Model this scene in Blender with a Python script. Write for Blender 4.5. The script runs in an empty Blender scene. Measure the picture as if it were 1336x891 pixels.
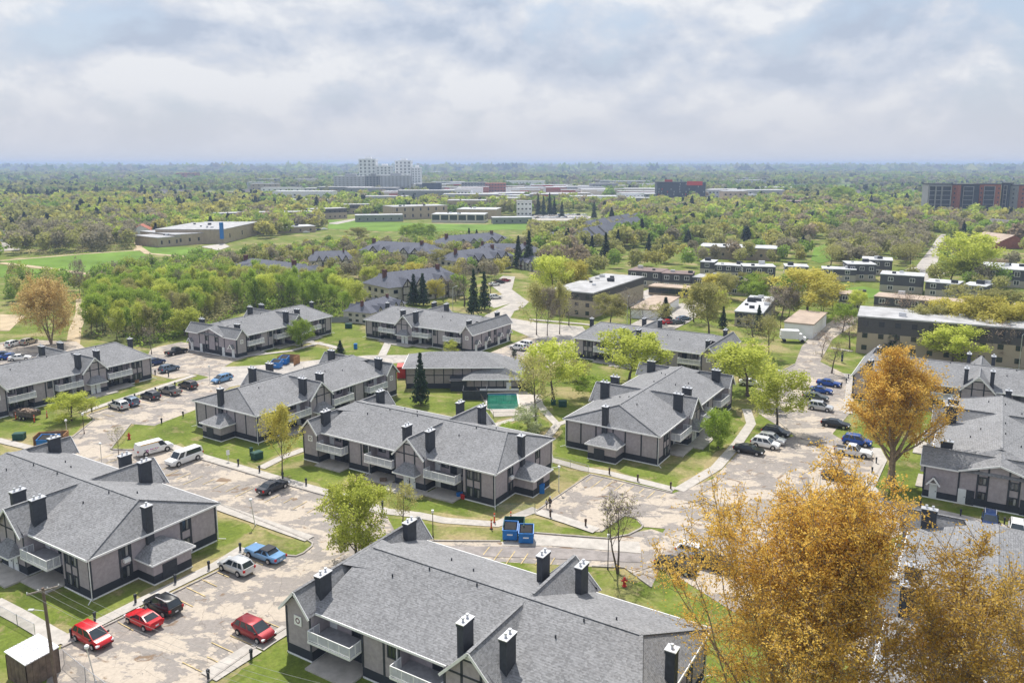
import bpy, math, random
import numpy as np
from mathutils import Vector, Matrix
R = math.radians
SC = bpy.context.scene
COL = SC.collection
# ------------------------------------------------------------------ camera
EYE = 46.0; FPX = 1030.0; PCX = 668.0; PCY = 390.0; HOR = 214.0
PITCH = math.atan((PCY - HOR) / FPX)
cam = bpy.data.objects.new('camera', bpy.data.cameras.new('camera'))
COL.objects.link(cam); SC.camera = cam
cam.location = (0, 0, EYE); cam.rotation_euler = (math.pi / 2 - PITCH, 0, 0)
cam.data.sensor_fit = 'HORIZONTAL'; cam.data.sensor_width = 36
cam.data.lens = 36 * FPX / 1336; cam.data.shift_y = -(445.5 - PCY) / 1336
cam.data.clip_start = 0.5; cam.data.clip_end = 60000
# ------------------------------------------------------------------ sun, sky, exposure
SUN_EL, SUN_AZ = 60.0, 103.0          # heading towards the sun, counter-clockwise from +X
sd = Vector((math.cos(R(SUN_EL)) * math.cos(R(SUN_AZ)), math.cos(R(SUN_EL)) * math.sin(R(SUN_AZ)), math.sin(R(SUN_EL))))
sun = bpy.data.objects.new('sun', bpy.data.lights.new('sun', 'SUN')); COL.objects.link(sun)
sun.data.energy = 3.7; sun.data.angle = R(0.6); sun.data.color = (1.0, 0.95, 0.87)
sun.rotation_euler = sd.to_track_quat('Z', 'Y').to_euler(); sun.location = (0, 0, 300)
SC.view_settings.view_transform = 'Standard'; SC.view_settings.look = 'None'
SC.view_settings.gamma = 1.0; SC.view_settings.use_curve_mapping = False
SC.view_settings.exposure = 0.55
W = bpy.data.worlds.new('World'); SC.world = W; W.use_nodes = True
nt = W.node_tree; N = nt.nodes; L = nt.links
for n in list(N): N.remove(n)
def nd(N, t, **k):
    n = N.new(t)
    for a, b in k.items():
        if a.startswith('i_'): n.inputs[a[2:].replace('_', ' ')].default_value = b
        else: setattr(n, a, b)
    return n
def ramp(N, stops, interp='LINEAR'):
    r = N.new('ShaderNodeValToRGB'); r.color_ramp.interpolation = interp
    e = r.color_ramp.elements
    while len(e) < len(stops): e.new(0.5)
    for q, (p, c) in zip(e, stops):
        q.position = p; q.color = (c, c, c, 1) if not hasattr(c, '__len__') else (*c, 1)
    return r
tc = nd(N, 'ShaderNodeTexCoord'); sky = nd(N, 'ShaderNodeTexSky')
sky.sky_type = 'NISHITA'; sky.sun_disc = False; sky.sun_elevation = R(SUN_EL); sky.sun_rotation = R(90 - SUN_AZ)
sky.air_density = 1.2; sky.dust_density = 2.5; sky.ozone_density = 1.5
sep = nd(N, 'ShaderNodeSeparateXYZ'); L.new(tc.outputs['Generated'], sep.inputs[0])
zc = nd(N, 'ShaderNodeMath', operation='MAXIMUM'); L.new(sep.outputs[2], zc.inputs[0]); zc.inputs[1].default_value = 0.0
za = nd(N, 'ShaderNodeMath', operation='ADD'); L.new(zc.outputs[0], za.inputs[0]); za.inputs[1].default_value = 0.17
cv = nd(N, 'ShaderNodeMapping'); cv.inputs['Scale'].default_value = (1.0, 1.0, 1.75); L.new(tc.outputs['Generated'], cv.inputs[0])
def cloudnoise(scale, det, rough, dist, off):
    m = nd(N, 'ShaderNodeMapping'); m.inputs['Location'].default_value = off; L.new(cv.outputs[0], m.inputs[0])
    n = nd(N, 'ShaderNodeTexNoise', i_Scale=scale, i_Detail=det, i_Roughness=rough, i_Distortion=dist); L.new(m.outputs[0], n.inputs['Vector']); return n
n1 = cloudnoise(5.0, 10, 0.55, 0.15, (3.1, 1.7, 0)); n1b = cloudnoise(5.0, 10, 0.55, 0.15, (3.1, 1.7, -0.045)); n2 = cloudnoise(2.6, 7, 0.48, 0.2, (9.3, 4.1, 2.0))
cover = ramp(N, [(0.38, 0.0), (0.50, 0.95)]); L.new(n1.outputs[0], cover.inputs[0])
df = nd(N, 'ShaderNodeMath', operation='SUBTRACT'); L.new(n1.outputs[0], df.inputs[0]); L.new(n1b.outputs[0], df.inputs[1])
sm = nd(N, 'ShaderNodeMath', operation='MULTIPLY_ADD'); L.new(df.outputs[0], sm.inputs[0]); sm.inputs[1].default_value = 1.9
th = nd(N, 'ShaderNodeMath', operation='MULTIPLY_ADD'); L.new(n2.outputs[0], th.inputs[0]); th.inputs[1].default_value = 1.0; th.inputs[2].default_value = 0.02; L.new(th.outputs[0], sm.inputs[2])
shade = ramp(N, [(0.30, (0.335, 0.385, 0.475)), (0.45, (0.425, 0.465, 0.54)), (0.56, (0.49, 0.515, 0.565)), (0.70, (0.60, 0.61, 0.63))]); L.new(sm.outputs[0], shade.inputs[0])
SKY_K = 0.10
cs = nd(N, 'ShaderNodeVectorMath', operation='SCALE'); cs.inputs['Scale'].default_value = 1.0 / SKY_K; L.new(shade.outputs[0], cs.inputs[0])
mx = nd(N, 'ShaderNodeMixRGB'); L.new(cover.outputs[0], mx.inputs[0]); blue = nd(N, 'ShaderNodeMixRGB'); blue.inputs[0].default_value = 0.75; L.new(sky.outputs[0], blue.inputs[1]); blue.inputs[2].default_value = (3.55, 4.25, 5.35, 1); L.new(blue.outputs[0], mx.inputs[1]); L.new(cs.outputs[0], mx.inputs[2])
hz = ramp(N, [(0.0, 1.0), (0.03, 0.8), (0.09, 0.25), (0.16, 0.0)]); L.new(zc.outputs[0], hz.inputs[0])
mh = nd(N, 'ShaderNodeMixRGB'); L.new(hz.outputs[0], mh.inputs[0]); L.new(mx.outputs[0], mh.inputs[1])
mh.inputs[2].default_value = (4.5, 4.6, 5.0, 1)
bg = nd(N, 'ShaderNodeBackground'); bg.inputs['Strength'].default_value = SKY_K
L.new(mh.outputs[0], bg.inputs[0]); wo = nd(N, 'ShaderNodeOutputWorld'); L.new(bg.outputs[0], wo.inputs[0])

# ------------------------------------------------------------------ helpers
def at(px, py, z=0.0):
    """world point of height z seen at pixel (px,py) of the 1336x891 photograph"""
    d = Vector(((px - PCX) / FPX, 1.0, -(py - PCY) / FPX))
    c, s = math.cos(PITCH), math.sin(PITCH)
    d = Vector((d.x, d.y * c + d.z * s, -d.y * s + d.z * c))
    t = (z - EYE) / d.z
    return Vector((d.x * t, d.y * t, z))
def height_at(base, py):
    """height of the point above ground pixel base that shows at row py"""
    g = at(*base); d = Vector(((base[0] - PCX) / FPX, 1.0, -(py - PCY) / FPX))
    c, s = math.cos(PITCH), math.sin(PITCH)
    d = Vector((d.x, d.y * c + d.z * s, -d.y * s + d.z * c))
    return EYE + d.z / math.hypot(d.x, d.y) * math.hypot(g.x, g.y)
def tag(o, label=None, cat=None, group=None, kind=None):
    if label: o['label'] = label
    if cat: o['category'] = cat
    if group: o['group'] = group
    if kind: o['kind'] = kind
    return o
def empty(name, loc=(0, 0, 0), rz=0.0, parent=None):
    o = bpy.data.objects.new(name, None); COL.objects.link(o); o.location = loc; o.rotation_euler = (0, 0, rz); o.empty_display_size = 0.5
    if parent: o.parent = parent
    return o
class MB:
    def __init__(s): s.v = []; s.f = []
    def poly(s, *p):
        n = len(s.v); s.v += [tuple(q) for q in p]; s.f.append(tuple(range(n, n + len(p)))); return s
    def box(s, x0, x1, y0, y1, z0, z1):
        n = len(s.v)
        s.v += [(x0, y0, z0), (x1, y0, z0), (x1, y1, z0), (x0, y1, z0), (x0, y0, z1), (x1, y0, z1), (x1, y1, z1), (x0, y1, z1)]
        s.f += [tuple(n + i for i in q) for q in ((3, 2, 1, 0), (4, 5, 6, 7), (0, 1, 5, 4), (1, 2, 6, 5), (2, 3, 7, 6), (3, 0, 4, 7))]; return s
    def tube(s, p, q, r0, r1=None, n=6):
        r1 = r0 if r1 is None else r1; p = Vector(p); q = Vector(q); d = (q - p)
        if d.length < 1e-6: return s
        d.normalize(); a = d.orthogonal().normalized(); b = d.cross(a); k = len(s.v)
        for c, r in ((p, r0), (q, r1)):
            for i in range(n):
                t = 2 * math.pi * i / n; s.v.append(tuple(c + a * (r * math.cos(t)) + b * (r * math.sin(t))))
        for i in range(n):
            j = (i + 1) % n; s.f.append((k + i, k + j, k + n + j, k + n + i))
        s.f.append(tuple(k + i for i in reversed(range(n)))); s.f.append(tuple(k + n + i for i in range(n))); return s
    def bar(s, p, q, w, h):
        """flat board from p to q, w wide (horizontal), h deep (vertical)"""
        p = Vector(p); q = Vector(q); d = (q - p).normalized(); a = d.cross(Vector((0, 0, 1)))
        a = a.normalized() if a.length > 1e-4 else Vector((1, 0, 0)); b = a.cross(d); k = len(s.v)
        for c in (p, q):
            for i, j in ((-1, -1), (1, -1), (1, 1), (-1, 1)): s.v.append(tuple(c + a * (w / 2 * i) + b * (h / 2 * j)))
        s.f += [(k, k + 1, k + 5, k + 4), (k + 1, k + 2, k + 6, k + 5), (k + 2, k + 3, k + 7, k + 6), (k + 3, k, k + 4, k + 7), (k + 3, k + 2, k + 1, k), (k + 4, k + 5, k + 6, k + 7)]; return s
    def prism(s, P, z0, z1):
        k = len(s.v); n = len(P); s.v += [(p[0], p[1], z0) for p in P] + [(p[0], p[1], z1) for p in P]
        for i in range(n):
            j = (i + 1) % n; s.f.append((k + i, k + j, k + n + j, k + n + i))
        s.f.append(tuple(k + n + i for i in range(n))); s.f.append(tuple(k + i for i in reversed(range(n)))); return s
    def mesh(s, name, m, smooth=None):
        me = bpy.data.meshes.new(name); me.from_pydata(s.v, [], s.f)
        for q in (m if isinstance(m, (list, tuple)) else [m]): me.materials.append(q)
        if smooth:
            me.polygons.foreach_set('use_smooth', [True] * len(me.polygons)); me.set_sharp_from_angle(angle=R(smooth))
        me.update(); return me
    def obj(s, name, m, parent=None, smooth=None): return link(name, s.mesh(name, m, smooth), parent)
def link(name, me, parent=None, loc=None, rz=0.0):
    o = bpy.data.objects.new(name, me); COL.objects.link(o)
    if loc is not None: o.location = loc
    o.rotation_euler = (0, 0, rz)
    if parent: o.parent = parent
    return o
def copy_tree(o, parent=None, name=None):
    c = o.copy(); COL.objects.link(c); c.parent = parent
    for ch in list(o.children): copy_tree(ch, c)
    return c
# ------------------------------------------------------------------ materials
MATS = {}
def mat(name, col, rough=0.75, var=0.12, scale=2.0, metal=0.0, spec=0.3, bump=0.0, obj_var=0.0, coat=0.0):
    if name in MATS: return MATS[name]
    m = bpy.data.materials.new(name); m.use_nodes = True; N = m.node_tree.nodes; L = m.node_tree.links
    b = N['Principled BSDF']; b.inputs['Roughness'].default_value = rough; b.inputs['Metallic'].default_value = metal
    b.inputs['Specular IOR Level'].default_value = spec; b.inputs['Coat Weight'].default_value = coat
    t = nd(N, 'ShaderNodeTexCoord'); n = nd(N, 'ShaderNodeTexNoise', i_Scale=scale, i_Detail=5.0, i_Roughness=0.65); L.new(t.outputs['Object'], n.inputs['Vector'])
    lo = tuple(max(0, c * (1 - var * 1.6)) for c in col); hi = tuple(min(1, c * (1 + var * 1.6)) for c in col)
    r = ramp(N, [(0.28, lo), (0.72, hi)]); L.new(n.outputs[0], r.inputs[0]); out = r.outputs[0]
    if obj_var:
        oi = nd(N, 'ShaderNodeObjectInfo'); h = nd(N, 'ShaderNodeHueSaturation'); mr = nd(N, 'ShaderNodeMapRange'); mr.inputs[3].default_value = 1 - obj_var; mr.inputs[4].default_value = 1 + obj_var
        L.new(oi.outputs['Random'], mr.inputs[0]); L.new(mr.outputs[0], h.inputs['Value']); L.new(out, h.inputs['Color']); out = h.outputs[0]
    L.new(out, b.inputs['Base Color'])
    if bump:
        bp = nd(N, 'ShaderNodeBump', i_Strength=bump, i_Distance=0.05); L.new(n.outputs[0], bp.inputs['Height']); L.new(bp.outputs[0], b.inputs['Normal'])
    MATS[name] = m; return m
def glass(name, col=(0.025, 0.032, 0.04), rough=0.08):
    m = mat(name, col, rough, 0.2, 0.8, spec=0.6); return m
def mixnode(N, L, f, a, b, t='MIX'):
    x = nd(N, 'ShaderNodeMixRGB', blend_type=t)
    for s, k in ((f, 0), (a, 1), (b, 2)):
        if hasattr(s, 'is_output') or hasattr(s, 'links'): L.new(s, x.inputs[k])
        elif hasattr(s, '__len__'): x.inputs[k].default_value = (*s, 1)
        else: x.inputs[k].default_value = s
    return x.outputs[0]
def shingle(name, base, dark=0.74, light=1.22):
    m = bpy.data.materials.new(name); m.use_nodes = True; N = m.node_tree.nodes; L = m.node_tree.links
    b = N['Principled BSDF']; b.inputs['Roughness'].default_value = 0.9; b.inputs['Specular IOR Level'].default_value = 0.15
    t = nd(N, 'ShaderNodeTexCoord'); mp = nd(N, 'ShaderNodeMapping'); mp.inputs['Scale'].default_value = (5.2, 5.2, 12.0); L.new(t.outputs['Object'], mp.inputs[0])
    v = nd(N, 'ShaderNodeTexVoronoi', i_Scale=1.0, i_Randomness=1.0); L.new(mp.outputs[0], v.inputs['Vector'])
    sp = nd(N, 'ShaderNodeSeparateColor'); L.new(v.outputs['Color'], sp.inputs[0])
    r = ramp(N, [(0.0, tuple(c * dark for c in base)), (0.5, base), (1.0, tuple(min(1, c * light) for c in base))]); L.new(sp.outputs[0], r.inputs[0])
    n = nd(N, 'ShaderNodeTexNoise', i_Scale=0.35, i_Detail=4.0); L.new(t.outputs['Object'], n.inputs['Vector'])
    r2 = ramp(N, [(0.3, 0.9), (0.7, 1.07)]); L.new(n.outputs[0], r2.inputs[0])
    w = nd(N, 'ShaderNodeTexWave', wave_type='BANDS', bands_direction='Z', i_Scale=4.2, i_Distortion=0.3); L.new(t.outputs['Object'], w.inputs['Vector'])
    r3 = ramp(N, [(0.0, 0.86), (0.5, 1.04)]); L.new(w.outputs[0], r3.inputs[0])
    c = mixnode(N, L, 1.0, r.outputs[0], r2.outputs[0], 'MULTIPLY'); c = mixnode(N, L, 1.0, c, r3.outputs[0], 'MULTIPLY')
    L.new(c, b.inputs['Base Color']); MATS[name] = m; return m
def stucco(name, col, base, zb=1.12):
    m = mat(name, col, 0.92, 0.10, 2.2, spec=0.15)
    N = m.node_tree.nodes; L = m.node_tree.links; b = N['Principled BSDF']; src = b.inputs['Base Color'].links[0].from_socket
    t = nd(N, 'ShaderNodeTexCoord'); s = nd(N, 'ShaderNodeSeparateXYZ'); L.new(t.outputs['Object'], s.inputs[0])
    lt = nd(N, 'ShaderNodeMath', operation='LESS_THAN'); L.new(s.outputs[2], lt.inputs[0]); lt.inputs[1].default_value = zb
    L.new(mixnode(N, L, lt.outputs[0], src, base), b.inputs['Base Color']); return m
M_ROOF = shingle('grey_shingles', (0.235, 0.237, 0.246)); M_SLATE = shingle('slate_blue_shingles', (0.135, 0.142, 0.172))
CHAR = (0.046, 0.051, 0.062)
M_WALL = stucco('mauve_grey_stucco', (0.375, 0.335, 0.355), CHAR)
M_CHAR = mat('charcoal_paint', CHAR, 0.7, 0.15); M_WHITE = mat('white_trim', (0.80, 0.80, 0.80), 0.55, 0.05)
M_DOOR = mat('white_door_paint', (0.74, 0.76, 0.77), 0.5, 0.04); M_GLASS = glass('dark_window_glass')
M_METAL = mat('galvanised_metal', (0.62, 0.63, 0.66), 0.35, 0.1, metal=0.6); M_RAIL = mat('pale_railing', (0.60, 0.61, 0.66), 0.6, 0.08)
M_DECK = mat('balcony_deck', (0.34, 0.34, 0.36), 0.8, 0.15); M_CURT = mat('curtain_behind_glass', (0.22, 0.22, 0.22), 0.4, 0.35, 1.2, obj_var=0.4)
M_WOOD = mat('weathered_wood', (0.16, 0.12, 0.095), 0.85, 0.3, 1.5); M_CEDAR = mat('cedar_boards', (0.36, 0.19, 0.09), 0.8, 0.25, 2)
M_BARK = mat('bark', (0.115, 0.092, 0.078), 0.9, 0.3, 4); M_PALEBARK = mat('pale_bark', (0.24, 0.21, 0.18), 0.9, 0.25, 4)
M_CONC = mat('concrete', (0.44, 0.41, 0.375), 0.9, 0.13, 0.9); M_KERB = mat('kerb_concrete', (0.36, 0.33, 0.30), 0.9, 0.2, 1.5)
M_BLACK = mat('black_rubber', (0.018, 0.018, 0.02), 0.8, 0.2); M_RED = mat('red_paint', (0.50, 0.035, 0.03), 0.45, 0.1)
M_BLUE = mat('blue_steel_paint', (0.02, 0.17, 0.50), 0.45, 0.12); M_DKGREEN = mat('dark_green_paint', (0.015, 0.07, 0.055), 0.6, 0.15)
M_YEL = mat('worn_yellow_paint', (0.55, 0.43, 0.22), 0.85, 0.3, 1.0); M_ORANGE = mat('orange_red_plastic', (0.72, 0.10, 0.04), 0.5, 0.1)
M_BROWNPOST = mat('brown_post_paint', (0.085, 0.055, 0.04), 0.7, 0.2); M_SKIN = mat('skin', (0.42, 0.26, 0.19), 0.6, 0.05)
# ------------------------------------------------------------------ ground
def tex_noise(N, L, co, sc, det=5.0, ro=0.6, di=0.0):
    n = nd(N, 'ShaderNodeTexNoise', i_Scale=sc, i_Detail=det, i_Roughness=ro, i_Distortion=di); L.new(co, n.inputs['Vector']); return n.outputs[0]
def mk_ground_mat(nm='lawn', d0=0.50, d1=0.64, dk=0.75):
    m = bpy.data.materials.new(nm); m.use_nodes = True; N = m.node_tree.nodes; L = m.node_tree.links; b = N['Principled BSDF']
    b.inputs['Roughness'].default_value = 0.95; b.inputs['Specular IOR Level'].default_value = 0.1
    co = nd(N, 'ShaderNodeTexCoord').outputs['Object']
    g = ramp(N, [(0.30, (0.085, 0.115, 0.022)), (0.5, (0.135, 0.178, 0.030)), (0.70, (0.205, 0.230, 0.055))]); L.new(tex_noise(N, L, co, 0.16, 8, 0.62), g.inputs[0])
    dry = ramp(N, [(d0, 0.0), (d1, 1.0)]); L.new(tex_noise(N, L, co, 0.075, 7, 0.62, 0.4), dry.inputs[0])
    dm = nd(N, 'ShaderNodeMath', operation='MULTIPLY'); L.new(dry.outputs[0], dm.inputs[0]); dm.inputs[1].default_value = dk
    c = mixnode(N, L, dm.outputs[0], g.outputs[0], (0.37, 0.295, 0.165))
    d2 = ramp(N, [(0.56, 0.0), (0.66, 0.65)]); L.new(tex_noise(N, L, co, 0.33, 8, 0.68, 0.5), d2.inputs[0]); c = mixnode(N, L, d2.outputs[0], c, (0.30, 0.235, 0.13))
    f = ramp(N, [(0.3, 0.66), (0.7, 1.28)]); L.new(tex_noise(N, L, co, 1.9, 6, 0.75), f.inputs[0]); c = mixnode(N, L, 1.0, c, f.outputs[0], 'MULTIPLY')
    # far country: fields and town seen at a grazing angle, patches hundreds of metres across
    far = ramp(N, [(0.34, (0.055, 0.085, 0.025)), (0.46, (0.085, 0.115, 0.035)), (0.56, (0.16, 0.19, 0.07)), (0.63, (0.26, 0.25, 0.20)), (0.72, (0.07, 0.10, 0.03))])
    mp = nd(N, 'ShaderNodeMapping'); mp.inputs['Scale'].default_value = (0.6, 1.0, 1.0); L.new(co, mp.inputs[0])
    L.new(tex_noise(N, L, mp.outputs[0], 0.0042, 9, 0.68), far.inputs[0])
    sx = nd(N, 'ShaderNodeVectorMath', operation='LENGTH'); L.new(co, sx.inputs[0])
    mr = nd(N, 'ShaderNodeMapRange'); mr.inputs[1].default_value = 700; mr.inputs[2].default_value = 1500; L.new(sx.outputs['Value'], mr.inputs[0])
    L.new(mixnode(N, L, mr.outputs[0], c, far.outputs[0]), b.inputs['Base Color']); return m
def mk_pave_mat(name, base, patch, dark, rust=True):
    m = bpy.data.materials.new(name); m.use_nodes = True; N = m.node_tree.nodes; L = m.node_tree.links; b = N['Principled BSDF']
    b.inputs['Roughness'].default_value = 0.92; b.inputs['Specular IOR Level'].default_value = 0.15
    co = nd(N, 'ShaderNodeTexCoord').outputs['Object']
    mp = nd(N, 'ShaderNodeMapping'); mp.inputs['Rotation'].default_value = (0, 0, R(31.5)); mp.inputs['Scale'].default_value = (0.7, 1.0, 1.0); L.new(co, mp.inputs[0]); cs = mp.outputs[0]
    p = ramp(N, [(0.435, 0.0), (0.443, 1.0), (0.522, 0.9), (0.53, 0.0)]); L.new(tex_noise(N, L, cs, 0.12, 13, 0.70, 0.25), p.inputs[0])
    c = mixnode(N, L, p.outputs[0], base, patch)
    d = ramp(N, [(0.585, 0.0), (0.593, 0.85)]); L.new(tex_noise(N, L, cs, 0.30, 12, 0.70, 0.25), d.inputs[0]); c = mixnode(N, L, d.outputs[0], c, dark)
    if rust:
        e = ramp(N, [(0.615, 0.0), (0.66, 0.85)]); mp2 = nd(N, 'ShaderNodeMapping'); mp2.inputs['Location'].default_value = (31, 17, 0); L.new(cs, mp2.inputs[0])
        L.new(tex_noise(N, L, mp2.outputs[0], 0.55, 5, 0.6, 0.8), e.inputs[0]); c = mixnode(N, L, e.outputs[0], c, (0.20, 0.135, 0.085))
    dw = nd(N, 'ShaderNodeTexNoise', i_Scale=0.7, i_Detail=4.0); L.new(co, dw.inputs['Vector'])
    dd = nd(N, 'ShaderNodeMixRGB', blend_type='ADD'); dd.inputs[0].default_value = 0.55; L.new(co, dd.inputs[1]); L.new(dw.outputs['Color'], dd.inputs[2])
    v = nd(N, 'ShaderNodeTexVoronoi', feature='DISTANCE_TO_EDGE', i_Scale=0.24); L.new(dd.outputs[0], v.inputs['Vector'])
    k = ramp(N, [(0.0, 0.5), (0.008, 0.0)]); L.new(v.outputs['Distance'], k.inputs[0]); c = mixnode(N, L, k.outputs[0], c, (0.12, 0.10, 0.085))
    f = ramp(N, [(0.3, 0.84), (0.7, 1.12)]); L.new(tex_noise(N, L, co, 2.3, 5, 0.7), f.inputs[0]); c = mixnode(N, L, 1.0, c, f.outputs[0], 'MULTIPLY')
    L.new(c, b.inputs['Base Color']); return m
M_LAWN = mk_ground_mat(); M_VERGE = mk_ground_mat('worn_verge', 0.40, 0.55, 0.8)
M_LOT = mk_pave_mat('worn_lot_paving', (0.465, 0.405, 0.338), (0.275, 0.25, 0.232), (0.23, 0.21, 0.195))
M_ROAD = mk_pave_mat('street_concrete', (0.47, 0.435, 0.395), (0.38, 0.355, 0.33), (0.30, 0.28, 0.265), False)
M_FIELD = mat('mown_field', (0.135, 0.225, 0.035), 0.95, 0.2, 0.05, spec=0.1); M_DIRT = mat('sandy_soil', (0.46, 0.37, 0.25), 0.95, 0.2, 0.15, spec=0.1)
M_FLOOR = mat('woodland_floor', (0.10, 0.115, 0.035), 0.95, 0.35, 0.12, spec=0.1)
g = MB(); xs = [-16000, -4000, -800, 800, 4000, 16000]; ys = [-600, 200, 1000, 4000, 14000]
for i in range(len(xs) - 1):
    for j in range(len(ys) - 1): g.poly((xs[i], ys[j], 0), (xs[i + 1], ys[j], 0), (xs[i + 1], ys[j + 1], 0), (xs[i], ys[j + 1], 0))
tag(g.obj('ground', M_LAWN), kind='structure')
ZL = [0.012]; EXCL = []
def flat(name, pix, m, world=False, z=None, excl=2.0):
    P = [Vector((p[0], p[1], 0)) if world else at(*p) for p in pix]
    ZL[0] += 0.004; zz = ZL[0] if z is None else z
    d = max(p.length for p in P); zz += max(0, d - 350) * 0.00015
    a = sum(P[i].x * P[(i + 1) % len(P)].y - P[(i + 1) % len(P)].x * P[i].y for i in range(len(P)))
    if a < 0: P.reverse()
    me = bpy.data.meshes.new(name); me.from_pydata([(p.x, p.y, zz) for p in P], [], [tuple(range(len(P)))]); me.materials.append(m); me.update()
    if excl is not None: EXCL.append((np.array([(p.x, p.y) for p in P]), excl))
    return tag(link(name, me), kind='structure')
def strip(name, pix, w, m, z0=None, h=None, world=False):
    """a path (flat) or, with h, a raised kerb along a polyline"""
    P = [Vector((p[0], p[1], 0)) if world else at(*p) for p in pix]; b = MB(); k = []
    for i, p in enumerate(P):
        t = (P[min(i + 1, len(P) - 1)] - P[max(i - 1, 0)]).normalized(); n = Vector((-t.y, t.x, 0)); k.append((p - n * w / 2, p + n * w / 2))
    if h is None: ZL[0] += 0.004
    zt = (ZL[0] if h is None else h) + max(0, P[0].length - 350) * 0.00015
    for (a, c), (d, e) in zip(k[:-1], k[1:]):
        A, B, C_, D_ = [Vector((q.x, q.y, zt)) for q in (a, d, e, c)]; b.poly(A, B, C_, D_)
        if h is not None:
            lo = lambda q: Vector((q.x, q.y, 0.0))
            b.poly(lo(A), lo(B), B, A); b.poly(lo(C_), lo(D_), D_, C_)
    if h is not None:
        for a, c in (k[0], k[-1]): b.poly((a.x, a.y, 0), (c.x, c.y, 0), (c.x, c.y, zt), (a.x, a.y, zt))
    EXCL.append((np.array([(p.x, p.y) for p, _ in k] + [(p.x, p.y) for _, p in reversed(k)]), 1.0))
    return tag(b.obj(name, m), kind='structure')
# parking lots and drives of the estate
flat('parking_lot', [(147, 587), (217, 587), (260, 599), (377, 633.5), (446, 653), (506, 676), (515, 692), (540, 706), (580, 706.5), (653, 706.8), (697, 696), (794, 703), (830, 694), (850, 690), (880, 700), (850, 766), (815, 741), (772, 739), (600, 730), (450, 735), (385, 812), (338, 842), (272, 889), (250, 950), (40, 950), (75, 848), (286, 745), (318, 722), (374, 725), (392, 724), (408, 712), (405, 707), (283, 657), (200, 640), (100, 615), (88, 600)], M_LOT)
flat('drive', [(112, 542), (255, 497), (290, 488), (300, 505), (254, 535), (201, 555.5), (170, 553), (144.5, 586.5), (150, 600), (95, 612), (80, 600), (94, 571), (122.6, 548)], M_LOT)
flat('parking_lot', [(197, 455), (236, 446), (330, 464), (304, 472), (292, 479), (300, 500), (268, 491), (255, 488), (224.6, 495), (200, 489), (185, 480)], M_LOT)
flat('drive', [(290, 479), (345, 476), (400, 471), (480, 463.5), (640, 462.6), (640, 472), (531, 473), (472, 476), (380, 488), (300, 505), (284, 493)], M_ROAD)
flat('parking_lot', [(625, 466), (694, 438), (735, 430), (762, 431), (752, 452), (745, 472), (705, 484), (672, 486), (650, 472)], M_LOT)
flat('street', [(632, 412), (666, 396), (690, 394), (682, 402), (671, 406), (666, 415), (700, 421), (760, 426), (766, 434), (740, 447), (694, 441), (668, 430), (655, 424)], M_ROAD)
flat('street', [(690, 394), (666, 396), (645, 402), (632, 396), (655, 384), (640, 372), (656, 360), (672, 361), (668, 378)], M_ROAD)
flat('street', [(1128, 414), (1098, 412), (1066, 430), (1046, 452), (1037, 475), (1012, 489), (985, 503), (990, 540), (1038, 570), (1014, 577), (962, 592), (930, 625), (877, 644), (868, 690), (848, 720), (872, 745), (960, 800), (1010, 800), (1060, 715), (1089, 640), (1118, 646), (1107, 663), (1150, 673), (1131, 640), (1151, 607), (1140, 585), (1100, 575), (1086, 566), (1108, 540), (1112, 500), (1100, 487), (1070, 472), (1086, 443)], M_LOT)
flat('street', [(1060, 702), (1107, 663), (1128, 652), (1200, 668), (1336, 700), (1420, 720), (1400, 760), (1300, 712), (1230, 700), (1190, 690), (1130, 720), (1080, 765)], M_LOT)
flat('parking_lot', [(770, 619.4), (877, 644), (872, 690), (839, 687.5), (828, 676), (813.6, 673.6), (784, 694), (776, 694), (697, 668.5)], M_LOT)
flat('concrete_apron', [(699, 697.5), (794, 704.5), (834, 707), (837, 722), (720, 712), (655, 712), (655, 707.5)], M_CONC)
flat('asphalt_patch', [(560, 713), (700, 713), (835, 723), (838, 734), (700, 728), (560, 724)], mat('asphalt', (0.27, 0.245, 0.235), 0.9, 0.2, 0.6))
# kerbs
KERBS = [[(147, 587), (217, 587), (260, 599), (377, 633.5), (446, 653), (506, 676)], [(80, 845), (286, 744.7), (318, 722)],
 [(374, 725), (386, 726), (396, 722), (407, 713), (408, 709), (402, 705), (283, 656.5)], [(545, 705.5), (580, 706), (653, 706.3)],
 [(697, 695.5), (794, 703), (820, 698), (836, 690), (839, 686), (834, 679), (824, 674.5), (813.6, 673.6), (784, 694)], [(700, 667), (770, 619.2), (877, 643.5)],
 [(772, 739), (815, 741), (850, 766.5)], [(94, 571), (122.6, 548), (116, 541), (255, 497)], [(171, 553), (144.5, 586), (160, 587)], [(1037, 475.3), (1012, 489.3)],
 [(1089, 639), (1119, 646), (1107.5, 662.5)], [(272, 889), (338, 842), (385, 812)], [(1151, 607), (1131, 640), (1150, 673)], [(1150, 656), (1200, 667), (1336, 699)], [(1014, 577), (1038, 570), (1014, 548)]]
for k in KERBS: strip('kerb', k, 0.22, M_KERB, h=0.16)
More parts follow.
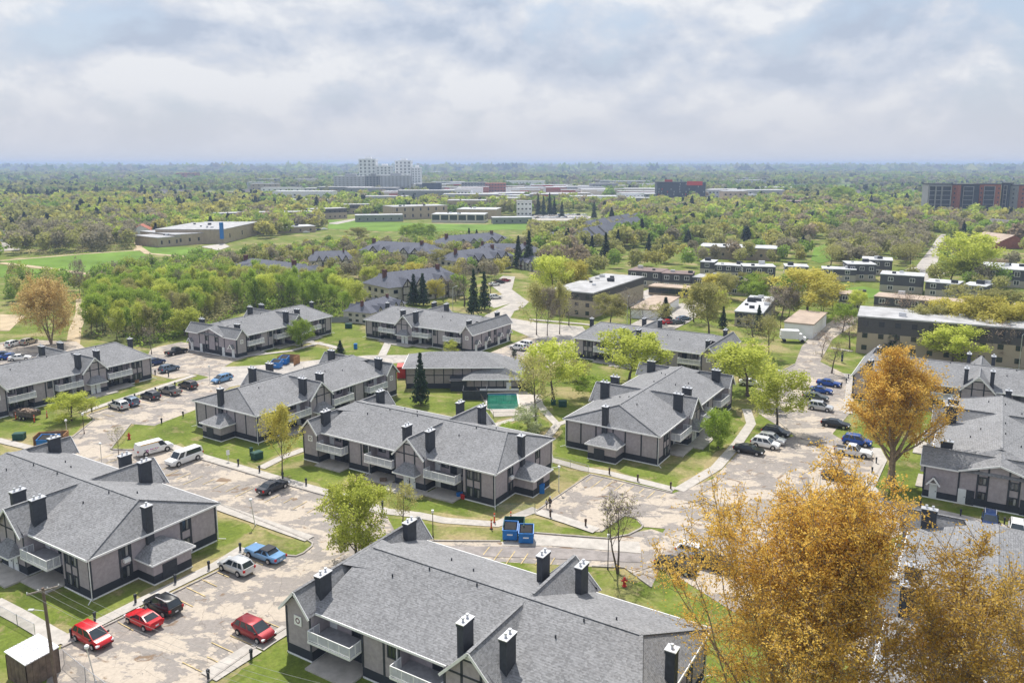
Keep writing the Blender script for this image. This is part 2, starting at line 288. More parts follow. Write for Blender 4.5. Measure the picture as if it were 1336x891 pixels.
# footpaths
PATHS = [([(222, 582), (263, 595.5), (380, 629.5), (450, 649), (503, 667), (545, 672), (580, 679), (648, 684), (700, 664)], 1.7), ([(716, 599), (762, 612), (794, 617.5), (880, 639)], 1.7),
 ([(640, 556), (668, 548), (700, 541)], 1.4), ([(700, 515), (704, 528), (718, 545), (727, 554), (718, 566), (709, 575), (716, 598)], 1.5), ([(727, 554), (742, 549)], 1.4),
 ([(974, 534), (980, 553), (962, 579), (935, 610), (885, 640)], 1.7), ([(398, 586), (368, 597), (340, 611)], 1.6), ([(400, 446), (425, 450), (446, 456)], 1.8), ([(507, 446), (503, 455), (498, 465)], 2.0),
 ([(-10, 786), (30, 807), (64, 827), (84, 838)], 1.9), ([(77, 839), (180, 787), (281, 738), (318, 715)], 1.5), ([(336, 846), (350, 836), (376, 820)], 1.7), ([(272, 884), (332, 846)], 2.2),
 ([(106, 539), (150, 524), (254, 490)], 1.5), ([(-5, 574), (20, 580), (45, 586)], 1.6), ([(260, 653), (404, 703.5)], 1.6), ([(420, 447), (380, 458), (330, 464), (304, 468)], 1.5),
 ([(702, 668), (740, 680), (778, 693)], 1.7), ([(1142, 585), (1150, 600), (1134, 634), (1150, 655), (1200, 663), (1336, 694)], 1.6), ([(1104, 488), (1110, 497), (1106, 540)], 1.6), ([(690, 417), (760, 423), (800, 428)], 1.6), ([(1084, 454), (1112, 459)], 1.4)]
def verge(pix, w, seed):
    P = [at(*p) for p in pix]; r = random.Random(seed); Lf, Rt = [], []
    for i in range(len(P) - 1):
        A, B = P[i], P[i + 1]; t = (B - A).normalized(); n = Vector((-t.y, t.x, 0)); m = max(2, int((B - A).length / 1.6))
        for j in range(m): q = A + (B - A) * (j / m); Lf.append(q + n * (w / 2 + r.uniform(.1, 1.3))); Rt.append(q - n * (w / 2 + r.uniform(.1, 1.3)))
    b = MB(); 
    for i in range(len(Lf) - 1):
        z = lambda q: (q.x, q.y, .004 + seed % 53 * .00019 + i * .000023); b.poly(z(Rt[i]), z(Rt[i + 1]), z(Lf[i + 1]), z(Lf[i]))
    tag(b.obj('worn_verge', M_VERGE), kind='structure')
for i, (k, w) in enumerate(PATHS): verge(k, w, i)
for i, k in enumerate(KERBS):
    if i not in (2, 4): verge(k, .6, 23 + i)
for k, w in PATHS: strip('footpath', k, w, M_CONC)
# stall lines
sl = MB()
def stalls(a, b, n, length, sgn):
    A, B = at(*a), at(*b); t = (B - A).normalized(); nn = Vector((-t.y, t.x, 0)) * sgn
    for i in range(n):
        p = A + (B - A) * (i / (n - 1)); r = random.Random(i * 7 + n); q = p + nn * length * r.uniform(0.5, 1.0); p = p + nn * 0.4
        e = t * 0.055; z = 0.16 * 0 + 0.085
        sl.poly((p.x - e.x, p.y - e.y, z), (p.x + e.x, p.y + e.y, z), (q.x + e.x, q.y + e.y, z), (q.x - e.x, q.y - e.y, z))
stalls((100, 835), (318, 727), 11, 4.6, -1); stalls((150, 592), (500, 676), 22, 4.4, -1); stalls((278, 884), (372, 822), 6, 4.8, 1); stalls((775, 621), (870, 643), 8, 4.4, -1); stalls((118, 545), (250, 502), 12, 4.3, -1); stalls((640, 712), (760, 732), 8, 4.0, -1); stalls((1155, 658), (1330, 699), 11, 4.2, -1)
tag(sl.obj('parking_marking', M_YEL), kind='structure')
# lawns, fields, soil and streets farther out
ZL[0] = 0.02
flat('field', [(0, 344), (0, 340), (116, 330.5), (178, 327.5), (191, 332), (183, 345), (145, 350), (116, 357.5)], M_FIELD)
flat('lawn', [(185, 322), (253, 323), (290, 328), (245, 335), (193, 331)], M_FIELD)
flat('lawn', [(0, 346), (116, 359), (100, 372), (0, 362)], M_FIELD)
flat('field', [(428, 287), (560, 292), (634, 293), (660, 292), (776, 289), (800, 292), (771, 301), (670, 300), (588, 302), (500, 302), (428, 299)], M_FIELD)
flat('ball_diamond', [(476, 294), (492, 292.5), (512, 292.8), (500, 295.5)], M_DIRT)
strip('footpath', [(443, 298), (449, 294), (470, 291), (530, 292), (600, 292), (700, 295)], 5, M_DIRT)
strip('footpath', [(0, 343), (60, 350), (117, 358)], 4, M_DIRT); strip('footpath', [(0, 340.5), (116, 331), (178, 327), (182, 320), (178, 316)], 3.5, M_DIRT); strip('footpath', [(180, 322), (193, 331), (230, 334), (250, 336)], 3.5, M_DIRT)
strip('footpath', [(106, 390), (106, 410), (98, 430), (95, 452)], 3.2, M_DIRT)
flat('soil_yard', [(0, 410), (34, 412), (22, 422), (12, 432), (0, 432)], M_DIRT)
flat('parking_lot', [(0, 447), (30, 443), (100, 446), (112, 455), (60, 470), (0, 490)], M_LOT)
flat('street', [(1216, 322), (1229, 325), (1221, 348), (1234, 358), (1215, 366), (1207, 368), (1180, 352), (1195, 348)], M_ROAD)
flat('street', [(1228, 326), (1215, 323), (1222, 312), (1228, 306), (1234, 306)], M_ROAD)
flat('street', [(425, 292), (464, 285.5), (470, 286.5), (440, 293)], M_ROAD)
flat('parking_lot', [(694, 288), (692, 281), (730, 279), (775, 283), (760, 288.5)], M_ROAD)
flat('parking_lot', [(560, 252), (760, 248), (800, 254), (780, 262), (560, 262)], M_ROAD, excl=0)
flat('parking_lot', [(905, 262), (960, 259), (985, 263), (960, 270), (915, 270)], M_ROAD, excl=0)
flat('schoolyard', [(262, 322), (292, 318), (300, 322), (285, 327)], M_CONC)
flat('parking_lot', [(30, 321), (0, 316), (0, 328), (25, 327)], M_ROAD)
flat('lawn', [(1062, 324), (1080, 318), (1088, 340), (1070, 344), (1058, 340)], M_FIELD, excl=0)
flat('field', [(1010, 243), (1120, 241), (1130, 247), (1010, 250)], M_FIELD, excl=0); flat('field', [(960, 247), (1010, 246), (1010, 250), (960, 251)], M_FIELD, excl=0)
flat('lawn', [(1095, 378), (1125, 374), (1150, 379), (1150, 388), (1100, 392)], M_FIELD, excl=0)
flat('lane', [(790, 440), (850, 410), (880, 398), (908, 392), (925, 400), (900, 420), (860, 440)], M_ROAD, excl=1)
flat('lane', [(830, 384), (850, 376), (866, 380), (840, 396), (815, 402)], M_ROAD, excl=0)

hl = MB(); rh_ = random.Random(2)
for (x0, x1, y, hh_, n) in ((1500, 9500, 10800, 50, 60), (3200, 12000, 12600, 58, 50), (-9000, 1200, 12800, 34, 60)):
    prev = None
    for i in range(n + 1):
        t = i / n; x = x0 + (x1 - x0) * t; z = hh_ * (math.sin(math.pi * t) ** .6) * (.8 + .14 * math.sin(t * 17 + y) + .06 * math.sin(t * 41)); q = (x, y - 700, -.5), (x, y, z), (x, y + 700, z * .9), (x, y + 1300, -.5)
        if prev:
            for a, b in zip(range(3), range(1, 4)): hl.poly(prev[a], q[a], q[b], prev[b])
        prev = q
tag(hl.obj('hills', mat('far_wooded_hill', (.10, .12, .06), .95, .25, .004, spec=.1), None, 40), kind='structure')

for q in ([(425, 304), (425, 284), (470, 282), (700, 282), (792, 285), (792, 304)], [(178, 336), (178, 311), (262, 307), (340, 304), (345, 326), (300, 332)], [(696, 289), (690, 278), (780, 276), (790, 289)]): EXCL.append((np.array([tuple(at(*p)[:2]) for p in q]), 0.0))
# ------------------------------------------------------------------ grey two-storey apartments
AW, AL = 16.0, 35.2
CACHE = {}
def win_mesh(w, h):
    k = ('w', round(w, 2), round(h, 2))
    if k not in CACHE:
        f = MB(); t = 0.09
        f.box(-w / 2 - t, w / 2 + t, -0.07, -0.002, -t, 0.0); f.box(-w / 2 - t, w / 2 + t, -0.07, -0.002, h, h + t); f.box(-w / 2 - t, -w / 2, -0.07, -0.002, 0, h); f.box(w / 2, w / 2 + t, -0.07, -0.002, 0, h)
        f.box(-0.035, 0.035, -0.06, -0.002, 0, h)
        p = MB(); p.poly((-w / 2, -0.02, 0), (w / 2, -0.02, 0), (w / 2, -0.02, h), (-w / 2, -0.02, h))
        q = MB(); q.poly((0.06, -0.026, 0.05), (w / 2 - 0.1, -0.026, 0.05), (w / 2 - 0.1, -0.026, h - 0.1), (0.06, -0.026, h - 0.1))
        CACHE[k] = (f.mesh('window', M_CHAR), p.mesh('pane', M_GLASS), q.mesh('curtain', M_CURT))
    return CACHE[k]
def window(par, x, y, z, rz, w=1.0, h=1.3, curtain=True):
    a, b, c = win_mesh(w, h); o = link('window', a, par, (x, y, z), R(rz)); link('pane', b, o)
    if curtain: link('curtain', c, o)
    return o
def door(par, x, y, z, rz, w=0.95, h=2.1, m=None):
    k = ('d', w, h, (m or M_DOOR).name)
    if k not in CACHE:
        d = MB(); d.box(-w / 2, w / 2, -0.06, -0.002, 0, h); d.box(-w / 2 + .12, w / 2 - .12, -0.075, -0.06, h * .55, h - .15); d.box(-w / 2 + .12, w / 2 - .12, -0.075, -0.06, .15, h * .45)
        hd = MB(); hd.box(w / 2 - .2, w / 2 - .1, -0.13, -0.075, h * .47, h * .52); CACHE[k] = (d.mesh('door', m or M_DOOR), hd.mesh('handle', M_CHAR))
    a, b = CACHE[k]; o = link('door', a, par, (x, y, z), R(rz)); link('handle', b, o); return o
def balcony(par, x, y, z, rz, w):
    k = ('b', round(w, 2))
    if k not in CACHE:
        d = 1.5; s = MB(); s.box(-w / 2, w / 2, -d, 1.3, -0.10, 0.06)
        f = MB(); f.box(-w / 2 - .03, w / 2 + .03, -d - .03, -d, -0.16, 0.07); f.box(-w / 2 - .03, -w / 2, -d, 0, -0.16, 0.07); f.box(w / 2, w / 2 + .03, -d, 0, -0.16, 0.07)
        r = MB(); pk = MB()
        r.box(-w / 2, w / 2, -d, -d + .07, 1.0, 1.07); r.box(-w / 2, -w / 2 + .07, -d, 0, 1.0, 1.07); r.box(w / 2 - .07, w / 2, -d, 0, 1.0, 1.07)
        r.box(-w / 2, w / 2, -d + .01, -d + .06, .14, .19)
        n = max(3, int(w / 1.1))
        for i in range(n + 1):
            u = -w / 2 + (w - .07) * i / n; r.box(u, u + .07, -d + .005, -d + .065, .06, 1.0)
        for u in (-w / 2, w / 2 - .07): r.box(u + .005, u + .065, -d / 2, -d / 2 + .06, .06, 1.0); r.box(u + .005, u + .065, -.065, -.005, .06, 1.0)
        n = int(w / .14)
        for i in range(n):
            u = -w / 2 + w * (i + .5) / n; pk.box(u - .045, u + .045, -d + .025, -d + .045, .2, .99)
        for i in range(10):
            v = -d + d * (i + .5) / 10
            for u in (-w / 2 + .035, w / 2 - .035): pk.box(u - .01, u + .01, v - .045, v + .045, .1, .99)
        CACHE[k] = (s.mesh('balcony', M_DECK), f.mesh('fascia', M_WHITE), r.mesh('railing', M_WHITE), pk.mesh('pickets', M_RAIL))
    s, f, r, pk = CACHE[k]; o = link('balcony', s, par, (x, y, z), R(rz)); link('fascia', f, o); link('railing', r, o); link('pickets', pk, o); return o
def chimney(par, x, y, z0, z1, sx=0.65, sy=1.5):
    k = ('c', round(z1 - z0, 2), sx, sy)
    if k not in CACHE:
        h = z1 - z0; c = MB(); c.box(-sx / 2, sx / 2, -sy / 2, sy / 2, 0, h); c.box(-sx / 2 - .06, sx / 2 + .06, -sy / 2 - .06, sy / 2 + .06, h - .28, h - .02)
        cp = MB(); cp.box(-sx / 2 - .1, sx / 2 + .1, -sy / 2 - .1, sy / 2 + .1, h - .02, h + .05)
        f = MB(); f.tube((0, 0, h + .05), (0, 0, h + .34), .11, .11, 8); f.tube((0, 0, h + .34), (0, 0, h + .42), .17, .15, 8)
        CACHE[k] = (c.mesh('chimney', M_CHAR), cp.mesh('chimney_cap', M_METAL), f.mesh('flue', M_METAL))
    c, cp, f = CACHE[k]; o = link('chimney', c, par, (x, y, z0)); link('chimney_cap', cp, o)
    for dy in ((-sy * .22, sy * .22) if sy > 1 else (0,)): link('flue', f, o, (0, dy, 0))
    return o
def small_roof(par, x, y, z, rz, w, d, h, name='canopy'):
    """three-sided hipped canopy roof against a wall, facing local -Y"""
    k = ('k', w, d, h)
    if k not in CACHE:
        b = MB(); i = min(d, w / 2) * .75
        A, B_, C_, D_ = (-w / 2, 0, 0), (-w / 2, -d, 0), (w / 2, -d, 0), (w / 2, 0, 0); P, Q = (-w / 2 + i, 0, h), (w / 2 - i, 0, h)
        b.poly(B_, C_, Q, P); b.poly(A, B_, P); b.poly(C_, D_, Q); b.poly(A, D_, C_, B_)
        t = MB(); t.box(-w / 2 - .02, w / 2 + .02, -d - .05, -d, -.16, .02); t.box(-w / 2 - .05, -w / 2, -d, 0, -.16, .02); t.box(w / 2, w / 2 + .05, -d, 0, -.16, .02)
        CACHE[k] = (b.mesh(name, M_ROOF), t.mesh('fascia', M_WHITE))
    a, t = CACHE[k]; o = link(name, a, par, (x, y, z), R(rz)); link('fascia', t, o); return o
def porch(par, x, y, z, rz):
    if 'p' not in CACHE:
        b = MB(); t = MB()
        b.poly((0, -1.0, 1.0), (0, 0, 1.0), (-.75, 0, 0), (-.75, -1.0, 0)); b.poly((0, 0, 1.0), (0, -1.0, 1.0), (.75, -1.0, 0), (.75, 0, 0))
        for s in (-1, 1): t.bar((s * .84, -1.03, -.12), (0, -1.03, 1.0), .08, .2)
        t.box(-.55, .55, -1.0, -.94, .1, .22); CACHE['p'] = (b.mesh('porch', M_ROOF), t.mesh('bargeboard', M_WHITE))
    a, t = CACHE['p']; o = link('porch', a, par, (x, y, z), R(rz)); link('bargeboard', t, o); return o
def apartment(name, hip, end):
    root = empty(name); T = lambda s, v: v if s == 0 else AW - v
    foot = [(0, 0), (5.2, 0), (5.2, 1.3), (11.1, 1.3), (11.1, -.9), (16.7, -.9), (16.7, 1.3), (22.0, 1.3), (22.0, 0), (26.5, 0), (26.5, 1.3), (31.9, 1.3), (31.9, -.9), (AL, -.9)]
    F = foot + [(u, AW - v) for u, v in reversed(foot)]; wl = MB(); fd = MB(); n = len(F)
    for i in range(n):
        (a, b), (c, d) = F[i], F[(i + 1) % n]; wl.poly((a, b, -.3), (c, d, -.3), (c, d, 4.98), (a, b, 4.98)); e = .045
        fd.box(min(a, c) - e, max(a, c) + e, min(b, d) - e, max(b, d) + e, -.2, .17)
    for s in (0, 1):
        y = T(s, -.9)
        for (a, c, p, zt) in ((11.1, 16.7, 13.9, 7.45), (31.9, AL, 33.55, 6.7)): wl.poly((a, y, 4.98), (c, y, 4.98), (p, y, zt)) if s == 0 else wl.poly((c, y, 4.98), (a, y, 4.98), (p, y, zt))
    if end == 'low_gable': wl.poly((AL, 3.6, 4.9), (AL, 12.4, 4.9), (AL, 8, 6.35))
    fd.obj('foundation', M_WHITE, root)
    # ---- roof
    r = MB(); E = 4.93; o_ = .4
    ap, re = (3.0, 8, 7.75), (31.9, 8, 7.75)
    f0, f1 = (-o_, -o_, E), (32.3, -o_, E); b0, b1 = (-o_, AW + o_, E), (32.3, AW + o_, E)
    r.poly(f0, f1, (32.3, 8, 7.72), re, ap); r.poly(b1, b0, ap, re, (32.3, 8, 7.72)); r.poly(b0, f0, ap)
    for s in (0, 1):
        q = lambda u, v, z: (u, T(s, v), z)
        def face(*p): r.poly(*p) if s == 0 else r.poly(*reversed(p))
        face(q(13.9, -1.35, 7.6), q(13.9, 7.6, 7.6), q(11.05, 7.6, 4.75), q(11.05, -1.35, 4.75)); face(q(13.9, 7.6, 7.6), q(13.9, -1.35, 7.6), q(16.75, -1.35, 4.75), q(16.75, 7.6, 4.75))
    r.poly((33.55, -1.35, 6.9), (33.55, AW + 1.35, 6.9), (31.75, AW + 1.35, 4.75), (31.75, -1.35, 4.75)); r.poly((33.55, AW + 1.35, 6.9), (33.55, -1.35, 6.9), (35.55, -1.35, 4.75), (35.55, AW + 1.35, 4.75))
    r.poly((31.9, 8, 7.75), (33.5, 4.9, 6.86), (33.5, 11.1, 6.86)); r.poly((31.9, 8, 7.75), (30.5, 5.6, 6.93), (33.5, 4.9, 6.86)); r.poly((31.9, 8, 7.75), (33.5, 11.1, 6.86), (30.5, 10.4, 6.93))
    if end == 'low_gable':
        for s in (-1, 1):
            P = [(31.5, 8, 7.73), (35.75, 8, 6.5), (35.75, 8 + s * 4.7, 4.95), (31.5, 8 + s * 4.7, 6.2)]; r.poly(*(P if s > 0 else reversed(P)))
    rf = r.obj('roof', M_ROOF, root)
    cap = MB(); zc = .03
    for a, b in ((ap, re), (ap, f0), (ap, b0)): cap.bar(Vector(a) + Vector((0, 0, zc)), Vector(b) + Vector((0, 0, zc)), .32, .05)
    cap.bar((33.55, -1.3, 6.93), (33.55, AW + 1.3, 6.93), .3, .05)
    for s in (0, 1): cap.bar((13.9, T(s, -1.3), 7.63), (13.9, T(s, 7), 7.63), .3, .05)
    cap.obj('ridge_cap', M_ROOF, rf)
    fa = MB()
    fa.box(-o_ - .08, -o_, -o_ - .08, AW + o_ + .08, E - .2, E + .02)
    for s in (0, 1):
        ya, yb = sorted((T(s, -o_), T(s, -o_ - .09)))
        for a, c in ((-o_, 11.05), (16.75, 31.75)): fa.box(a, c, ya, yb, E - .2, E + .015)
        y = T(s, -1.4)
        for p, q in (((11.0, 4.66), (13.9, 7.56)), ((13.9, 7.56), (16.8, 4.66)), ((31.7, 4.64), (33.55, 6.86)), ((33.55, 6.86), (35.62, 4.64))): fa.bar((p[0], y, p[1]), (q[0], y, q[1]), .07, .24)
        y = T(s, -.97); fa.box(13.15, 14.65, y - .02, y + .02, 6.68, 6.78); fa.box(33.05, 34.05, y - .02, y + .02, 6.1, 6.2)
        fa.poly(*[(13.4, y, 6.8), (14.4, y, 6.8), (13.9, y, 7.25)][::1 if s == 0 else -1])
    if end == 'low_gable':
        fa.box(35.56, 35.64, -1.35, 3.3, 4.6, 4.8); fa.box(35.56, 35.64, 12.7, AW + 1.35, 4.6, 4.8)
        for s in (-1, 1): fa.bar((35.8, 8, 6.42), (35.8, 8 + s * 4.75, 4.86), .07, .24)
    else: fa.box(35.56, 35.64, -1.35, AW + 1.35, 4.6, 4.8)
    fa.obj('fascia', M_WHITE, root)
    # ---- timber strips
    tr = MB(); w = .11
    def strip_(s, u, v, z0, z1, ww=w): y = T(s, v); ya, yb = sorted((y, y - .05 if s == 0 else y + .05)); tr.box(u - ww, u + ww, ya, yb, z0, z1)
    for s in (0, 1):
        for u in (.1, 2.25, 3.45, 4.65, 22.15, 23.9, 26.4): strip_(s, u, 0, 1.1, 4.9)
        for u in (11.22, 16.58): strip_(s, u, -.9, 1.1, 4.9)
        for u in (12.95, 14.85): strip_(s, u, -.9, 1.1, 6.45)
        for u in (32.02, 35.08): strip_(s, u, -.9, 1.1, 4.9)
        for a, c in ((2.36, 3.34), (3.56, 4.54)):                       # dark spandrel band over and under the windows
            y = T(s, 0); ya, yb = sorted((y, y - .03 if s == 0 else y + .03)); tr.box(a, c, ya, yb, 4.62, 4.9)
        y = T(s, -.9); ya, yb = sorted((y, y - .05 if s == 0 else y + .05)); tr.box(11.2, 16.6, ya, yb, 5.0, 5.16); tr.box(12.9, 14.9, ya, yb, 6.45, 6.66); tr.box(32.9, 34.2, ya, yb, 5.95, 6.08)
    for v in ((.1, 2.8, 5.5, 7.6, 10.6, 13.3, 15.9) if hip == 'plain' else (.1, 3.6, 4.9, 11.3, 12.6, 15.9)): tr.box(-.05, 0, v - w, v + w, 1.1, 4.9)
    ev = (-.8, 3.4, 5.6, 6.8, 9.2, 10.4, 12.6, 16.8) if end == 'low_gable' else (-.8, 3, 6.2, 7.2, 8.8, 9.8, 13, 16.8)
    for v in ev: tr.box(AL, AL + .05, v - w, v + w, 1.1, 4.8)
    if end == 'low_gable':
        for v in (5.6, 6.8, 9.2, 10.4): tr.box(AL, AL + .05, v - w, v + w, 4.8, 6.3 - abs(v - 8) * .33 - .1)
    nf = len(wl.f); k = len(wl.v); wl.v += tr.v; wl.f += [tuple(i + k for i in q) for q in tr.f]
    wo_ = wl.obj('wall', [M_WALL, M_CHAR], root); wo_.data.polygons.foreach_set('material_index', [0] * nf + [1] * len(tr.f))
    # ---- openings, balconies
    for s in (0, 1):
        rz = 0 if s == 0 else 180
        for u in (2.85, 4.05): window(root, u, T(s, 0), 3.22, rz, .95, 1.35); window(root, u, T(s, 0), .72, rz, .95, 1.3)
        for u in (23.0,): window(root, u, T(s, 0), 3.22, rz, .8, 1.35, s == 0)
        for u, ww in ((7.2, 2.0), (9.2, 1.1), (18.4, 2.0), (20.9, 1.2), (27.8, 2.0), (29.8, 1.1)):
            h = 1.95 if ww > 1.5 else 1.3; window(root, u, T(s, 1.3), 4.72 - h, rz, ww, h); window(root, u, T(s, 1.3), 2.28 - h if ww > 1.5 else .9, rz, ww, h)
        for u in (10.5, 17.3, 31.2): door(root, u, T(s, 1.3), 2.68, rz, .9, 2.0); door(root, u, T(s, 1.3), .1, rz, .9, 2.0)
        for u in (13.35, 14.55): door(root, u, T(s, -.9), .08, rz, .95, 2.1)
        for a, c in ((5.6, 11.0), (16.8, 22.0), (26.6, 31.8)): balcony(root, (a + c) / 2, T(s, 0), 2.6, rz, c - a)
        small_roof(root, 13.9, T(s, -.9), 2.55, rz, 4.0, 1.5, 1.25)
        d = MB(); y = T(s, -.09); d.tube((22.35, y, 4.8), (22.35, y, .35), .05, .05, 6); d.tube((22.35, y, .35), (22.35, T(s, -.9), .12), .05, .05, 6); d.obj('downspout', M_WHITE, root)
        d = MB(); d.tube((-.09, T(s, -.06), 4.8), (-.09, T(s, -.06), .3), .05, .05, 6); d.tube((-.09, T(s, -.06), .3), (-.6, T(s, -.8), .1), .05, .05, 6); d.obj('downspout', M_WHITE, root)
        pd = MB(); a, c = sorted((T(s, -1.0), T(s, -3.6))); pd.box(10.6, 17.2, a, c, .0, .19)
        for p, q in ((5.6, 10.55), (17.25, 22.0), (26.6, 31.8)): a, c = sorted((T(s, 1.28), T(s, -2.0))); pd.box(p, q, a, c, .0, .185)
        pd.obj('patio', M_CONC, root)
        for du in (-2.1, 2.1): chimney(root, 13.9 + du, T(s, 1.3), 5.1, 8.4)
        chimney(root, 32.55, T(s, 1.5), 5.4, 7.75)
        sg = link('sign_plate', sign_mesh(), root, (33.55, T(s, -.955), 3.85), R(rz)); link('emblem', CACHE['emblem'], sg)
    if hip == 'windows':
        for v in (4.25, 11.95): window(root, 0, v, 3.25, -90, .9, 1.35); window(root, 0, v, .85, -90, .9, 1.3)
        for v, z in ((4.25, .5), (11.95, 2.72)): ac = MB(); ac.box(-.45, -.08, v - .36, v + .36, z, z + .42); ac.obj('air_conditioner', M_WHITE, root)
    # ---- utility annex and tall flue at the hipped end
    an = MB(); an.box(-2.9, -.01, 5.8, 10.6, -.2, 2.6); ax = an.obj('annex', M_WALL, root)
    small_roof(ax, 0, 8.2, 2.6, -90, 5.5, 3.3, 1.35, 'annex_roof')
    ft = MB(); ft.box(-2.95, 0, 5.75, 10.65, -.2, .15); ft.obj('foundation', M_WHITE, ax)
    door(ax, -2.9, 8.6, .16, -90, 1.8, 1.85, M_CHAR)
    chimney(root, -.02, 9.0, 2.4, 8.1, .8, .85)
    if end == 'porch':
        for v in (.6, 5.0, 11.0, 15.4): porch(root, AL, v, 2.35, 90); door(root, AL, v, .1, 90)
        for v in (6.7, 9.3): window(root, AL, v, 3.1, 90, .8, 1.4); window(root, AL, v, .9, 90, .8, 1.3)
    elif end == 'low_gable':
        for v in (.4, 15.6): porch(root, AL, v, 2.35, 90); door(root, AL, v, .1, 90)
        for v in (3.9, 12.1): door(root, AL, v, .1, 90, .95, 2.1)
        for v in (4.9, 11.1): door(root, AL, v, .1, 90, .95, 2.1, M_CHAR)
        for v in (6.2, 9.8): window(root, AL, v, 3.3, 90, .85, 1.0); window(root, AL, v, 1.2, 90, .85, 1.0)
    else:
        for v in (4.6, 11.4): window(root, AL, v, 3.2, 90, .9, 1.35); window(root, AL, v, .9, 90, .9, 1.3)
    for u, v in ((8.0, 8.5), (19.0, 8.5), (24.5, 8.5), (6.0, 6.2), (21.5, 5.4), (27.5, 10.4), (9.5, 10.8), (25.0, 4.2)):
        zr = 4.93 + (8.4 - abs(v - 8)) / 8.4 * 2.82; p = MB(); p.tube((u, v, zr - .2), (u, v, zr + .28), .08, .08, 6); p.obj('roof_vent', M_CHAR, root)
    return root
def sign_mesh():
    if 'sign' not in CACHE:
        b = MB(); b.box(-.48, .48, -.04, 0, -.48, .48); CACHE['sign'] = b.mesh('sign_plate', M_WHITE)
        e = MB()
        for i in range(14):
            a, c = 2 * math.pi * i / 14, 2 * math.pi * (i + 1) / 14; p = lambda t, r_: (r_ * math.cos(t), -.045, r_ * math.sin(t)); e.poly(p(a, .17), p(a, .29), p(c, .29), p(c, .17))
        CACHE['emblem'] = e.mesh('emblem', mat('dark_maroon_paint', (.14, .05, .07), .6))
    return CACHE['sign']
APT = [  # origin (hip-end corner), heading, length scale, hip style, end style, label
 ((-36.5, 91.4), 148.5, 1.0, 'windows', 'porch', 'grey two-storey apartment block beside the black SUV and the silver SUV'),
 ((17.4, 64.8), 148.5, 1.0, 'windows', 'plain', 'nearest grey apartment block, its big roof cut by the bottom edge at the centre'),
 ((6.0, 114.7), 148.5, 1.0, 'windows', 'plain', 'grey apartment block in the middle, between the pool and the blue dumpsters'),
 ((-42.4, 125.9), 57.5, .97, 'plain', 'plain', 'grey apartment block behind the two white vans, left of the red container'),
 ((22.5, 115.9), 58.0, 1.0, 'plain', 'plain', 'grey apartment block right of the pool, its blank end wall and annex facing the viewer'),
 ((-63.5, 221.0), 239.0, .93, 'plain', 'low_gable', 'grey apartment block with white end doors beside the black pickup, backed by the wood'),
 ((-39.2, 207.8), -31.5, 1.0, 'plain', 'porch', 'grey apartment block behind the clubhouse with four white porch gables on its right end'),
 ((-91.8, 174.6), 238.0, .93, 'plain', 'plain', 'grey apartment block at the left edge, behind the trailer of debris'),
 ((15.2, 185.2), -31.5, .98, 'plain', 'plain', 'grey apartment block right of centre, half hidden behind the pale green willows'),
 ((106.4, 147.5), 148.5, 1.0, 'plain', 'plain', 'grey apartment block at the right edge behind the mid-distance orange tree'),
 ((76.7, 134.2), 238.5, 1.0, 'plain', 'low_gable', 'grey apartment block at the right edge, low-gabled end wall with a white porch door'),
 ((42.4, 48.3), 58.5, 1.0, 'windows', 'plain', 'grey apartment roof at the lower right, seen through the branches of the orange tree')]
PROTO = {}
for o, h, sc_, hip, end, lab in APT:
    if (hip, end) not in PROTO: a = PROTO[(hip, end)] = apartment('apartment_block', hip, end)
    else: a = copy_tree(PROTO[(hip, end)])
    a.location = (o[0], o[1], 0); a.rotation_euler = (0, 0, R(h)); a.scale = (sc_, 1, 1); tag(a, lab, 'apartment block', 'grey apartment blocks of the estate')
    t = R(h); u = Vector((math.cos(t), math.sin(t))); v = Vector((-u.y, u.x)); c = Vector(o)
    EXCL.append((np.array([tuple(c + u * i * sc_ + v * j) for i, j in ((-3, -2), (36, -2), (36, 18), (-3, 18))]), 1.5))
# ------------------------------------------------------------------ other buildings
def two_tone(name, up, low, zb): return stucco(name, up, low, zb)
M_BEIGE = mat('beige_brick', (0.34, 0.275, 0.205), 0.9, 0.14, 1.0); M_TAN = mat('tan_brick', (0.42, 0.345, 0.25), 0.9, 0.1, 0.5); M_CREAM = mat('cream_wall', (0.62, 0.57, 0.48), 0.9, 0.08, 0.5)
M_TOWN = two_tone('charcoal_mansard_over_beige', (0.10, 0.10, 0.11), (0.44, 0.40, 0.33), 2.5); M_FLATS = two_tone('dark_upper_floor_over_beige', (0.10, 0.095, 0.095), (0.42, 0.35, 0.27), 5.2)
M_FLATROOF = mat('pale_gravel_roof', (0.40, 0.40, 0.41), 0.95, 0.2, 0.25); M_TANROOF = mat('tan_gravel_roof', (0.42, 0.335, 0.27), 0.95, 0.15, 0.3); M_WHITEROOF = mat('white_membrane_roof', (0.50, 0.51, 0.53), 0.9, 0.16, 0.2); M_BROWNROOF = mat('brown_membrane_roof', (0.22, 0.165, 0.155), 0.95, 0.15, 0.3)
M_PALEGREY = mat('pale_grey_concrete', (0.43, 0.44, 0.46), 0.9, 0.1, 0.1); M_GREYWALL = mat('grey_panel_wall', (0.26, 0.27, 0.28), 0.9, 0.1, 0.3); M_WHITEWALL = mat('white_panel_wall', (0.80, 0.80, 0.81), 0.85, 0.06, 0.3); M_GREENGREY = mat('green_grey_siding', (0.23, 0.25, 0.23), 0.9, 0.1, 0.4); M_BRICK = mat('red_brick', (0.36, 0.13, 0.085), 0.9, 0.15, 0.8); M_NAVY = mat('dark_slate_cladding', (0.045, 0.058, 0.078), 0.7, 0.2, 0.2)
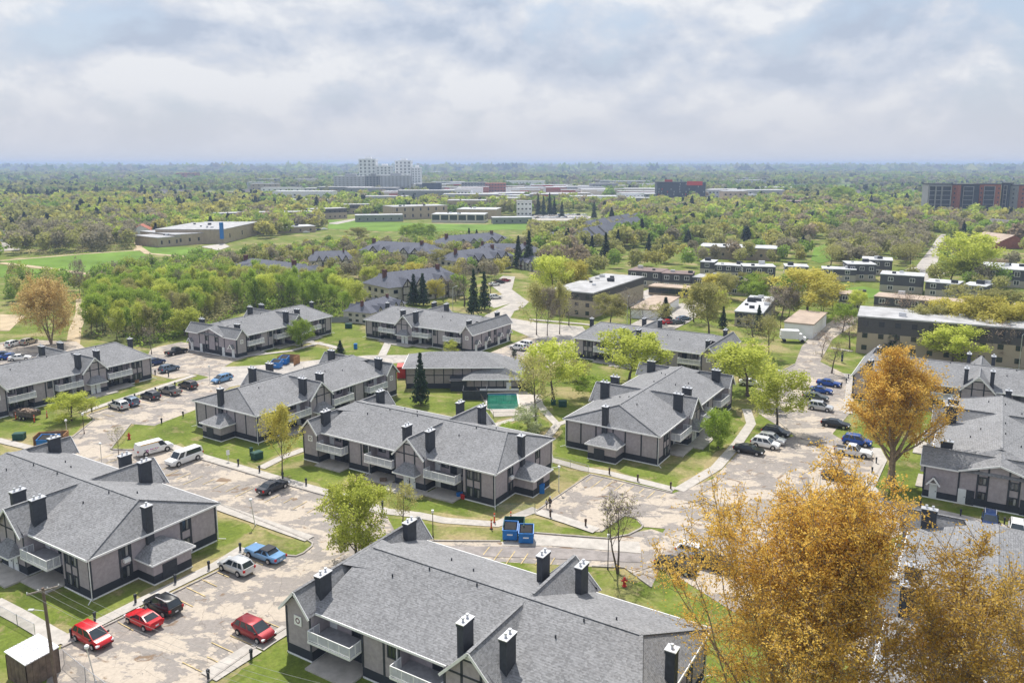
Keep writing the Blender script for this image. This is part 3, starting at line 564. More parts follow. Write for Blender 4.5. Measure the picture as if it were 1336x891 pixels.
M_PALEGLASS = mat('pale_lit_window', (0.34, 0.37, 0.37), 0.3, 0.1); M_CHIMBRICK = mat('brown_chimney_brick', (0.135, 0.062, 0.055), 0.9, 0.2, 2)
def pane_mesh(w, h, m, frame):
    k = ('bw', round(w, 1), round(h, 1), m.name, frame)
    if k not in CACHE:
        b = MB(); b.box(-w / 2, w / 2, -.06, -.002, 0, h); f = None
        if frame:
            f = MB(); t = .14
            for q in ((-w / 2 - t, w / 2 + t, -t, 0), (-w / 2 - t, w / 2 + t, h, h + t), (-w / 2 - t, -w / 2, 0, h), (w / 2, w / 2 + t, 0, h)): f.box(q[0], q[1], -.1, -.002, q[2], q[3])
            f.box(-.06, .06, -.1, -.061, 0, h); f = f.mesh('frame', M_WHITE)
        CACHE[k] = (b.mesh('window', m), f)
    return CACHE[k]
def frame_of(a, b):
    A, B = at(*a), at(*b); d = B - A; return A, math.atan2(d.y, d.x), d.length
def block(label, a, b, top, depth, wall, roof, cols=0, rows=0, ww=1.2, wh=1.3, sides=True, h=None, name='building', cat='building', glassm=None, parapet=.35, frame=False, group=None, units=0, world=None):
    A, t, w = frame_of(a, b) if world is None else (Vector((*world[0], 0)), R(world[1]), world[2]); h = h or max(2.5, height_at(a, top)); o = empty(name, A, t)
    m = MB(); m.box(0, w, 0, depth, -.5, h); m.obj('wall', wall, o)
    r = MB(); r.box(-.2, w + .2, -.2, depth + .2, h + .002, h + parapet); ro = r.obj('roof', roof, o)
    rnd = random.Random(int(a[0] * 7 + a[1])); gm = glassm or M_GLASS
    if cols and rows:
        fh = h / rows; wm, fm = pane_mesh(ww, min(wh, fh * .62), gm, frame)
        def put(x, y, z, rz):
            q = link('window', wm, o, (x, y, z), R(rz))
            if fm: link('frame', fm, q)
        for j in range(rows):
            z = fh * (j + .32)
            for i in range(cols): put(w * (i + .5) / cols, 0, z, 0)
            if sides:
                n = max(1, min(int(depth / (w / cols)), 12))
                for i in range(n):
                    put(w if A.x < 0 else 0, depth * (i + .5) / n, z, 90 if A.x < 0 else -90)
    for i in range(units):
        u = MB(); x, y, s = rnd.uniform(.1, .85) * w, rnd.uniform(.15, .85) * depth, rnd.uniform(.6, 1.6); u.box(x, x + s * 1.5, y, y + s, h + parapet + .002, h + parapet + s * .8); u.obj('roof_unit', M_METAL if i % 2 else M_CHAR, ro)
    tag(o, label, cat, group); c, s_ = math.cos(t), math.sin(t); P = lambda x, y: (A.x + c * x - s_ * y, A.y + s_ * x + c * y)
    EXCL.append((np.array([P(0, 0), P(w, 0), P(w, depth), P(0, depth)]), 3.0)); return o
TG = 'dark flat-roofed townhouses'
def town(label, a, b, top, depth=10, roof=None, cols=3): return block(label, a, b, top, depth, M_TOWN, roof or M_WHITEROOF, cols, 2, 1.5, 1.25, frame=True, name='townhouse', cat='townhouse', group=TG, units=2, parapet=.25)
town('dark townhouse with pale flat roof behind the bright green leafing tree', (969, 368), (1011, 369), 348, 9)
town('small dark townhouse left of the yellow-green tree crown', (1024, 363), (1054, 364), 348, 9, cols=2)
town('low dark townhouse with a single window at its left end, above the yellow tree', (1072, 366), (1116, 368), 351, 8, cols=2)
town('dark townhouse stepping back behind the low one, grey-white roof', (1105, 366), (1142, 367), 345, 10)
town('rearmost townhouse of the stepped row, its roof paler than the others', (1124, 358), (1163, 360), 339, 12)
town('far left dark townhouse of the group with twin windows under the flat roof', (913, 358), (931, 359), 342, 9, cols=1)
town('pale-fronted townhouse beside the one with twin windows', (932, 362), (968, 364), 346, 8)
town('dark two-storey townhouse with two white-framed windows at the street end', (1147, 380), (1203, 384), 358, 10, cols=2)
town('dark townhouse right of the street, partly behind the olive tree', (1206, 386), (1248, 390), 368, 9, cols=2)
town('last dark townhouse before the tall pale green tree at the right', (1255, 390), (1284, 393), 372, 9, cols=2)
town('long row of townhouses under a tan gravel roof behind the grey roofed flats', (1139, 408), (1345, 428), 387, 9, M_TANROOF, 9)
town('small tan-roofed house with a white balcony beside the playground', (1094, 404), (1124, 406), 384, 9, M_TANROOF, 2)
town('dark brown-roofed townhouse right of the big pale flat roof', (819, 373), (862, 376), 353, 10, M_BROWNROOF)
town('grey-fronted townhouse in the middle of the brown-roofed row', (863, 377), (902, 379), 357, 9, M_BROWNROOF, 3)
town('right end of the brown-roofed townhouse row, with lighter roof', (903, 381), (940, 384), 362, 9, M_FLATROOF, 2)
town('little brown-roofed townhouse half hidden by the bright green tree', (944, 384), (972, 386), 366, 9, M_BROWNROOF, 1)
block('long beige flats under a pale grey flat roof behind the row of yellowing trees', (1116, 450), (1350, 474), 413, 15, M_FLATS, M_FLATROOF, 14, 3, 1.2, 1.2, name='flats', cat='apartment building', units=4, h=9.0, world=((85.0, 190.3), -26, 50))
block('dark flats with a bright white roof at the right edge', (1285, 373), (1350, 377), 351, 22, M_TOWN, M_WHITEROOF, 4, 2, 1.6, 1.6, name='flats', cat='apartment building', frame=True, units=5)
block('long beige flats with large pale flat roof beyond the street', (726, 414), (773, 416), 382, 41, M_FLATS, M_FLATROOF, 4, 3, 1.2, 1.2, name='flats', cat='apartment building', units=7, h=7.5, world=((11.9, 241.5), -31, 14.5))
block('low garage with white end wall and tan roof beside the cube van', (1025, 433), (1059, 437), 420, 20, M_WHITEWALL, M_TANROOF, name='garage', cat='garage', h=3.7, world=((73.7, 209.4), -31, 7.4))
block('carport with dark openings in front of the brown-roofed townhouses', (846, 385), (908, 390), 374, 7, M_BEIGE, M_TANROOF, 7, 1, 2.4, 2.2, False, name='carport', cat='carport')  # openings are dark panes on the front, shade inside put into their colour
block('row of garages with a white end wall between the leafless trees', (823, 415), (858, 418), 403, 26, M_WHITEWALL, M_TANROOF, name='garage', cat='garage')
block('flats with bright white stepped roof among the trees', (958, 425), (994, 428), 407, 30, M_TOWN, M_WHITEROOF, 3, 2, name='flats', cat='apartment building', units=8)
block('long low building with white roof among olive trees', (912, 337), (1012, 341), 322, 16, M_BEIGE, M_WHITEROOF, 8, 1, name='flats', cat='apartment building', units=5)
# schools
block('front wing of the tan brick school at the edge of the field', (206.5, 323), (236, 320.5), 311, 26, M_TAN, M_FLATROOF, 3, 1, 1.0, 2.0, name='school_wing', cat='school', units=2)
block('middle wing of the tan brick school with grey rooftop boxes', (230, 321), (277, 317), 307, 40, M_TAN, M_FLATROOF, 4, 1, 1.2, 2.0, name='school_wing', cat='school', units=6)
sc1 = block('tallest wing of the tan brick school, with a blue pipe on its roof', (292, 318), (338, 306), 300, 40, M_TAN, M_FLATROOF, 3, 1, 1.5, 2.5, name='school_wing', cat='school', units=7)
p_ = MB(); p_.box(-3, -1.2, -.9, .9, 3, 12.5); p_.obj('vent_stack', M_BLUE, sc1)
block('long tan three-storey school block beyond the green field', (513, 287), (584, 284.5), 270.5, 25, M_TAN, M_FLATROOF, 7, 2, 1.4, 2.6, name='school_wing', cat='school', units=5)
block('low pale school wing with three big dark windows', (563, 290.5), (632, 291), 280, 22, M_CREAM, M_WHITEROOF, 6, 1, 6, 4, name='school_wing', cat='school', units=4)
block('tan gym wing standing behind the low pale school wing', (596, 286), (647, 286.5), 273.5, 30, M_TAN, M_WHITEROOF, name='school_wing', cat='school', units=4)
block('rear tan school block with flat roof and dark windows', (584, 280), (634, 280), 262, 22, M_TAN, M_FLATROOF, 8, 2, name='school_wing', cat='school', units=3)
block('greenish portable classroom left of the long tan school block', (464, 290), (526, 289), 281.5, 12, M_GREENGREY, M_WHITEROOF, 6, 1, name='portable_classroom', cat='classroom')
block('greenish portable classroom at the right end of the green field', (643, 292.5), (694, 292), 284.5, 12, M_GREENGREY, M_WHITEROOF, 5, 1, name='portable_classroom', cat='classroom')
block('white three-storey apartment house beside the row of dark spruces', (674, 282), (694, 282), 263, 16, M_WHITEWALL, M_GREYWALL, 4, 3, 1.6, 1.2, name='apartment_house', cat='apartment house')
block('grey flat-roofed walk-up behind bare trees left of the field', (335, 292), (407, 291), 276, 14, M_FLATS, M_FLATROOF, 9, 2, name='walk_up', cat='apartment building', h=8.5)
block('grey flat-roofed walk-up next to the street by the field', (408, 287), (453, 285), 272, 14, M_FLATS, M_FLATROOF, 7, 2, name='walk_up', cat='apartment building', h=8.5)
block('dark walk-up behind the portable classroom', (443, 279.5), (494, 279), 268, 14, M_FLATS, M_FLATROOF, 7, 2, name='walk_up', cat='apartment building', h=8.5)
block('flat-roofed walk-up beyond the tan school at the left', (285, 294), (332, 292), 279, 14, M_FLATS, M_FLATROOF, 7, 2, name='walk_up', cat='apartment building', h=8.5)
block('low annex with white roof between the tan school and the green field', (330, 307), (412, 303), 299, 16, M_BEIGE, M_WHITEROOF, 6, 1, name='school_wing', cat='school', units=6)
# far towers
def tower(label, x0, x1, yb, yt, depth, wall, cols, m2, **k):
    o = block(label, (x0, yb), (x1, yb), yt, depth, wall, wall, name='tower_block', cat='tower', parapet=1.2, **k)
    A, t, w = frame_of((x0, yb), (x1, yb)); h = height_at((x0, yb), yt)
    n = 9; wm, _ = pane_mesh(w / cols * .45, h / n * .6, m2, False)
    for i in range(cols):
        for j in range(n): link('window', wm, o, (w * (i + .5) / cols, 0, h * (j + .2) / n))
    for i in (0, 1):
        for j in range(n): link('window', wm, o, (w if A.x < 0 else 0, depth * (i + .5) / 2, h * (j + .2) / n), R(90 if A.x < 0 else -90))
    p = MB(); p.box(w * .35, w * .7, depth * .2, depth * .7, h + 1.21, h + 4.5); p.obj('penthouse', wall, o)
    return o
tower('tall white tower at the left of the distant cluster', 469, 491, 249, 208.5, 24, M_WHITEWALL, 4, M_GREYWALL)
tower('lower white tower right of the tall left one', 491.5, 511, 249, 217.5, 24, M_WHITEWALL, 4, M_GREYWALL)
tower('tall white tower at the right of the distant cluster', 516, 537, 248, 210.5, 24, M_WHITEWALL, 4, M_GREYWALL)
tower('lower white tower at the right end of the cluster', 537.5, 549, 248, 219.5, 24, M_WHITEWALL, 3, M_GREYWALL)
tower('wide grey slab block in front of the white towers, left part', 436, 477, 254, 231, 18, M_PALEGREY, 8, M_GREYWALL)
tower('darker blue-grey slab in the middle of the slab row', 478, 495, 254, 230.5, 18, M_GREYWALL, 4, M_NAVY)
tower('grey slab block at the right end of the slab row', 496, 535, 254, 230, 18, M_PALEGREY, 8, M_GREYWALL)
block('dark glass office box right of the white towers', (551, 254), (575, 254), 239.5, 20, M_NAVY, M_NAVY, name='office_block', cat='office')
block('grey office with many windows behind the shops', (602, 250), (634, 250), 238.5, 20, M_GREYWALL, M_GREYWALL, 8, 4, 3, 1.6, name='office_block', cat='office')
block('red brick office behind the shops', (633, 251), (660, 251), 239.5, 20, M_BRICK, M_BRICK, 7, 3, 3, 2, name='office_block', cat='office')
block('small white apartment tower far left of the cluster', (335, 243), (362, 243), 233.5, 20, M_GREYWALL, M_WHITEROOF, 5, 3, 4, 3, name='office_block', cat='office')
block('dark brick block on the far left plain', (230, 236), (256, 236), 226, 30, M_BRICK, M_BRICK, 4, 3, 5, 3, name='office_block', cat='office')
# dark hotel with red roof signs
A_, t_, w_ = frame_of((857, 263), (920, 263)); hh = height_at((857, 263), 237.5)
ho = empty('hotel', A_, t_); b = MB(); b.prism([(4, 0), (w_, 0), (w_, 16), (4, 16)], -.5, 4); b.prism([(0, -.01), (w_ * .6, -.01), (w_ * .6, 16), (0, 16)], 4, hh); b.prism([(w_ * .6, .5), (w_, .5), (w_, 16), (w_ * .6, 16)], 4, hh - .6); b.obj('wall', M_NAVY, ho)
rr = random.Random(5); pw, _ = pane_mesh(1.0, 1.8, M_PALEGLASS, False); pr, _ = pane_mesh(1.0, 1.8, M_RED, False)
for j in range(6):
    for i in range(16):
        if rr.random() < .36 and (i < 11 or rr.random() < .35): link('window', pr if rr.random() < .08 else pw, ho, (w_ * (i + .5) / 16 + rr.uniform(-.4, .4), -.03 if i < 9.6 else .47, 4.6 + j * (hh - 5) / 6))
for x0, x1, z0, z1, y in ((w_ * .17, w_ * .33, hh - .2, hh + 2.6, 6), (w_ * .61, w_ * .93, hh - 4.3, hh + .6, -.4)):
    b = MB(); b.box(x0, x1, y, y + .8, z0, z1); b.obj('sign_board', M_RED, ho)
b = MB(); b.box(w_ * .83, w_ * .87, .05, .45, 3.4, 6); b.obj('sign_board', M_RED, ho)
tag(ho, 'dark hotel with scattered pale windows and red boards along its roof', 'hotel'); EXCL.append((np.array([(A_.x, A_.y), (A_.x + w_, A_.y), (A_.x + w_, A_.y + 18), (A_.x, A_.y + 18)]), 8))
block('bright blue and tan store right of the hotel', (969, 267), (991, 267), 259.5, 16, M_BLUE, M_WHITEROOF, name='store', cat='store'); block('tan end of the store beside the blue front', (991.5, 267), (1006, 267), 262, 16, M_TAN, M_WHITEROOF, name='store', cat='store')
block('long brown low warehouse behind the right-hand trees', (1008, 274), (1078, 276), 262.5, 25, M_BROWNROOF, M_BROWNROOF, 14, 1, 1, 4, name='warehouse', cat='warehouse')
block('low store with white signs left of the blue one', (915, 268), (945, 268), 262, 14, M_GREYWALL, M_GREYWALL, 5, 1, 4, 2.0, name='store', cat='store', glassm=M_WHITEWALL)
# brick apartment slabs at the right
def slab(label, x0, x1, yt, wall, cols, grid, yb=286):
    o = block(label, (x0, yb), (x1, yb + .4), yt, 18, wall, M_CHAR, name='apartment_slab', cat='apartment tower', parapet=.8); A, t, w = frame_of((x0, yb), (x1, yb + .4)); h = height_at((x0, yb), yt)
    for c, d in grid:
        p = MB(); p.box(w * c, w * d, -.12, -.02, 1, h - 1.5); bay = p.obj('balcony_bay', M_NAVY, o); q = MB(); n = 7
        for j in range(n + 1): z = 1 + (h - 2.5) * j / n; q.box(w * c, w * d, -1.2, -.13, z, z + .35)
        for x in (c, d): q.box(w * x - .15, w * x + .15, -1.0, -.13, 1, h - 1.2)
        q.obj('balcony_rail', M_FLATROOF, bay)
    for c in cols:
        for j in range(7): wm, _ = pane_mesh(1.1, 1.5, M_NAVY, False); link('window', wm, o, (w * c, 0, 1.6 + (h - 2.5) * (j + .2) / 7))
    return o
slab('dark grey balconied slab at the left end of the brick apartment row', 1208, 1238, 241, M_GREYWALL, (), ((.04, .3), (.33, .56), (.6, .97)))
slab('slab with a brick stripe and teal panel, second of the apartment row', 1238.6, 1246, 241.5, M_BRICK, (.5,), ())
slab('grey slab with one wide balcony bay, under the green parapet', 1246.6, 1274, 241.5, M_NAVY, (.95,), ((.25, .72),))
slab('red brick slab with a wide white-framed balcony bay', 1274.6, 1302, 241, M_BRICK, (.08, .9), ((.2, .7),))
slab('narrow dark slab with two white pipes between the brick ones', 1302.6, 1313, 240, M_NAVY, (), ((.3, .7),))
slab('grey slab beside the red brick end at the right edge', 1313.6, 1324, 242.5, M_GREYWALL, (.5,), ())
slab('red brick end slab cut by the right edge', 1324.6, 1350, 242.5, M_BRICK, (.25, .7), ())
# ---- gabled houses
def house_mesh(w, d, h, rh, wall, roof):
    k = ('h', w, d, h, rh, wall.name, roof.name)
    if k not in CACHE:
        m = MB(); m.box(-w / 2, w / 2, -d / 2, d / 2, -.3, h)
        for y, s in ((-d / 2, 1), (d / 2, -1)): m.poly(*[(-w / 2, y, h), (w / 2, y, h), (0, y, h + rh)][::s])
        r = MB(); e = .5; z = h - e * rh / (w / 2)
        for s in (1, -1): P = [(0, -d / 2 - e, h + rh + .06), (s * (w / 2 + e), -d / 2 - e, z), (s * (w / 2 + e), d / 2 + e, z), (0, d / 2 + e, h + rh + .06)]; r.poly(*(P if s > 0 else P[::-1]))
        CACHE[k] = (m.mesh('wall', wall), r.mesh('roof', roof))
    return CACHE[k]
def house(label, px, py, w, d, h, rh, wall, roof, rz, group=None, excl=True, cat='house', loc=None):
    p = at(px, py) if loc is None else Vector(loc); o = empty('house', p, R(rz)); a, b = house_mesh(w, d, h, rh, wall, roof); link('wall', a, o); link('roof', b, o); tag(o, label, cat, group)
    if excl: EXCL.append((np.array([(p.x - w / 2, p.y - d / 2), (p.x + w / 2, p.y - d / 2), (p.x + w / 2, p.y + d / 2), (p.x - w / 2, p.y + d / 2)]), 2.0))
    return o
M_ASPHROOF = mat('far_grey_roof', (0.16, 0.15, 0.155), 0.95, 0.2, 0.4, obj_var=0.35); M_TANHOUSE = mat('far_house_wall', (0.46, 0.42, 0.37), 0.9, 0.1, 0.3, obj_var=0.25)
house('brick bungalow with a white porch gable at the right, beyond the tall pale green tree', 1302, 322, 20, 22, 3.5, 4, M_BRICK, M_TANROOF, 8); house('tan-roofed house behind the brick bungalow', 1306, 304, 26, 20, 5, 4, M_TAN, M_ASPHROOF, 5)
house('white house with a grey roof between the field and the left edge', 6, 314, 14, 18, 3.2, 3.0, M_WHITEWALL, M_ASPHROOF, 100); house('red-roofed house with a white gable behind the tan school', 186, 309, 14, 16, 4, 4, M_WHITEWALL, M_BRICK, 20)
for i, (x, y) in enumerate(((765, 321), (775, 319), (786, 316), (796, 313), (806, 310), (815, 307), (824, 304), (770, 309), (784, 306), (800, 302), (814, 299), (829, 297))):
    house('dark grey gabled row house of the terrace climbing towards the hotel', x, y, 11, 20, 6, 4.5, M_CREAM, M_SLATE, -28 + (i % 3) * 4, 'row houses below the hotel')
block('dark flat building left of the row houses', (712, 318), (741, 319), 306, 14, M_NAVY, M_SLATE, 4, 2, name='flats', cat='apartment building')
rh = random.Random(11); n = 0
while n < 150:
    x, y = rh.uniform(1085, 1400), rh.uniform(229, 262)
    if y > 241 and 1195 < x: y = rh.uniform(229, 240)
    if (1000 < x < 1135 and 240 < y < 248): continue
    house('small grey-roofed house of the far subdivision at the right', x, y, 12, 15, 5, 3.5, M_TANHOUSE, M_ASPHROOF, rh.choice((0, 90, 30, 120)), 'houses of the far subdivision', False); n += 1
for i in range(40):
    x, y = rh.uniform(-40, 420), rh.uniform(232, 268)
    house('small roof showing between the trees of the left suburb', x, y, 12, 15, 4.5, 3.5, M_TANHOUSE, M_ASPHROOF, rh.choice((0, 90)), 'roofs in the left suburb', False)
for i in range(60):
    x, y = rh.uniform(500, 880), rh.choice((rh.uniform(246, 256), rh.uniform(250, 266))); p = at(x, y)
    w = rh.uniform(22, 75); hgt = rh.uniform(6, 11); o = empty('shop', p); m = MB(); m.box(-w / 2, w / 2, 0, rh.uniform(15, 30), -.3, hgt); m.obj('wall', rh.choice((M_WHITEWALL, M_TAN, M_GREYWALL, M_BRICK, M_CREAM)), o)
    m = MB(); m.box(-w / 2 - .2, w / 2 + .2, -.2, 30, hgt, hgt + .5); m.obj('roof', rh.choice((M_WHITEROOF, M_FLATROOF, M_WHITEROOF, M_GREYWALL)), o)
    m = MB(); m.box(-w * .2, w * .1, -.4, -.02, hgt - 2.2, hgt - .6); m.obj('sign_board', rh.choice((M_RED, M_WHITE, M_BLUE, M_RED)), o)
    tag(o, 'low shop with a flat pale roof in the distant retail strip', 'shop', 'shops of the distant retail strip')
for i in range(64):
    x, y = rh.uniform(300, 1010), rh.uniform(236, 272)
    if 500 < x < 900 and 246 < y < 266 and i % 2: continue
    q = at(x, y); block('pale flat-roofed building rising from the trees of the far town', (x, y), (x + rh.uniform(24, 85) / q.y * FPX * .9, y + rh.uniform(-.3, .3)), 0, rh.uniform(14, 30), rh.choice((M_TAN, M_PALEGREY, M_WHITEWALL, M_CREAM, M_GREYWALL, M_PALEGREY)), rh.choice((M_FLATROOF, M_WHITEROOF)), rh.randint(4, 9), 2, 2.2, 1.8, False, h=rh.uniform(8, 14.5), group='pale buildings of the far town', name='far_building')
for i in range(60):                                                    # scattered long roofs on the far plain
    x = rh.uniform(-50, 1390); y = rh.uniform(221.5, 231); p = at(x, y); w = rh.uniform(40, 150)
    o = empty('warehouse', p); m = MB(); m.box(-w / 2, w / 2, 0, 40, -.3, rh.uniform(7, 13)); m.obj('wall', rh.choice((M_WHITEWALL, M_GREYWALL, M_TAN, M_CREAM, M_GREYWALL)), o)
    tag(o, 'pale roof of a far building on the hazy plain', 'warehouse', 'far buildings on the plain')
# ---- timbered slate-roofed blocks behind the wood
M_TUDOR = mat('cream_stucco', (0.50, 0.47, 0.42), 0.9, 0.12, 0.6); M_TIMBER = mat('dark_timber', (0.028, 0.022, 0.02), 0.8, 0.2)
def tudor():
    o = empty('timbered_block'); Lh, Wh, E, Rg = 17.0, 8.0, 6.6, 11.0
    m = MB(); m.box(-Lh, Lh, -Wh, Wh, -.3, E); m.obj('wall', M_TUDOR, o)
    r = MB(); e = .6; x, y = Lh + e, Wh + e; P, Q = (-Lh + 5, 0, Rg), (Lh - 5, 0, Rg); z = E - .25
    r.poly((-x, -y, z), (x, -y, z), Q, P); r.poly((x, y, z), (-x, y, z), P, Q); r.poly((-x, y, z), (-x, -y, z), P); r.poly((x, -y, z), (x, y, z), Q)
    rf = r.obj('roof', M_SLATE, o)
    for cx in (-Lh + 3.2, Lh - 7): c = MB(); c.box(cx - .6, cx + .6, -1.6, -.4, 7, Rg + 1.3); c.box(cx - .72, cx + .72, -1.72, -.28, Rg + 1.0, Rg + 1.25); c.obj('chimney', M_CHIMBRICK, o)
    for k in range(8): c = MB(); a = -Lh + 5 + k * 3.0; c.box(a, a + .35, .1, .4, Rg - .6, Rg + .35); c.obj('roof_vent', M_TIMBER, rf)
    for s in (-1, 1):
        for gx in (-9.5, -4.0, 5.5, 11.0):
            g_ = MB(); w = 2.0; y0 = s * (Wh + 1.0); zt = 9.3; zb = 6.2
            g_.poly((gx, y0, zt), (gx, s * 3, zt), (gx - w - .4, s * 3, zb), (gx - w - .4, y0, zb)); g_.poly((gx, s * 3, zt), (gx, y0, zt), (gx + w + .4, y0, zb), (gx + w + .4, s * 3, zb))
            go = g_.obj('gable', M_SLATE, o); f = MB(); yf = s * (Wh + .8); f.poly(*[(gx - w, yf, zb), (gx + w, yf, zb), (gx, yf, zt - .3)][::-s]); f.poly(*[(gx - w, yf, 0), (gx + w, yf, 0), (gx + w, yf, zb), (gx - w, yf, zb)][::-s]); fo = f.obj('gable_front', M_TUDOR, go)
            t = MB(); yt = s * (Wh + .86)
            for p, q in (((gx - w, zb), (gx, zt - .3)), ((gx, zt - .3), (gx + w, zb)), ((gx - w, zb), (gx + w, zb)), ((gx, zb), (gx, zt - .5)), ((gx - w, 3.2), (gx + w, 3.2)), ((gx - w, 0), (gx - w, zb)), ((gx + w, 0), (gx + w, zb))): t.bar((p[0], yt, p[1]), (q[0], yt, q[1]), .1, .3)
            t.obj('timbering', M_TIMBER, fo)
        for u in (-14, -6.8, .8, 8.3, 14.5):
            for z in (.9, 3.9): wm, fm = pane_mesh(1.8, 1.4, M_GLASS, False); link('window', wm, o, (u, s * Wh, z), 0 if s < 0 else math.pi)
        b = MB(); b.box(-8.6, -5, s * Wh, s * (Wh + 1.5), 2.6, 3.4) if s > 0 else b.box(-8.6, -5, s * (Wh + 1.5), s * Wh, 2.6, 3.4); b.obj('balcony', M_CHIMBRICK, o)
    for s in (-1, 1):
        for v in (-4, 0, 4):
            for z in (.9, 3.9): wm, fm = pane_mesh(1.8, 1.4, M_GLASS, False); link('window', wm, o, (s * Lh, v, z), s * math.pi / 2)
    return o
tp = tudor(); used = False
for (x0, y0), (x1, y1), scl, lab in (((328, 334), (392, 341), 1.0, 'leftmost slate-roofed timbered block, behind the bright green wood'), ((412, 321), (450, 320), .85, 'slate-roofed timbered block half hidden behind brown leafless trees'),
    ((494, 312), (557, 315), 1.0, 'slate-roofed timbered block with two tall brick chimneys below the green field'), ((585, 304), (645, 300), .95, 'rearmost timbered block, its slate roof reaching the edge of the field'),
    ((505, 352), (574, 345), 1.0, 'nearest timbered block, with a pair of spruces before its front'), ((596, 323), (644, 318), .95, 'timbered block beside the small parking lot with the white cars'),
    ((634, 311), (690, 312), .85, 'timbered block behind the tall pair of dark spruces'), ((688, 319), (712, 323), .6, 'short timbered block with white gable right of the tall spruces'), ((472, 374), (505, 366), .6, 'low slate-roofed wing at the foot of the nearest timbered block')):
    A, B = at(x0, y0, 10.5), at(x1, y1, 10.5); o = tp if not used else copy_tree(tp); used = True
    mid = (A + B) / 2; o.location = (mid.x, mid.y, 0); d = B - A; o.rotation_euler = (0, 0, math.atan2(d.y, d.x)); s = scl; k = d.length / 24.0
    o.scale = (max(.55, min(1.25, k)), s, s * .88); tag(o, lab, 'apartment block', 'timbered blocks with slate roofs')
    t = math.atan2(d.y, d.x); u = Vector((math.cos(t), math.sin(t))); v = Vector((-u.y, u.x)); c = Vector((mid.x, mid.y)); EXCL.append((np.array([tuple(c + u * i * o.scale[0] + v * j * s) for i, j in ((-17, -9), (17, -9), (17, 9), (-17, 9))]), 1.5))
# ---- clubhouse, pool and their fence
M_PANEL = stucco('taupe_panels', (0.33, 0.29, 0.28), CHAR, 1.1)
cl = empty('clubhouse', (-22.0, 158.6, 0), R(1)); m = MB(); m.box(0, 20.5, 0, 11, -.2, 4.6); m.box(12.6, 23.4, -2.6, -.001, -.2, 2.75); m.box(20.501, 25.0, 0, 10, -.2, 2.75)
nf = len(m.f); 
for x in [i * 1.95 for i in range(11)]: m.box(x - .07, x + .1, -.06, -.002, 1.1, 4.6)
m.box(0, 12.6, -.06, -.002, 2.75, 2.92)
for x in [12.7 + i * 1.5 for i in range(8)]: m.box(x - .05, x + .1, -2.66, -2.602, 1.1, 2.7)
wo_ = m.obj('wall', [M_PANEL, M_CHAR], cl); wo_.data.polygons.foreach_set('material_index', [0] * nf + [1] * (len(m.f) - nf))
r = MB(); P, Q = (4.5, 5.5, 6.6), (15.5, 5.5, 6.6); e = .6
r.poly((-e, -e, 4.55), (20.5, -e, 4.55), Q, P); r.poly((-e, 11 + e, 4.55), (-e, -e, 4.55), P); r.poly((25.8, 10.6, 2.7), (20, 11 + e, 4.4), (-e, 11 + e, 4.55), P, Q); r.poly(Q, (20.5, -e, 4.55), (25.8, -.8, 2.7), (25.8, 10.6, 2.7))
r.poly((11.9, -3.2, 2.72), (25.8, -3.2, 2.72), (25.8, -.8, 2.7), (20.5, -e, 4.55), (14.8, -.02, 4.0)); r.poly((11.9, -3.2, 2.72), (14.8, -.02, 4.0), (11.9, -.02, 2.72)); r.obj('roof', M_ROOF, cl)
f = MB(); f.box(-.7, 20.4, -.69, -.6, 4.4, 4.57); f.box(11.8, 25.85, -3.29, -3.2, 2.55, 2.74); f.box(25.8, 25.88, -3.2, 10.6, 2.52, 2.71); f.box(-.69, -.6, -.6, 11.6, 4.4, 4.57); f.obj('fascia', M_WHITE, cl)
wm, fm = pane_mesh(1.0, 1.6, M_WHITEWALL, False); link('door', wm, cl, (21.3, -2.6, .4)); 
tag(cl, 'low clubhouse with panelled grey walls and hipped roof behind the pool', 'clubhouse'); EXCL.append((np.array([(-23, 155), (4, 155), (4, 171), (-23, 171)]), 2))
sh = empty('pump_shed', (-12.6, 156.6, 0)); m = MB(); m.box(0, 7.5, 0, 1.9, -.1, 2.5); m.obj('wall', M_CHAR, sh); m = MB(); m.poly((-.2, -.3, 2.3), (7.7, -.3, 2.3), (7.7, 1.9, 2.75), (-.2, 1.9, 2.75)); m.obj('roof', M_CHAR, sh); tag(sh, 'charcoal lean-to shed against the clubhouse wall', 'shed')
en = MB(); en.box(-9.8, -5.0, 150.5, 150.62, -.1, 1.9); en.box(-9.8, -9.68, 150.62, 154.5, -.1, 1.9); en.box(-5.12, -5.0, 150.62, 154.5, -.1, 1.9); tag(en.obj('screen_fence', M_CHAR), 'charcoal board screen between the lawn and the pool', 'fence')
dk = [(624, 513), (686, 510.5), (703, 520), (700, 541), (645, 544)]
flat('pool_deck', dk, mat('pool_deck_concrete', (0.50, 0.45, 0.41), 0.9, 0.1, 0.8), z=0.06)
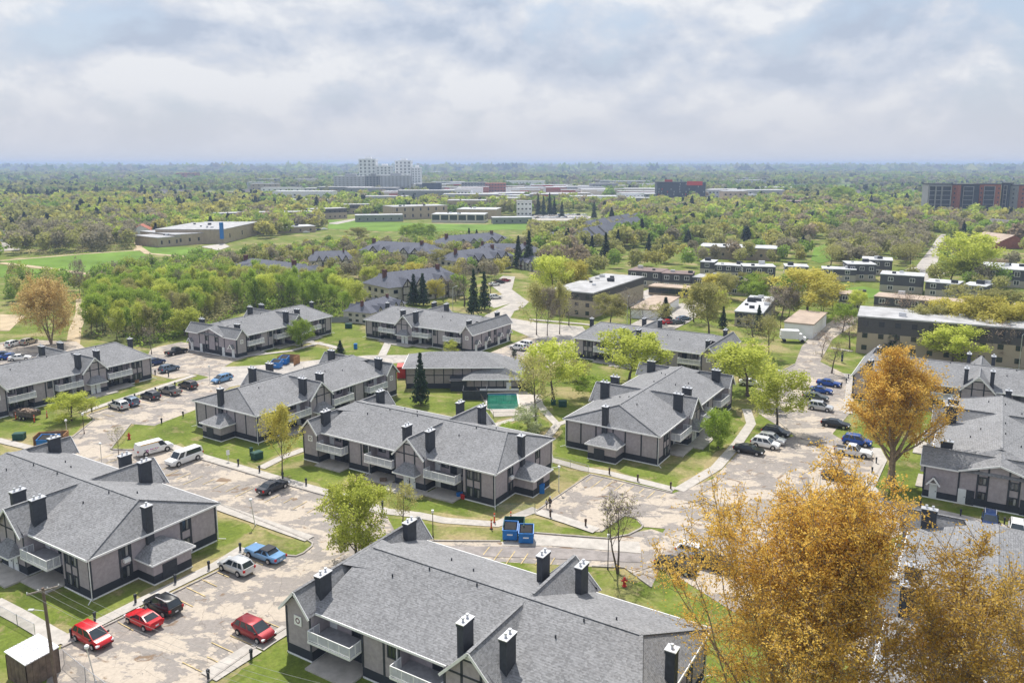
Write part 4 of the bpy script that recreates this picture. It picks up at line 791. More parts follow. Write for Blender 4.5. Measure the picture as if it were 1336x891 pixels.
def pool():
    o = empty('swimming_pool', (-1.9, 149.6, 0), R(2)); w, d, c = 3.0, 5.3, .8; P = []
    for cx, cy, a0 in ((w - c, d - c, 0), (-w + c, d - c, 90), (-w + c, -d + c, 180), (w - c, -d + c, 270)):
        for k in range(5): a = R(a0 + k * 22.5); P.append((cx + c * math.cos(a), cy + c * math.sin(a)))
    m = MB(); n = len(P); Qo = [(x * 1.1, y * 1.06) for x, y in P]; z0, zt = -.04, .13
    for i in range(n):
        j = (i + 1) % n; m.poly((*P[j], zt), (*P[i], zt), (*Qo[i], zt), (*Qo[j], zt)); m.poly((*Qo[i], 0), (*Qo[j], 0), (*Qo[j], zt), (*Qo[i], zt)); m.poly((*P[j], z0 + .08), (*P[i], z0 + .08), (*P[i], zt), (*P[j], zt))
    m.obj('coping', mat('pool_coping', (.62, .58, .54), .8), o)
    t = MB(); t.poly(*[(x, y, z0 + .12) for x, y in P])
    mm = bpy.data.materials.new('pool_water'); mm.use_nodes = True; N = mm.node_tree.nodes; L = mm.node_tree.links; b = N['Principled BSDF']; co = nd(N, 'ShaderNodeTexCoord').outputs['Object']
    rp = ramp(N, [(.3, (.008, .085, .06)), (.6, (.02, .15, .10)), (.75, (.04, .20, .13))]); L.new(tex_noise(N, L, co, .5, 5), rp.inputs[0]); L.new(rp.outputs[0], b.inputs['Base Color']); b.inputs['Roughness'].default_value = .06
    bp = nd(N, 'ShaderNodeBump', i_Strength=.15, i_Distance=.02); L.new(tex_noise(N, L, co, 3), bp.inputs['Height']); L.new(bp.outputs[0], b.inputs['Normal'])
    t.obj('water', mm, o)
    t = MB(); t.poly(*[(x * .995, y, z0 + .125) for x, y in ((-3, 5), (3, 5), (3, 4.1), (-3, 4.25))]); t.obj('blue_tile_band', mat('deep_blue_tile', (.01, .07, .17), .2), o)
    return tag(o, 'green-watered swimming pool with rounded corners behind the middle block', 'swimming pool')
pool()
b = MB(); b.tube((-6.6, 156.1, .42), (1.4, 156.4, .42), .3, .3, 10); tag(b.obj('cover_roll', M_WHITE, None, 50), 'white rolled cover lying along the back edge of the pool', 'pool cover')
# ------------------------------------------------------------------ trees
def leaf_mat(name, a, b, transl=0.45, tint=False):
    m = bpy.data.materials.new(name); m.use_nodes = True; N = m.node_tree.nodes; L = m.node_tree.links
    for n in list(N): N.remove(n)
    ge = nd(N, 'ShaderNodeNewGeometry'); oi = nd(N, 'ShaderNodeObjectInfo'); co = nd(N, 'ShaderNodeTexCoord').outputs['Object']
    r = ramp(N, [(0.0, a), (1.0, b)]); mx = nd(N, 'ShaderNodeMath', operation='MULTIPLY_ADD'); L.new(tex_noise(N, L, co, 0.45, 3), mx.inputs[0]); mx.inputs[1].default_value = 0.9
    sb = nd(N, 'ShaderNodeMath', operation='MULTIPLY_ADD'); L.new(ge.outputs['Random Per Island'], sb.inputs[0]); sb.inputs[1].default_value = 0.7; sb.inputs[2].default_value = -0.3
    L.new(sb.outputs[0], mx.inputs[2]); L.new(mx.outputs[0], r.inputs[0]); c = r.outputs[0]
    if tint:
        at_ = nd(N, 'ShaderNodeAttribute', attribute_name='tint'); c = mixnode(N, L, 1.0, c, at_.outputs['Color'], 'MULTIPLY')
    else:
        h = nd(N, 'ShaderNodeHueSaturation'); mr = nd(N, 'ShaderNodeMapRange'); mr.inputs[3].default_value = 0.82; mr.inputs[4].default_value = 1.18; L.new(oi.outputs['Random'], mr.inputs[0]); L.new(mr.outputs[0], h.inputs['Value']); L.new(c, h.inputs['Color']); c = h.outputs[0]
    d = nd(N, 'ShaderNodeBsdfDiffuse'); t = nd(N, 'ShaderNodeBsdfTranslucent'); x = nd(N, 'ShaderNodeMixShader', i_Fac=transl); L.new(c, d.inputs[0]); L.new(c, t.inputs[0])
    L.new(d.outputs[0], x.inputs[1]); L.new(t.outputs[0], x.inputs[2]); o = nd(N, 'ShaderNodeOutputMaterial'); L.new(x.outputs[0], o.inputs[0]); return m
LEAF = {'orange': leaf_mat('amber_buds', (.56, .35, .062), (.92, .66, .18), .57), 'tan': leaf_mat('tan_buds', (.62, .45, .18), (.84, .66, .30), .5),
 'chart': leaf_mat('chartreuse_leaves', (.40, .47, .075), (.70, .72, .18), .55), 'green': leaf_mat('fresh_green_leaves', (.22, .33, .045), (.44, .55, .11), .55),
 'olive': leaf_mat('olive_leaves', (.31, .31, .11), (.54, .51, .20), .5), 'yellow': leaf_mat('yellow_green_leaves', (.44, .42, .085), (.70, .62, .17), .5),
 'grey': leaf_mat('grey_brown_twigs', (.27, .24, .185), (.44, .38, .29), .4), 'brown': leaf_mat('pink_brown_twigs', (.34, .25, .19), (.50, .38, .29), .4),
 'spruce': leaf_mat('dark_spruce_needles', (.03, .052, .034), (.08, .12, .07), .15), 'pale': leaf_mat('pale_silver_leaves', (.40, .46, .24), (.62, .66, .40), .45)}
def quads_mesh(name, C, size, rng, m, flat_bias=0.0, stretch=1.5, tint=None):
    n = len(C); nv = rng.normal(size=(n, 3)); nv[:, 2] = nv[:, 2] * (1 + flat_bias) + flat_bias * .6; nv /= np.linalg.norm(nv, axis=1)[:, None]
    a = rng.normal(size=(n, 3)); a -= nv * (a * nv).sum(1)[:, None]; a /= np.linalg.norm(a, axis=1)[:, None]; b = np.cross(nv, a)
    s = (size * rng.uniform(.6, 1.35, n))[:, None] if np.isscalar(size) else (size * rng.uniform(.6, 1.35, n))[:, None]
    a = a * s * .5 * stretch; b = b * s * .5; V = np.empty((n, 4, 3)); V[:, 0] = C - a; V[:, 1] = C - b * .9 + a * .1; V[:, 2] = C + a; V[:, 3] = C + b * .9 - a * .15
    me = bpy.data.meshes.new(name); me.vertices.add(n * 4); me.vertices.foreach_set('co', V.reshape(-1)); me.loops.add(n * 4); me.loops.foreach_set('vertex_index', np.arange(n * 4, dtype=np.int32))
    me.polygons.add(n); me.polygons.foreach_set('loop_start', np.arange(0, n * 4, 4, dtype=np.int32)); me.polygons.foreach_set('loop_total', np.full(n, 4, dtype=np.int32))
    if tint is not None:
        at_ = me.attributes.new('tint', 'FLOAT_COLOR', 'POINT'); T = np.repeat(np.c_[tint, np.ones(n)], 4, axis=0); at_.data.foreach_set('color', T.reshape(-1).astype(np.float32))
    me.materials.append(m); me.update(calc_edges=True); me.validate(); return me
def skeleton(rng, h, cw, cb, nl, el, sub, tw, trunk_r, stems=1, twig3=0, lean=0.0, plumes=0):
    """tapered trunk with limbs and twigs; returns (MB of wood, leaf anchor points)"""
    w = MB(); A = []; zc = (cb + h) / 2; rz = (h - cb) / 2 * 1.02; rx = cw / 2
    if plumes:
        PL = []
        for i in range(plumes):
            a = i * 2.4 + rng.uniform(-.4, .4); r = rx * .70 * math.sqrt((i + .5) / plumes); t = h * (1 - .30 * (r / rx) ** 1.3) * rng.uniform(.90, 1.0); PL.append((r * math.cos(a), r * math.sin(a), (cb + t) / 2, rx * rng.uniform(.36, .5), (t - cb) / 2))
        inside = lambda p: min(((p[0] - x) ** 2 + (p[1] - y) ** 2) / q ** 2 + (p[2] - z) ** 2 / v ** 2 for x, y, z, q, v in PL)
    else: inside = lambda p: (p[0] ** 2 + p[1] ** 2) / rx ** 2 + (p[2] - zc) ** 2 / rz ** 2
    up = np.array([0, 0, 1.0])
    for s in range(stems):
        az0 = rng.uniform(0, 6.28) + s * 6.28 / stems; tilt = (.22 if stems > 1 else lean); p = np.array([0., 0, 0]); d = np.array([math.cos(az0) * tilt, math.sin(az0) * tilt, 1.0]); T = [p.copy()]; top = h * .82; k = 7
        for i in range(k):
            d[:2] += rng.normal(0, .05, 2); p = p + d / np.linalg.norm(d) * top / k; T.append(p.copy())
        T = np.array(T); rad = lambda f: trunk_r / (stems ** .5) * (1 - .86 * f)
        for i in range(k): w.tube(T[i], T[i + 1], rad(i / k) * (1.35 if i == 0 else 1), rad((i + 1) / k), 7)
        for l in range(nl // stems):
            f = (cb / h + (l + rng.uniform(0, 1)) / (nl // stems) * (.80 - cb / h)) / .82; f = min(max(f, .12), .97); q = f * k; i = min(int(q), k - 1); st = T[i] + (T[i + 1] - T[i]) * (q - i)
            az = l * 2.4 + rng.uniform(-.5, .5) + s; e = el + rng.uniform(-.2, .2) + (f - .5) * .5; d = np.array([math.cos(az) * math.cos(e), math.sin(az) * math.cos(e), math.sin(e)])
            seg = max(rx, rz) / 7; P = [st]; pp = st.copy()
            for it in range(14):
                d = d + up * (.09 if plumes else .05) + rng.normal(0, .09, 3); d /= np.linalg.norm(d); pp = pp + d * seg; P.append(pp.copy())
                if it > 2 and inside(pp) > rng.uniform(.5, 1.12): break
            n = len(P) - 1; r0 = rad(f) * rng.uniform(.38, .55)
            for i in range(n): w.tube(P[i], P[i + 1], r0 * (1 - .85 * i / n), r0 * (1 - .85 * (i + 1) / n), 5)
            A.append((P[-1], P[-2]))
            for b in range(sub):
                t = rng.uniform(.2, 1) * n; i = min(int(t), n - 1); q = P[i] + (P[i + 1] - P[i]) * (t - i); dl = (P[i + 1] - P[i]); dl /= np.linalg.norm(dl); dd = dl * .7 + rng.normal(0, .62, 3) + up * .18; dd /= np.linalg.norm(dd)
                ln = rng.uniform(.5, 1.2) * max(rx, rz) * .30; e2 = q + dd * ln
                if inside(e2) > 1.15: e2 = q + dd * ln * .4
                w.tube(q, e2, max(.012, r0 * .25), .008, 3); A.append((e2, q))
                for c in range(twig3):
                    u = rng.uniform(.2, 1); q3 = q + (e2 - q) * u; d3 = dd * .6 + rng.normal(0, .6, 3); d3 /= np.linalg.norm(d3); e3 = q3 + d3 * ln * rng.uniform(.3, .6); w.tube(q3, e3, .012 * tw, .006 * tw, 3); A.append((e3, q3))
    return w, A
def anchors_to_leaves(A, rng, n, spread):
    E_ = np.array([a for a, _ in A]); S = np.array([b for _, b in A]); i = rng.integers(0, len(E_), n); t = rng.uniform(.25, 1.1, n)[:, None]
    return S[i] + (E_[i] - S[i]) * t + rng.normal(0, spread, (n, 3))
UNIT = {}
KIND = {  # crown base, limbs, elevation, subs, leaves, size, spread, trunk radius, stems, twig3   (unit tree: 10 m tall, 8 m wide)
 'leafy': (2.4, 20, .6, 10, 6800, .205, .32, .17, 1, 0), 'round': (1.4, 20, .45, 9, 7600, .225, .40, .18, 1, 0), 'sparse': (2.6, 16, .65, 9, 1900, .22, .26, .16, 1, 1), 'bare': (2.4, 15, .75, 9, 650, .16, .25, .15, 1, 4),
 'upright': (1.6, 20, 1.0, 9, 3800, .24, .28, .17, 1, 0), 'column': (.6, 18, 1.1, 8, 2600, .22, .25, .12, 1, 0), 'bush': (.3, 16, .6, 8, 2600, .30, .4, .10, 3, 0), 'poplar': (2.0, 18, .95, 9, 4400, .205, .32, .13, 1, 1)}
def unit(kind, var):
    k = (kind, var)
    if k in UNIT: return UNIT[k]
    rng = np.random.default_rng(sum(map(ord, kind)) * 13 + var)
    if kind == 'spruce':
        w = MB(); w.tube((0, 0, 0), (0, 0, 9.9), .17, .02, 7); C = []
        for z in np.arange(1.0, 9.9, .17):
            r = 2.3 * (1 - z / 10.05) ** .85 * rng.uniform(.8, 1.12)
            for b in range(max(4, int(13 * (1 - z / 11)))):
                a = rng.uniform(0, 6.28)
                for t in np.linspace(.25, 1, 5): C.append((math.cos(a) * r * t, math.sin(a) * r * t, z + .18 * t - .55 * t * t * r / 2))
        C = np.array(C) + rng.normal(0, .09, (len(C), 3)); me = quads_mesh('foliage', C, .42, rng, LEAF['spruce'], .8, 1.3)
    else:
        cb, nl, el, sub, nlv, sz, sp, tr, st, t3 = KIND[kind]; cw = 4.2 if kind == 'column' else 8; w, A = skeleton(rng, 10, cw, cb, nl, el, sub, 1.0, tr, st, t3); C = anchors_to_leaves(A, rng, nlv, sp); C[:, 2] = np.maximum(C[:, 2], .15)
        me = quads_mesh('crown', C, sz, rng, LEAF['green'])
    UNIT[k] = (w.mesh('trunk', M_BARK), me); return UNIT[k]
TN = {'spruce': 'spruce_tree', 'bush': 'shrub', 'bare': 'bare_tree'}
def tree(px, py, top, width, kind, colr, label, group=None, cat=None, var=None, pos=None, h=None, w=None, rz=None, parts=True):
    p = at(px, py) if pos is None else Vector(pos); h = h or height_at((px, py), top); dist = math.hypot(p.x, p.y); w = w or width / FPX * math.hypot(dist, EYE) * .98
    var = (int(px * 3 + py) % 3) if var is None else var; tr, cr = unit(kind, var); nom = {'spruce': 4.5, 'column': 4.2}.get(kind, 7.6)
    o = empty(TN.get(kind, 'tree'), (p.x, p.y, 0), (px * 1.7 + py) % 6.28 if rz is None else rz); o.scale = (w / nom, w / nom, h / 10)
    link('trunk', tr, o); c = link('foliage' if kind == 'spruce' else 'crown', cr, o); c.material_slots[0].link = 'OBJECT'; c.material_slots[0].material = LEAF['spruce' if kind == 'spruce' else colr]
    tag(o, label, cat or ('shrub' if kind == 'bush' else 'tree'), group); return o
M_TWIG = mat('warm_pale_bark', (.25, .19, .13), .9, .25, 4)
def big_tree(label, pos, h, cw, cb, colr, seed, nleaf, size, spread, nl=26, el=.95, sub=14, t3=4, tr=.42, stems=1, tw=1.4, plumes=0):
    rng = np.random.default_rng(seed); w, A = skeleton(rng, h, cw, cb, nl, el, sub, tw, tr, stems, t3, 0., plumes); C = anchors_to_leaves(A, rng, nleaf, spread); o = empty('tree', (pos[0], pos[1], 0)); w.obj('trunk', M_TWIG if tr > .3 else M_BARK, o)
    link('crown', quads_mesh('crown', C, size, rng, LEAF[colr]), o); tag(o, label, 'tree'); return o
big_tree('largest orange-budding tree, filling the lower right foreground', (19.3, 52.5), 24.4, 22.5, 1.0, 'orange', 3, 118000, .12, .15, 66, 1.0, 18, 5, .42, 3, 2.0, 11)
big_tree('orange-budding tree at the bottom right corner, thin crown before the grey roof', (30.2, 45.0), 22.0, 14.0, 1.5, 'orange', 8, 44000, .115, .14, 42, 1.05, 15, 5, .32, 3, 2.0, 7)
p = at(1163, 632); big_tree('mid-distance orange-budding tree with thick trunk on the lawn at the right', (p.x, p.y), 19.0, 17.5, 3.0, 'orange', 21, 42000, .185, .24, 44, .9, 15, 4, .55, 1, 1.4, 9)
p = at(466, 735); big_tree('bright chartreuse tree beside the nearest roof, left of centre', (p.x, p.y), 9.4, 9.2, 1.2, 'chart', 5, 14000, .19, .26, 28, .6, 12, 2, .2)
p = at(806, 748); big_tree('twin-trunked nearly leafless tree on the lawn beside the hydrant', (p.x, p.y), 9.6, 5.4, 3.2, 'olive', 12, 420, .14, .2, 18, .95, 12, 6, .2, 2, 1.3)
p = at(67, 449); big_tree('tan-budding tree at the left edge behind the parked cars', (p.x, p.y), 16.0, 20.5, 1.5, 'tan', 31, 20000, .26, .35, 38, .7, 14, 4, .36, 3, 1.6, 8)
for t in [
 (525, 692, 633, 46, 'sparse', 'olive', 'thin sparsely leafed tree before the entrance of the middle block'), (368, 619, 532, 54, 'poplar', 'yellow', 'slender yellow-green young tree at the corner of the footpath'),
 (93, 549, 514, 48, 'round', 'chart', 'small pale green tree on the lawn near the debris trailer'), (394, 452, 417, 33, 'round', 'green', 'small round green tree in front of the block with white end doors'),
 (444, 461, 444, 14, 'spruce', 'spruce', 'tiny spruce at the corner of the lawn behind the left block'), (549, 528, 461, 27, 'spruce', 'spruce', 'lone dark spruce on the pool lawn'),
 (587, 463, 444, 22, 'bush', 'chart', 'round yellow-green shrub at the corner of the porch-ended block'), (671, 478, 457, 9, 'column', 'spruce', 'narrow dark columnar cedar right of the clubhouse'),
 (722, 522, 447, 84, 'leafy', 'chart', 'broad bright lime tree between the clubhouse and the right block'), (699, 551, 464, 66, 'sparse', 'olive', 'bare-branched olive tree at the corner of the pool'),
 (690, 566, 530, 42, 'bush', 'pale', 'pale silvery bush beside the footpath by the pool'), (665, 566, 552, 30, 'bush', 'green', 'low green shrubs left of the silvery bush'), (820, 503, 436, 98, 'leafy', 'chart', 'wide pale green willow in front of the half-hidden block'),
 (975, 517, 449, 100, 'leafy', 'chart', 'wide pale green willow at the right end of the half-hidden block'), (1014, 560, 484, 74, 'leafy', 'chart', 'pale green tree beside the lot with the dark SUV'),
 (937, 584, 534, 42, 'round', 'green', 'small dark green tree on the lawn right of the blank-ended block'), (1085, 487, 444, 48, 'bare', 'olive', 'bare spreading tree on the small lawn above the blue cars'),
 (1072, 466, 432, 30, 'bare', 'brown', 'brown leafless tree left of the dark spruce, nearer the street'), (1108, 455, 412, 52, 'bare', 'brown', 'reddish bare tree at the left end of the long flats'),
 (1003, 466, 412, 40, 'sparse', 'olive', 'thin olive tree beside the cube van'), (985, 456, 408, 66, 'bare', 'olive', 'leafless rounded tree behind the half-hidden block'), (925, 440, 370, 62, 'leafy', 'olive', 'olive tree on the bright lawn behind the half-hidden block'),
 (905, 420, 372, 40, 'sparse', 'yellow', 'thin yellow-green tree left of the olive one'), (1052, 415, 352, 84, 'leafy', 'yellow', 'big yellow-green tree behind the low garage'), (1020, 414, 375, 44, 'leafy', 'grey', 'grey-green tree left of the low garage'), (985, 392, 358, 46, 'round', 'green', 'bright green leafing tree among the dark townhouses'),
 (1164, 463, 419, 34, 'spruce', 'spruce', 'dark spruce in front of the long beige flats'), (1243, 474, 424, 62, 'round', 'chart', 'round yellow-green tree before the long beige flats'), (1238, 458, 393, 58, 'leafy', 'yellow', 'thin yellow tree left of the round one, by the beige flats'),
 (1280, 462, 388, 84, 'leafy', 'yellow', 'yellow-green tree before the beige flats, right of the round one'), (1322, 466, 394, 72, 'leafy', 'yellow', 'yellow-green tree at the right edge by the beige flats'), (1178, 446, 382, 52, 'bare', 'brown', 'bare brown tree over the grey roof of the beige flats'), (1205, 455, 398, 52, 'leafy', 'olive', 'olive leafing tree at the left of those before the beige flats'),
 (1300, 476, 420, 46, 'bare', 'brown', 'brown bare tree at the right edge before the flats'), (1262, 372, 306, 74, 'leafy', 'chart', 'tall pale green tree right of the far street'), (1240, 370, 338, 50, 'leafy', 'chart', 'lower pale green tree at the far street corner'), (1188, 352, 318, 46, 'sparse', 'olive', 'dark-stemmed olive tree left of the far street'), (1300, 425, 378, 54, 'leafy', 'olive', 'olive tree behind the tan-roofed row'), (1256, 405, 372, 50, 'sparse', 'olive', 'olive tree hiding the end of the dark townhouses'),
 (700, 437, 372, 40, 'poplar', 'olive', 'tall olive tree on the street corner, leftmost of the trio'), (714, 438, 378, 34, 'poplar', 'grey', 'dark bare tree in the middle of the street corner trio'), (730, 436, 372, 36, 'poplar', 'olive', 'tall olive tree on the street corner, rightmost of the trio'), (742, 425, 386, 40, 'bare', 'grey', 'grey leafless tree before the end of the pale-roofed flats'),
 (722, 395, 335, 60, 'leafy', 'chart', 'bright lime tree left of the pale-roofed flats'), (748, 392, 342, 50, 'leafy', 'yellow', 'yellow-green tree touching the lime one'), (796, 425, 385, 48, 'leafy', 'olive', 'olive tree before the long side of the pale-roofed flats'), (822, 428, 378, 46, 'bare', 'grey', 'bare grey tree between the garages'), (868, 420, 388, 22, 'spruce', 'spruce', 'small spruce beside the row of garages'), (840, 428, 396, 40, 'bare', 'olive', 'bare tree behind the half-hidden block roof'), (862, 426, 396, 34, 'sparse', 'olive', 'thin olive tree by the parked cars at the garages'),
 (241, 437, 402, 48, 'round', 'chart', 'dome-shaped bright green tree beside the block with white end doors'), (198, 462, 425, 27, 'bare', 'grey', 'bare grey tree behind the black pickup'), (104, 390, 338, 17, 'sparse', 'grey', 'lone thin tree by the path across the field'), (155, 595, 556, 22, 'bare', 'olive', 'thin leafless sapling on the kerbed grass triangle'), (776, 520, 490, 50, 'bush', 'green', 'green shrub below the wide willow'), (752, 498, 470, 40, 'bush', 'olive', 'olive shrub between the lime tree and the willow'),
 (540, 398, 358, 20, 'spruce', 'spruce', 'dark spruce before the nearest timbered block, left of a pair'), (552, 399, 357, 20, 'spruce', 'spruce', 'dark spruce before the nearest timbered block, right of a pair'), (618, 412, 352, 20, 'spruce', 'spruce', 'spruce beside the far street, left of its neighbour'), (632, 404, 355, 20, 'spruce', 'spruce', 'spruce beside the far street, right of its neighbour'), (690, 350, 302, 20, 'spruce', 'spruce', 'tallest dark spruce among the timbered blocks'), (676, 350, 308, 18, 'spruce', 'spruce', 'dark spruce left of the tallest one'), (612, 322, 298, 12, 'spruce', 'spruce', 'small spruce by the rearmost timbered block'), (622, 322, 300, 12, 'spruce', 'spruce', 'small spruce beside another at the rearmost timbered block'),
 (606, 400, 338, 40, 'bare', 'grey', 'tall grey leafless tree at the right end of the nearest timbered block'), (640, 385, 345, 30, 'bare', 'grey', 'leafless tree beside the small lot with white cars'), (520, 360, 330, 44, 'bare', 'grey', 'bare grey trees between the timbered blocks'), (468, 372, 330, 40, 'bare', 'grey', 'grey leafless tree left of the nearest timbered block'), (575, 352, 326, 50, 'leafy', 'olive', 'olive tree in the court of the timbered blocks'), (516, 338, 322, 40, 'leafy', 'yellow', 'yellowish tree in front of the two-chimneyed block'), (548, 342, 324, 40, 'leafy', 'olive', 'olive tree in front of the two-chimneyed block'),
 (1083, 352, 320, 40, 'sparse', 'olive', 'olive tree at the edge of the grey wood'), (1096, 268, 244, 34, 'round', 'green', 'single big green tree standing above the far roofs'), (1136, 270, 255, 9, 'spruce', 'spruce', 'dark pointed spruce far off at the right'), (702, 282, 253, 9, 'spruce', 'spruce', 'first of the row of dark spruces beside the white apartment house'), (709, 282, 256, 9, 'spruce', 'spruce', 'second in the row of dark spruces beside the white house'), (717, 282, 252, 10, 'spruce', 'spruce', 'tallest in the row of dark spruces by the white house'), (723, 282, 258, 9, 'spruce', 'spruce', 'last in the row of dark spruces by the white house'), (733, 284, 263, 9, 'spruce', 'spruce', 'lone dark spruce just right of the spruce row'), (775, 286, 264, 9, 'spruce', 'spruce', 'dark spruce beyond the far car park'),
 (772, 342, 308, 16, 'spruce', 'spruce', 'dark spruce below the row houses'), (790, 340, 304, 18, 'spruce', 'spruce', 'wide dark spruce below the row houses'), (806, 330, 300, 14, 'spruce', 'spruce', 'dark spruce right of the row houses'), (846, 330, 305, 12, 'spruce', 'spruce', 'dark conifer near the brown roofs right of the row houses'), (530, 312, 294, 22, 'round', 'green', 'bright green tree in front of the green field, left of three'), (545, 313, 292, 24, 'round', 'green', 'bright green tree in front of the green field, middle of three'), (559, 311, 293, 22, 'round', 'green', 'bright green tree in front of the green field, right of three'), (468, 316, 297, 30, 'leafy', 'olive', 'round olive tree at the left end of the field')]: tree(*t)
# scattered woods: nearest ones as single trees, the far forest as one mass
def inpoly(P, poly):
    x, y = P[:, 0], P[:, 1]; r = np.zeros(len(P), bool); n = len(poly); j = n - 1
    for i in range(n):
        xi, yi = poly[i]; xj, yj = poly[j]; c = ((yi > y) != (yj > y)) & (x < (xj - xi) * (y - yi) / (yj - yi + 1e-12) + xi); r ^= c; j = i
    return r
def grow(poly, m):
    c = poly.mean(0); d = poly - c; return c + d * (1 + m / np.maximum(np.linalg.norm(d, axis=1), 1e-6))[:, None]
def pw(pix): return np.array([tuple(at(*p)[:2]) for p in pix])
def scatter(poly, sp, rng, jit=.42):
    lo, hi = poly.min(0), poly.max(0); X, Y = np.meshgrid(np.arange(lo[0], hi[0], sp), np.arange(lo[1], hi[1], sp * .87)); X = X + (np.arange(len(Y)) % 2)[:, None] * sp / 2
    P = np.c_[X.ravel(), Y.ravel()] + rng.normal(0, sp * jit * .6, (X.size, 2)); return P[inpoly(P, poly)]
def clear(P):
    ok = np.ones(len(P), bool)
    for poly, m in EXCL: ok &= ~inpoly(P, grow(poly, m))
    return P[ok]
rng = np.random.default_rng(77); SCAT = []
def wood(pix, sp, hs, ws, mix, label, group, dens=1.0, world=False):
    P = clear(scatter(np.array(pix, float) if world else pw(pix), sp, rng)); P = P[rng.uniform(size=len(P)) < dens]
    kinds = [m[0] for m in mix]; pr = np.array([m[1] for m in mix]); pr = pr / pr.sum()
    for p in P:
        k = kinds[rng.choice(len(kinds), p=pr)]; h = rng.uniform(*hs); SCAT.append((math.hypot(*p), p[0], p[1], h, h * rng.uniform(*ws), k, label, group))
G1 = [(('poplar', 'chart'), 2), (('poplar', 'green'), 4), (('leafy', 'green'), 3), (('poplar', 'olive'), 2), (('bare', 'grey'), 1.2), (('leafy', 'chart'), 1.3)]
G2 = [(('bare', 'grey'), 4), (('leafy', 'olive'), 3), (('leafy', 'grey'), 3), (('poplar', 'olive'), 1)]
G3 = [(('leafy', 'olive'), 3.5), (('leafy', 'chart'), 1.5), (('leafy', 'green'), 2), (('leafy', 'yellow'), 1.4), (('bare', 'grey'), 1.3), (('bare', 'brown'), .8), (('spruce', 'spruce'), .5), (('leafy', 'grey'), 1)]
wood([(112, 436), (150, 446), (196, 452), (262, 424), (330, 402), (400, 404), (470, 424), (484, 408), (440, 392), (380, 372), (300, 362), (300, 345), (230, 352), (170, 360), (112, 376)], 5.7, (7, 11), (.55, .78), G1, 'slender leafing tree in the bright green wood behind the apartment blocks', 'trees of the bright green wood')
wood([(0, 362), (105, 374), (100, 398), (40, 402), (0, 402)], 8, (7, 10), (.6, .8), G1[:4], 'green tree in the belt left of the path, behind the tan-budding tree', 'trees of the left belt')
wood([(20, 333), (100, 331), (175, 325), (172, 305), (60, 300), (18, 312)], 9, (10, 13.5), (.7, .9), G2, 'grey-olive tree in the dense grove beside the mown field', 'trees of the grove by the field')
wood([(0, 325), (20, 320), (20, 305), (0, 300)], 11, (9, 13), (.7, .9), G3, 'tree at the left edge beyond the field', 'trees at the left edge')
wood([(1078, 347), (1180, 349), (1214, 322), (1210, 306), (1120, 304), (1075, 315)], 9, (8, 11), (.8, 1.0), G2, 'grey-olive tree in the round-topped wood left of the far street', 'trees of the round-topped wood')
wood([(690, 395), (700, 345), (760, 330), (900, 335), (910, 325), (1060, 320), (1060, 345), (900, 350), (780, 360)], 11, (7, 11), (.8, 1.05), G3, 'tree in the belt between the row houses and the flat roofs', 'trees of the middle belt', .8)
wood([(900, 400), (960, 372), (1080, 370), (1150, 392), (1110, 440), (1000, 445), (900, 425)], 11.5, (6, 9), (.8, 1.0), G3, 'tree among the flat-roofed townhouses', 'trees among the townhouses', .9)
wood([(1150, 365), (1345, 400), (1345, 350), (1235, 330)], 13, (7, 10), (.8, 1.0), G3, 'tree around the townhouses at the right edge', 'trees at the right edge', .85)
wood([(300, 372), (380, 374), (480, 395), (610, 402), (640, 370), (700, 345), (690, 322), (560, 324), (420, 326), (300, 345)], 9.5, (6.5, 9.5), (.7, .95), G3[:6] + [(('bare', 'grey'), 3)], 'tree between the timbered blocks', 'trees between the timbered blocks', .95)
wood([(230, 352), (300, 358), (320, 350), (430, 336), (560, 328), (600, 322), (590, 318), (500, 321), (430, 323), (350, 330), (250, 346)], 8.5, (4.5, 7.5), (.75, 1.0), G1, 'leafing tree in the belt between the school and the timbered blocks', 'trees of the school belt')
# the wide country behind
def band(d0, d1, sp, dens, hs):
    x0, x1 = d0 * .75 + 20, d1 * .75 + 20; P = scatter(np.array([(-x0, d0), (x0, d0), (x1, d1), (-x1, d1)]), sp, rng); P = clear(P); q = at(-20, 300)
    return P[rng.uniform(size=len(P)) < dens(P)], hs
NOI = np.random.default_rng(4).normal(size=(40, 4))
def lowf(P, s): return sum(math.sqrt(1 / 12) * np.sin(P[:, 0] / s * a[0] + P[:, 1] / s * a[1] * .6 + a[2] * 6) for a in NOI[:24])
def dens1(P):
    d = np.clip(.86 + .10 * lowf(P, 150), 0, 1); x = PCX + FPX * P[:, 0] / P[:, 1]
    shops = (P[:, 1] > 860) & (P[:, 1] < 1600) & (x > 500) & (x < 900); d = np.where(shops, .10, d); sub = (P[:, 1] > 700) & (x > 1090) & (P[:, 1] < 2600); return np.where(sub, .30, d)
SM = {'olive': (.40, .40, .14), 'chart': (.46, .53, .11), 'green': (.28, .40, .08), 'yellow': (.50, .47, .13), 'grey': (.34, .31, .20), 'brown': (.38, .31, .21), 'spruce': (.06, .09, .06)}
SPAL = (('olive', 2.4), ('chart', 3), ('green', 3), ('yellow', 2), ('grey', 1.1), ('brown', .5), ('spruce', .9)); SPN = [a for a, _ in SPAL]; SPP = np.array([b for _, b in SPAL]); SPP = SPP / SPP.sum()
def species(P):
    f = [lowf(P + o, sc_) for o, sc_ in ((0, 38), (500, 55), (900, 90))]; out = []
    for i in range(len(P)):
        w = SPP * np.exp(np.array([f[0][i], -f[0][i], f[1][i], -f[1][i] * .6, f[2][i], f[2][i], -f[2][i] * 1.3]) * .9); out.append(SPN[rng.choice(len(SPN), p=w / w.sum())])
    return out
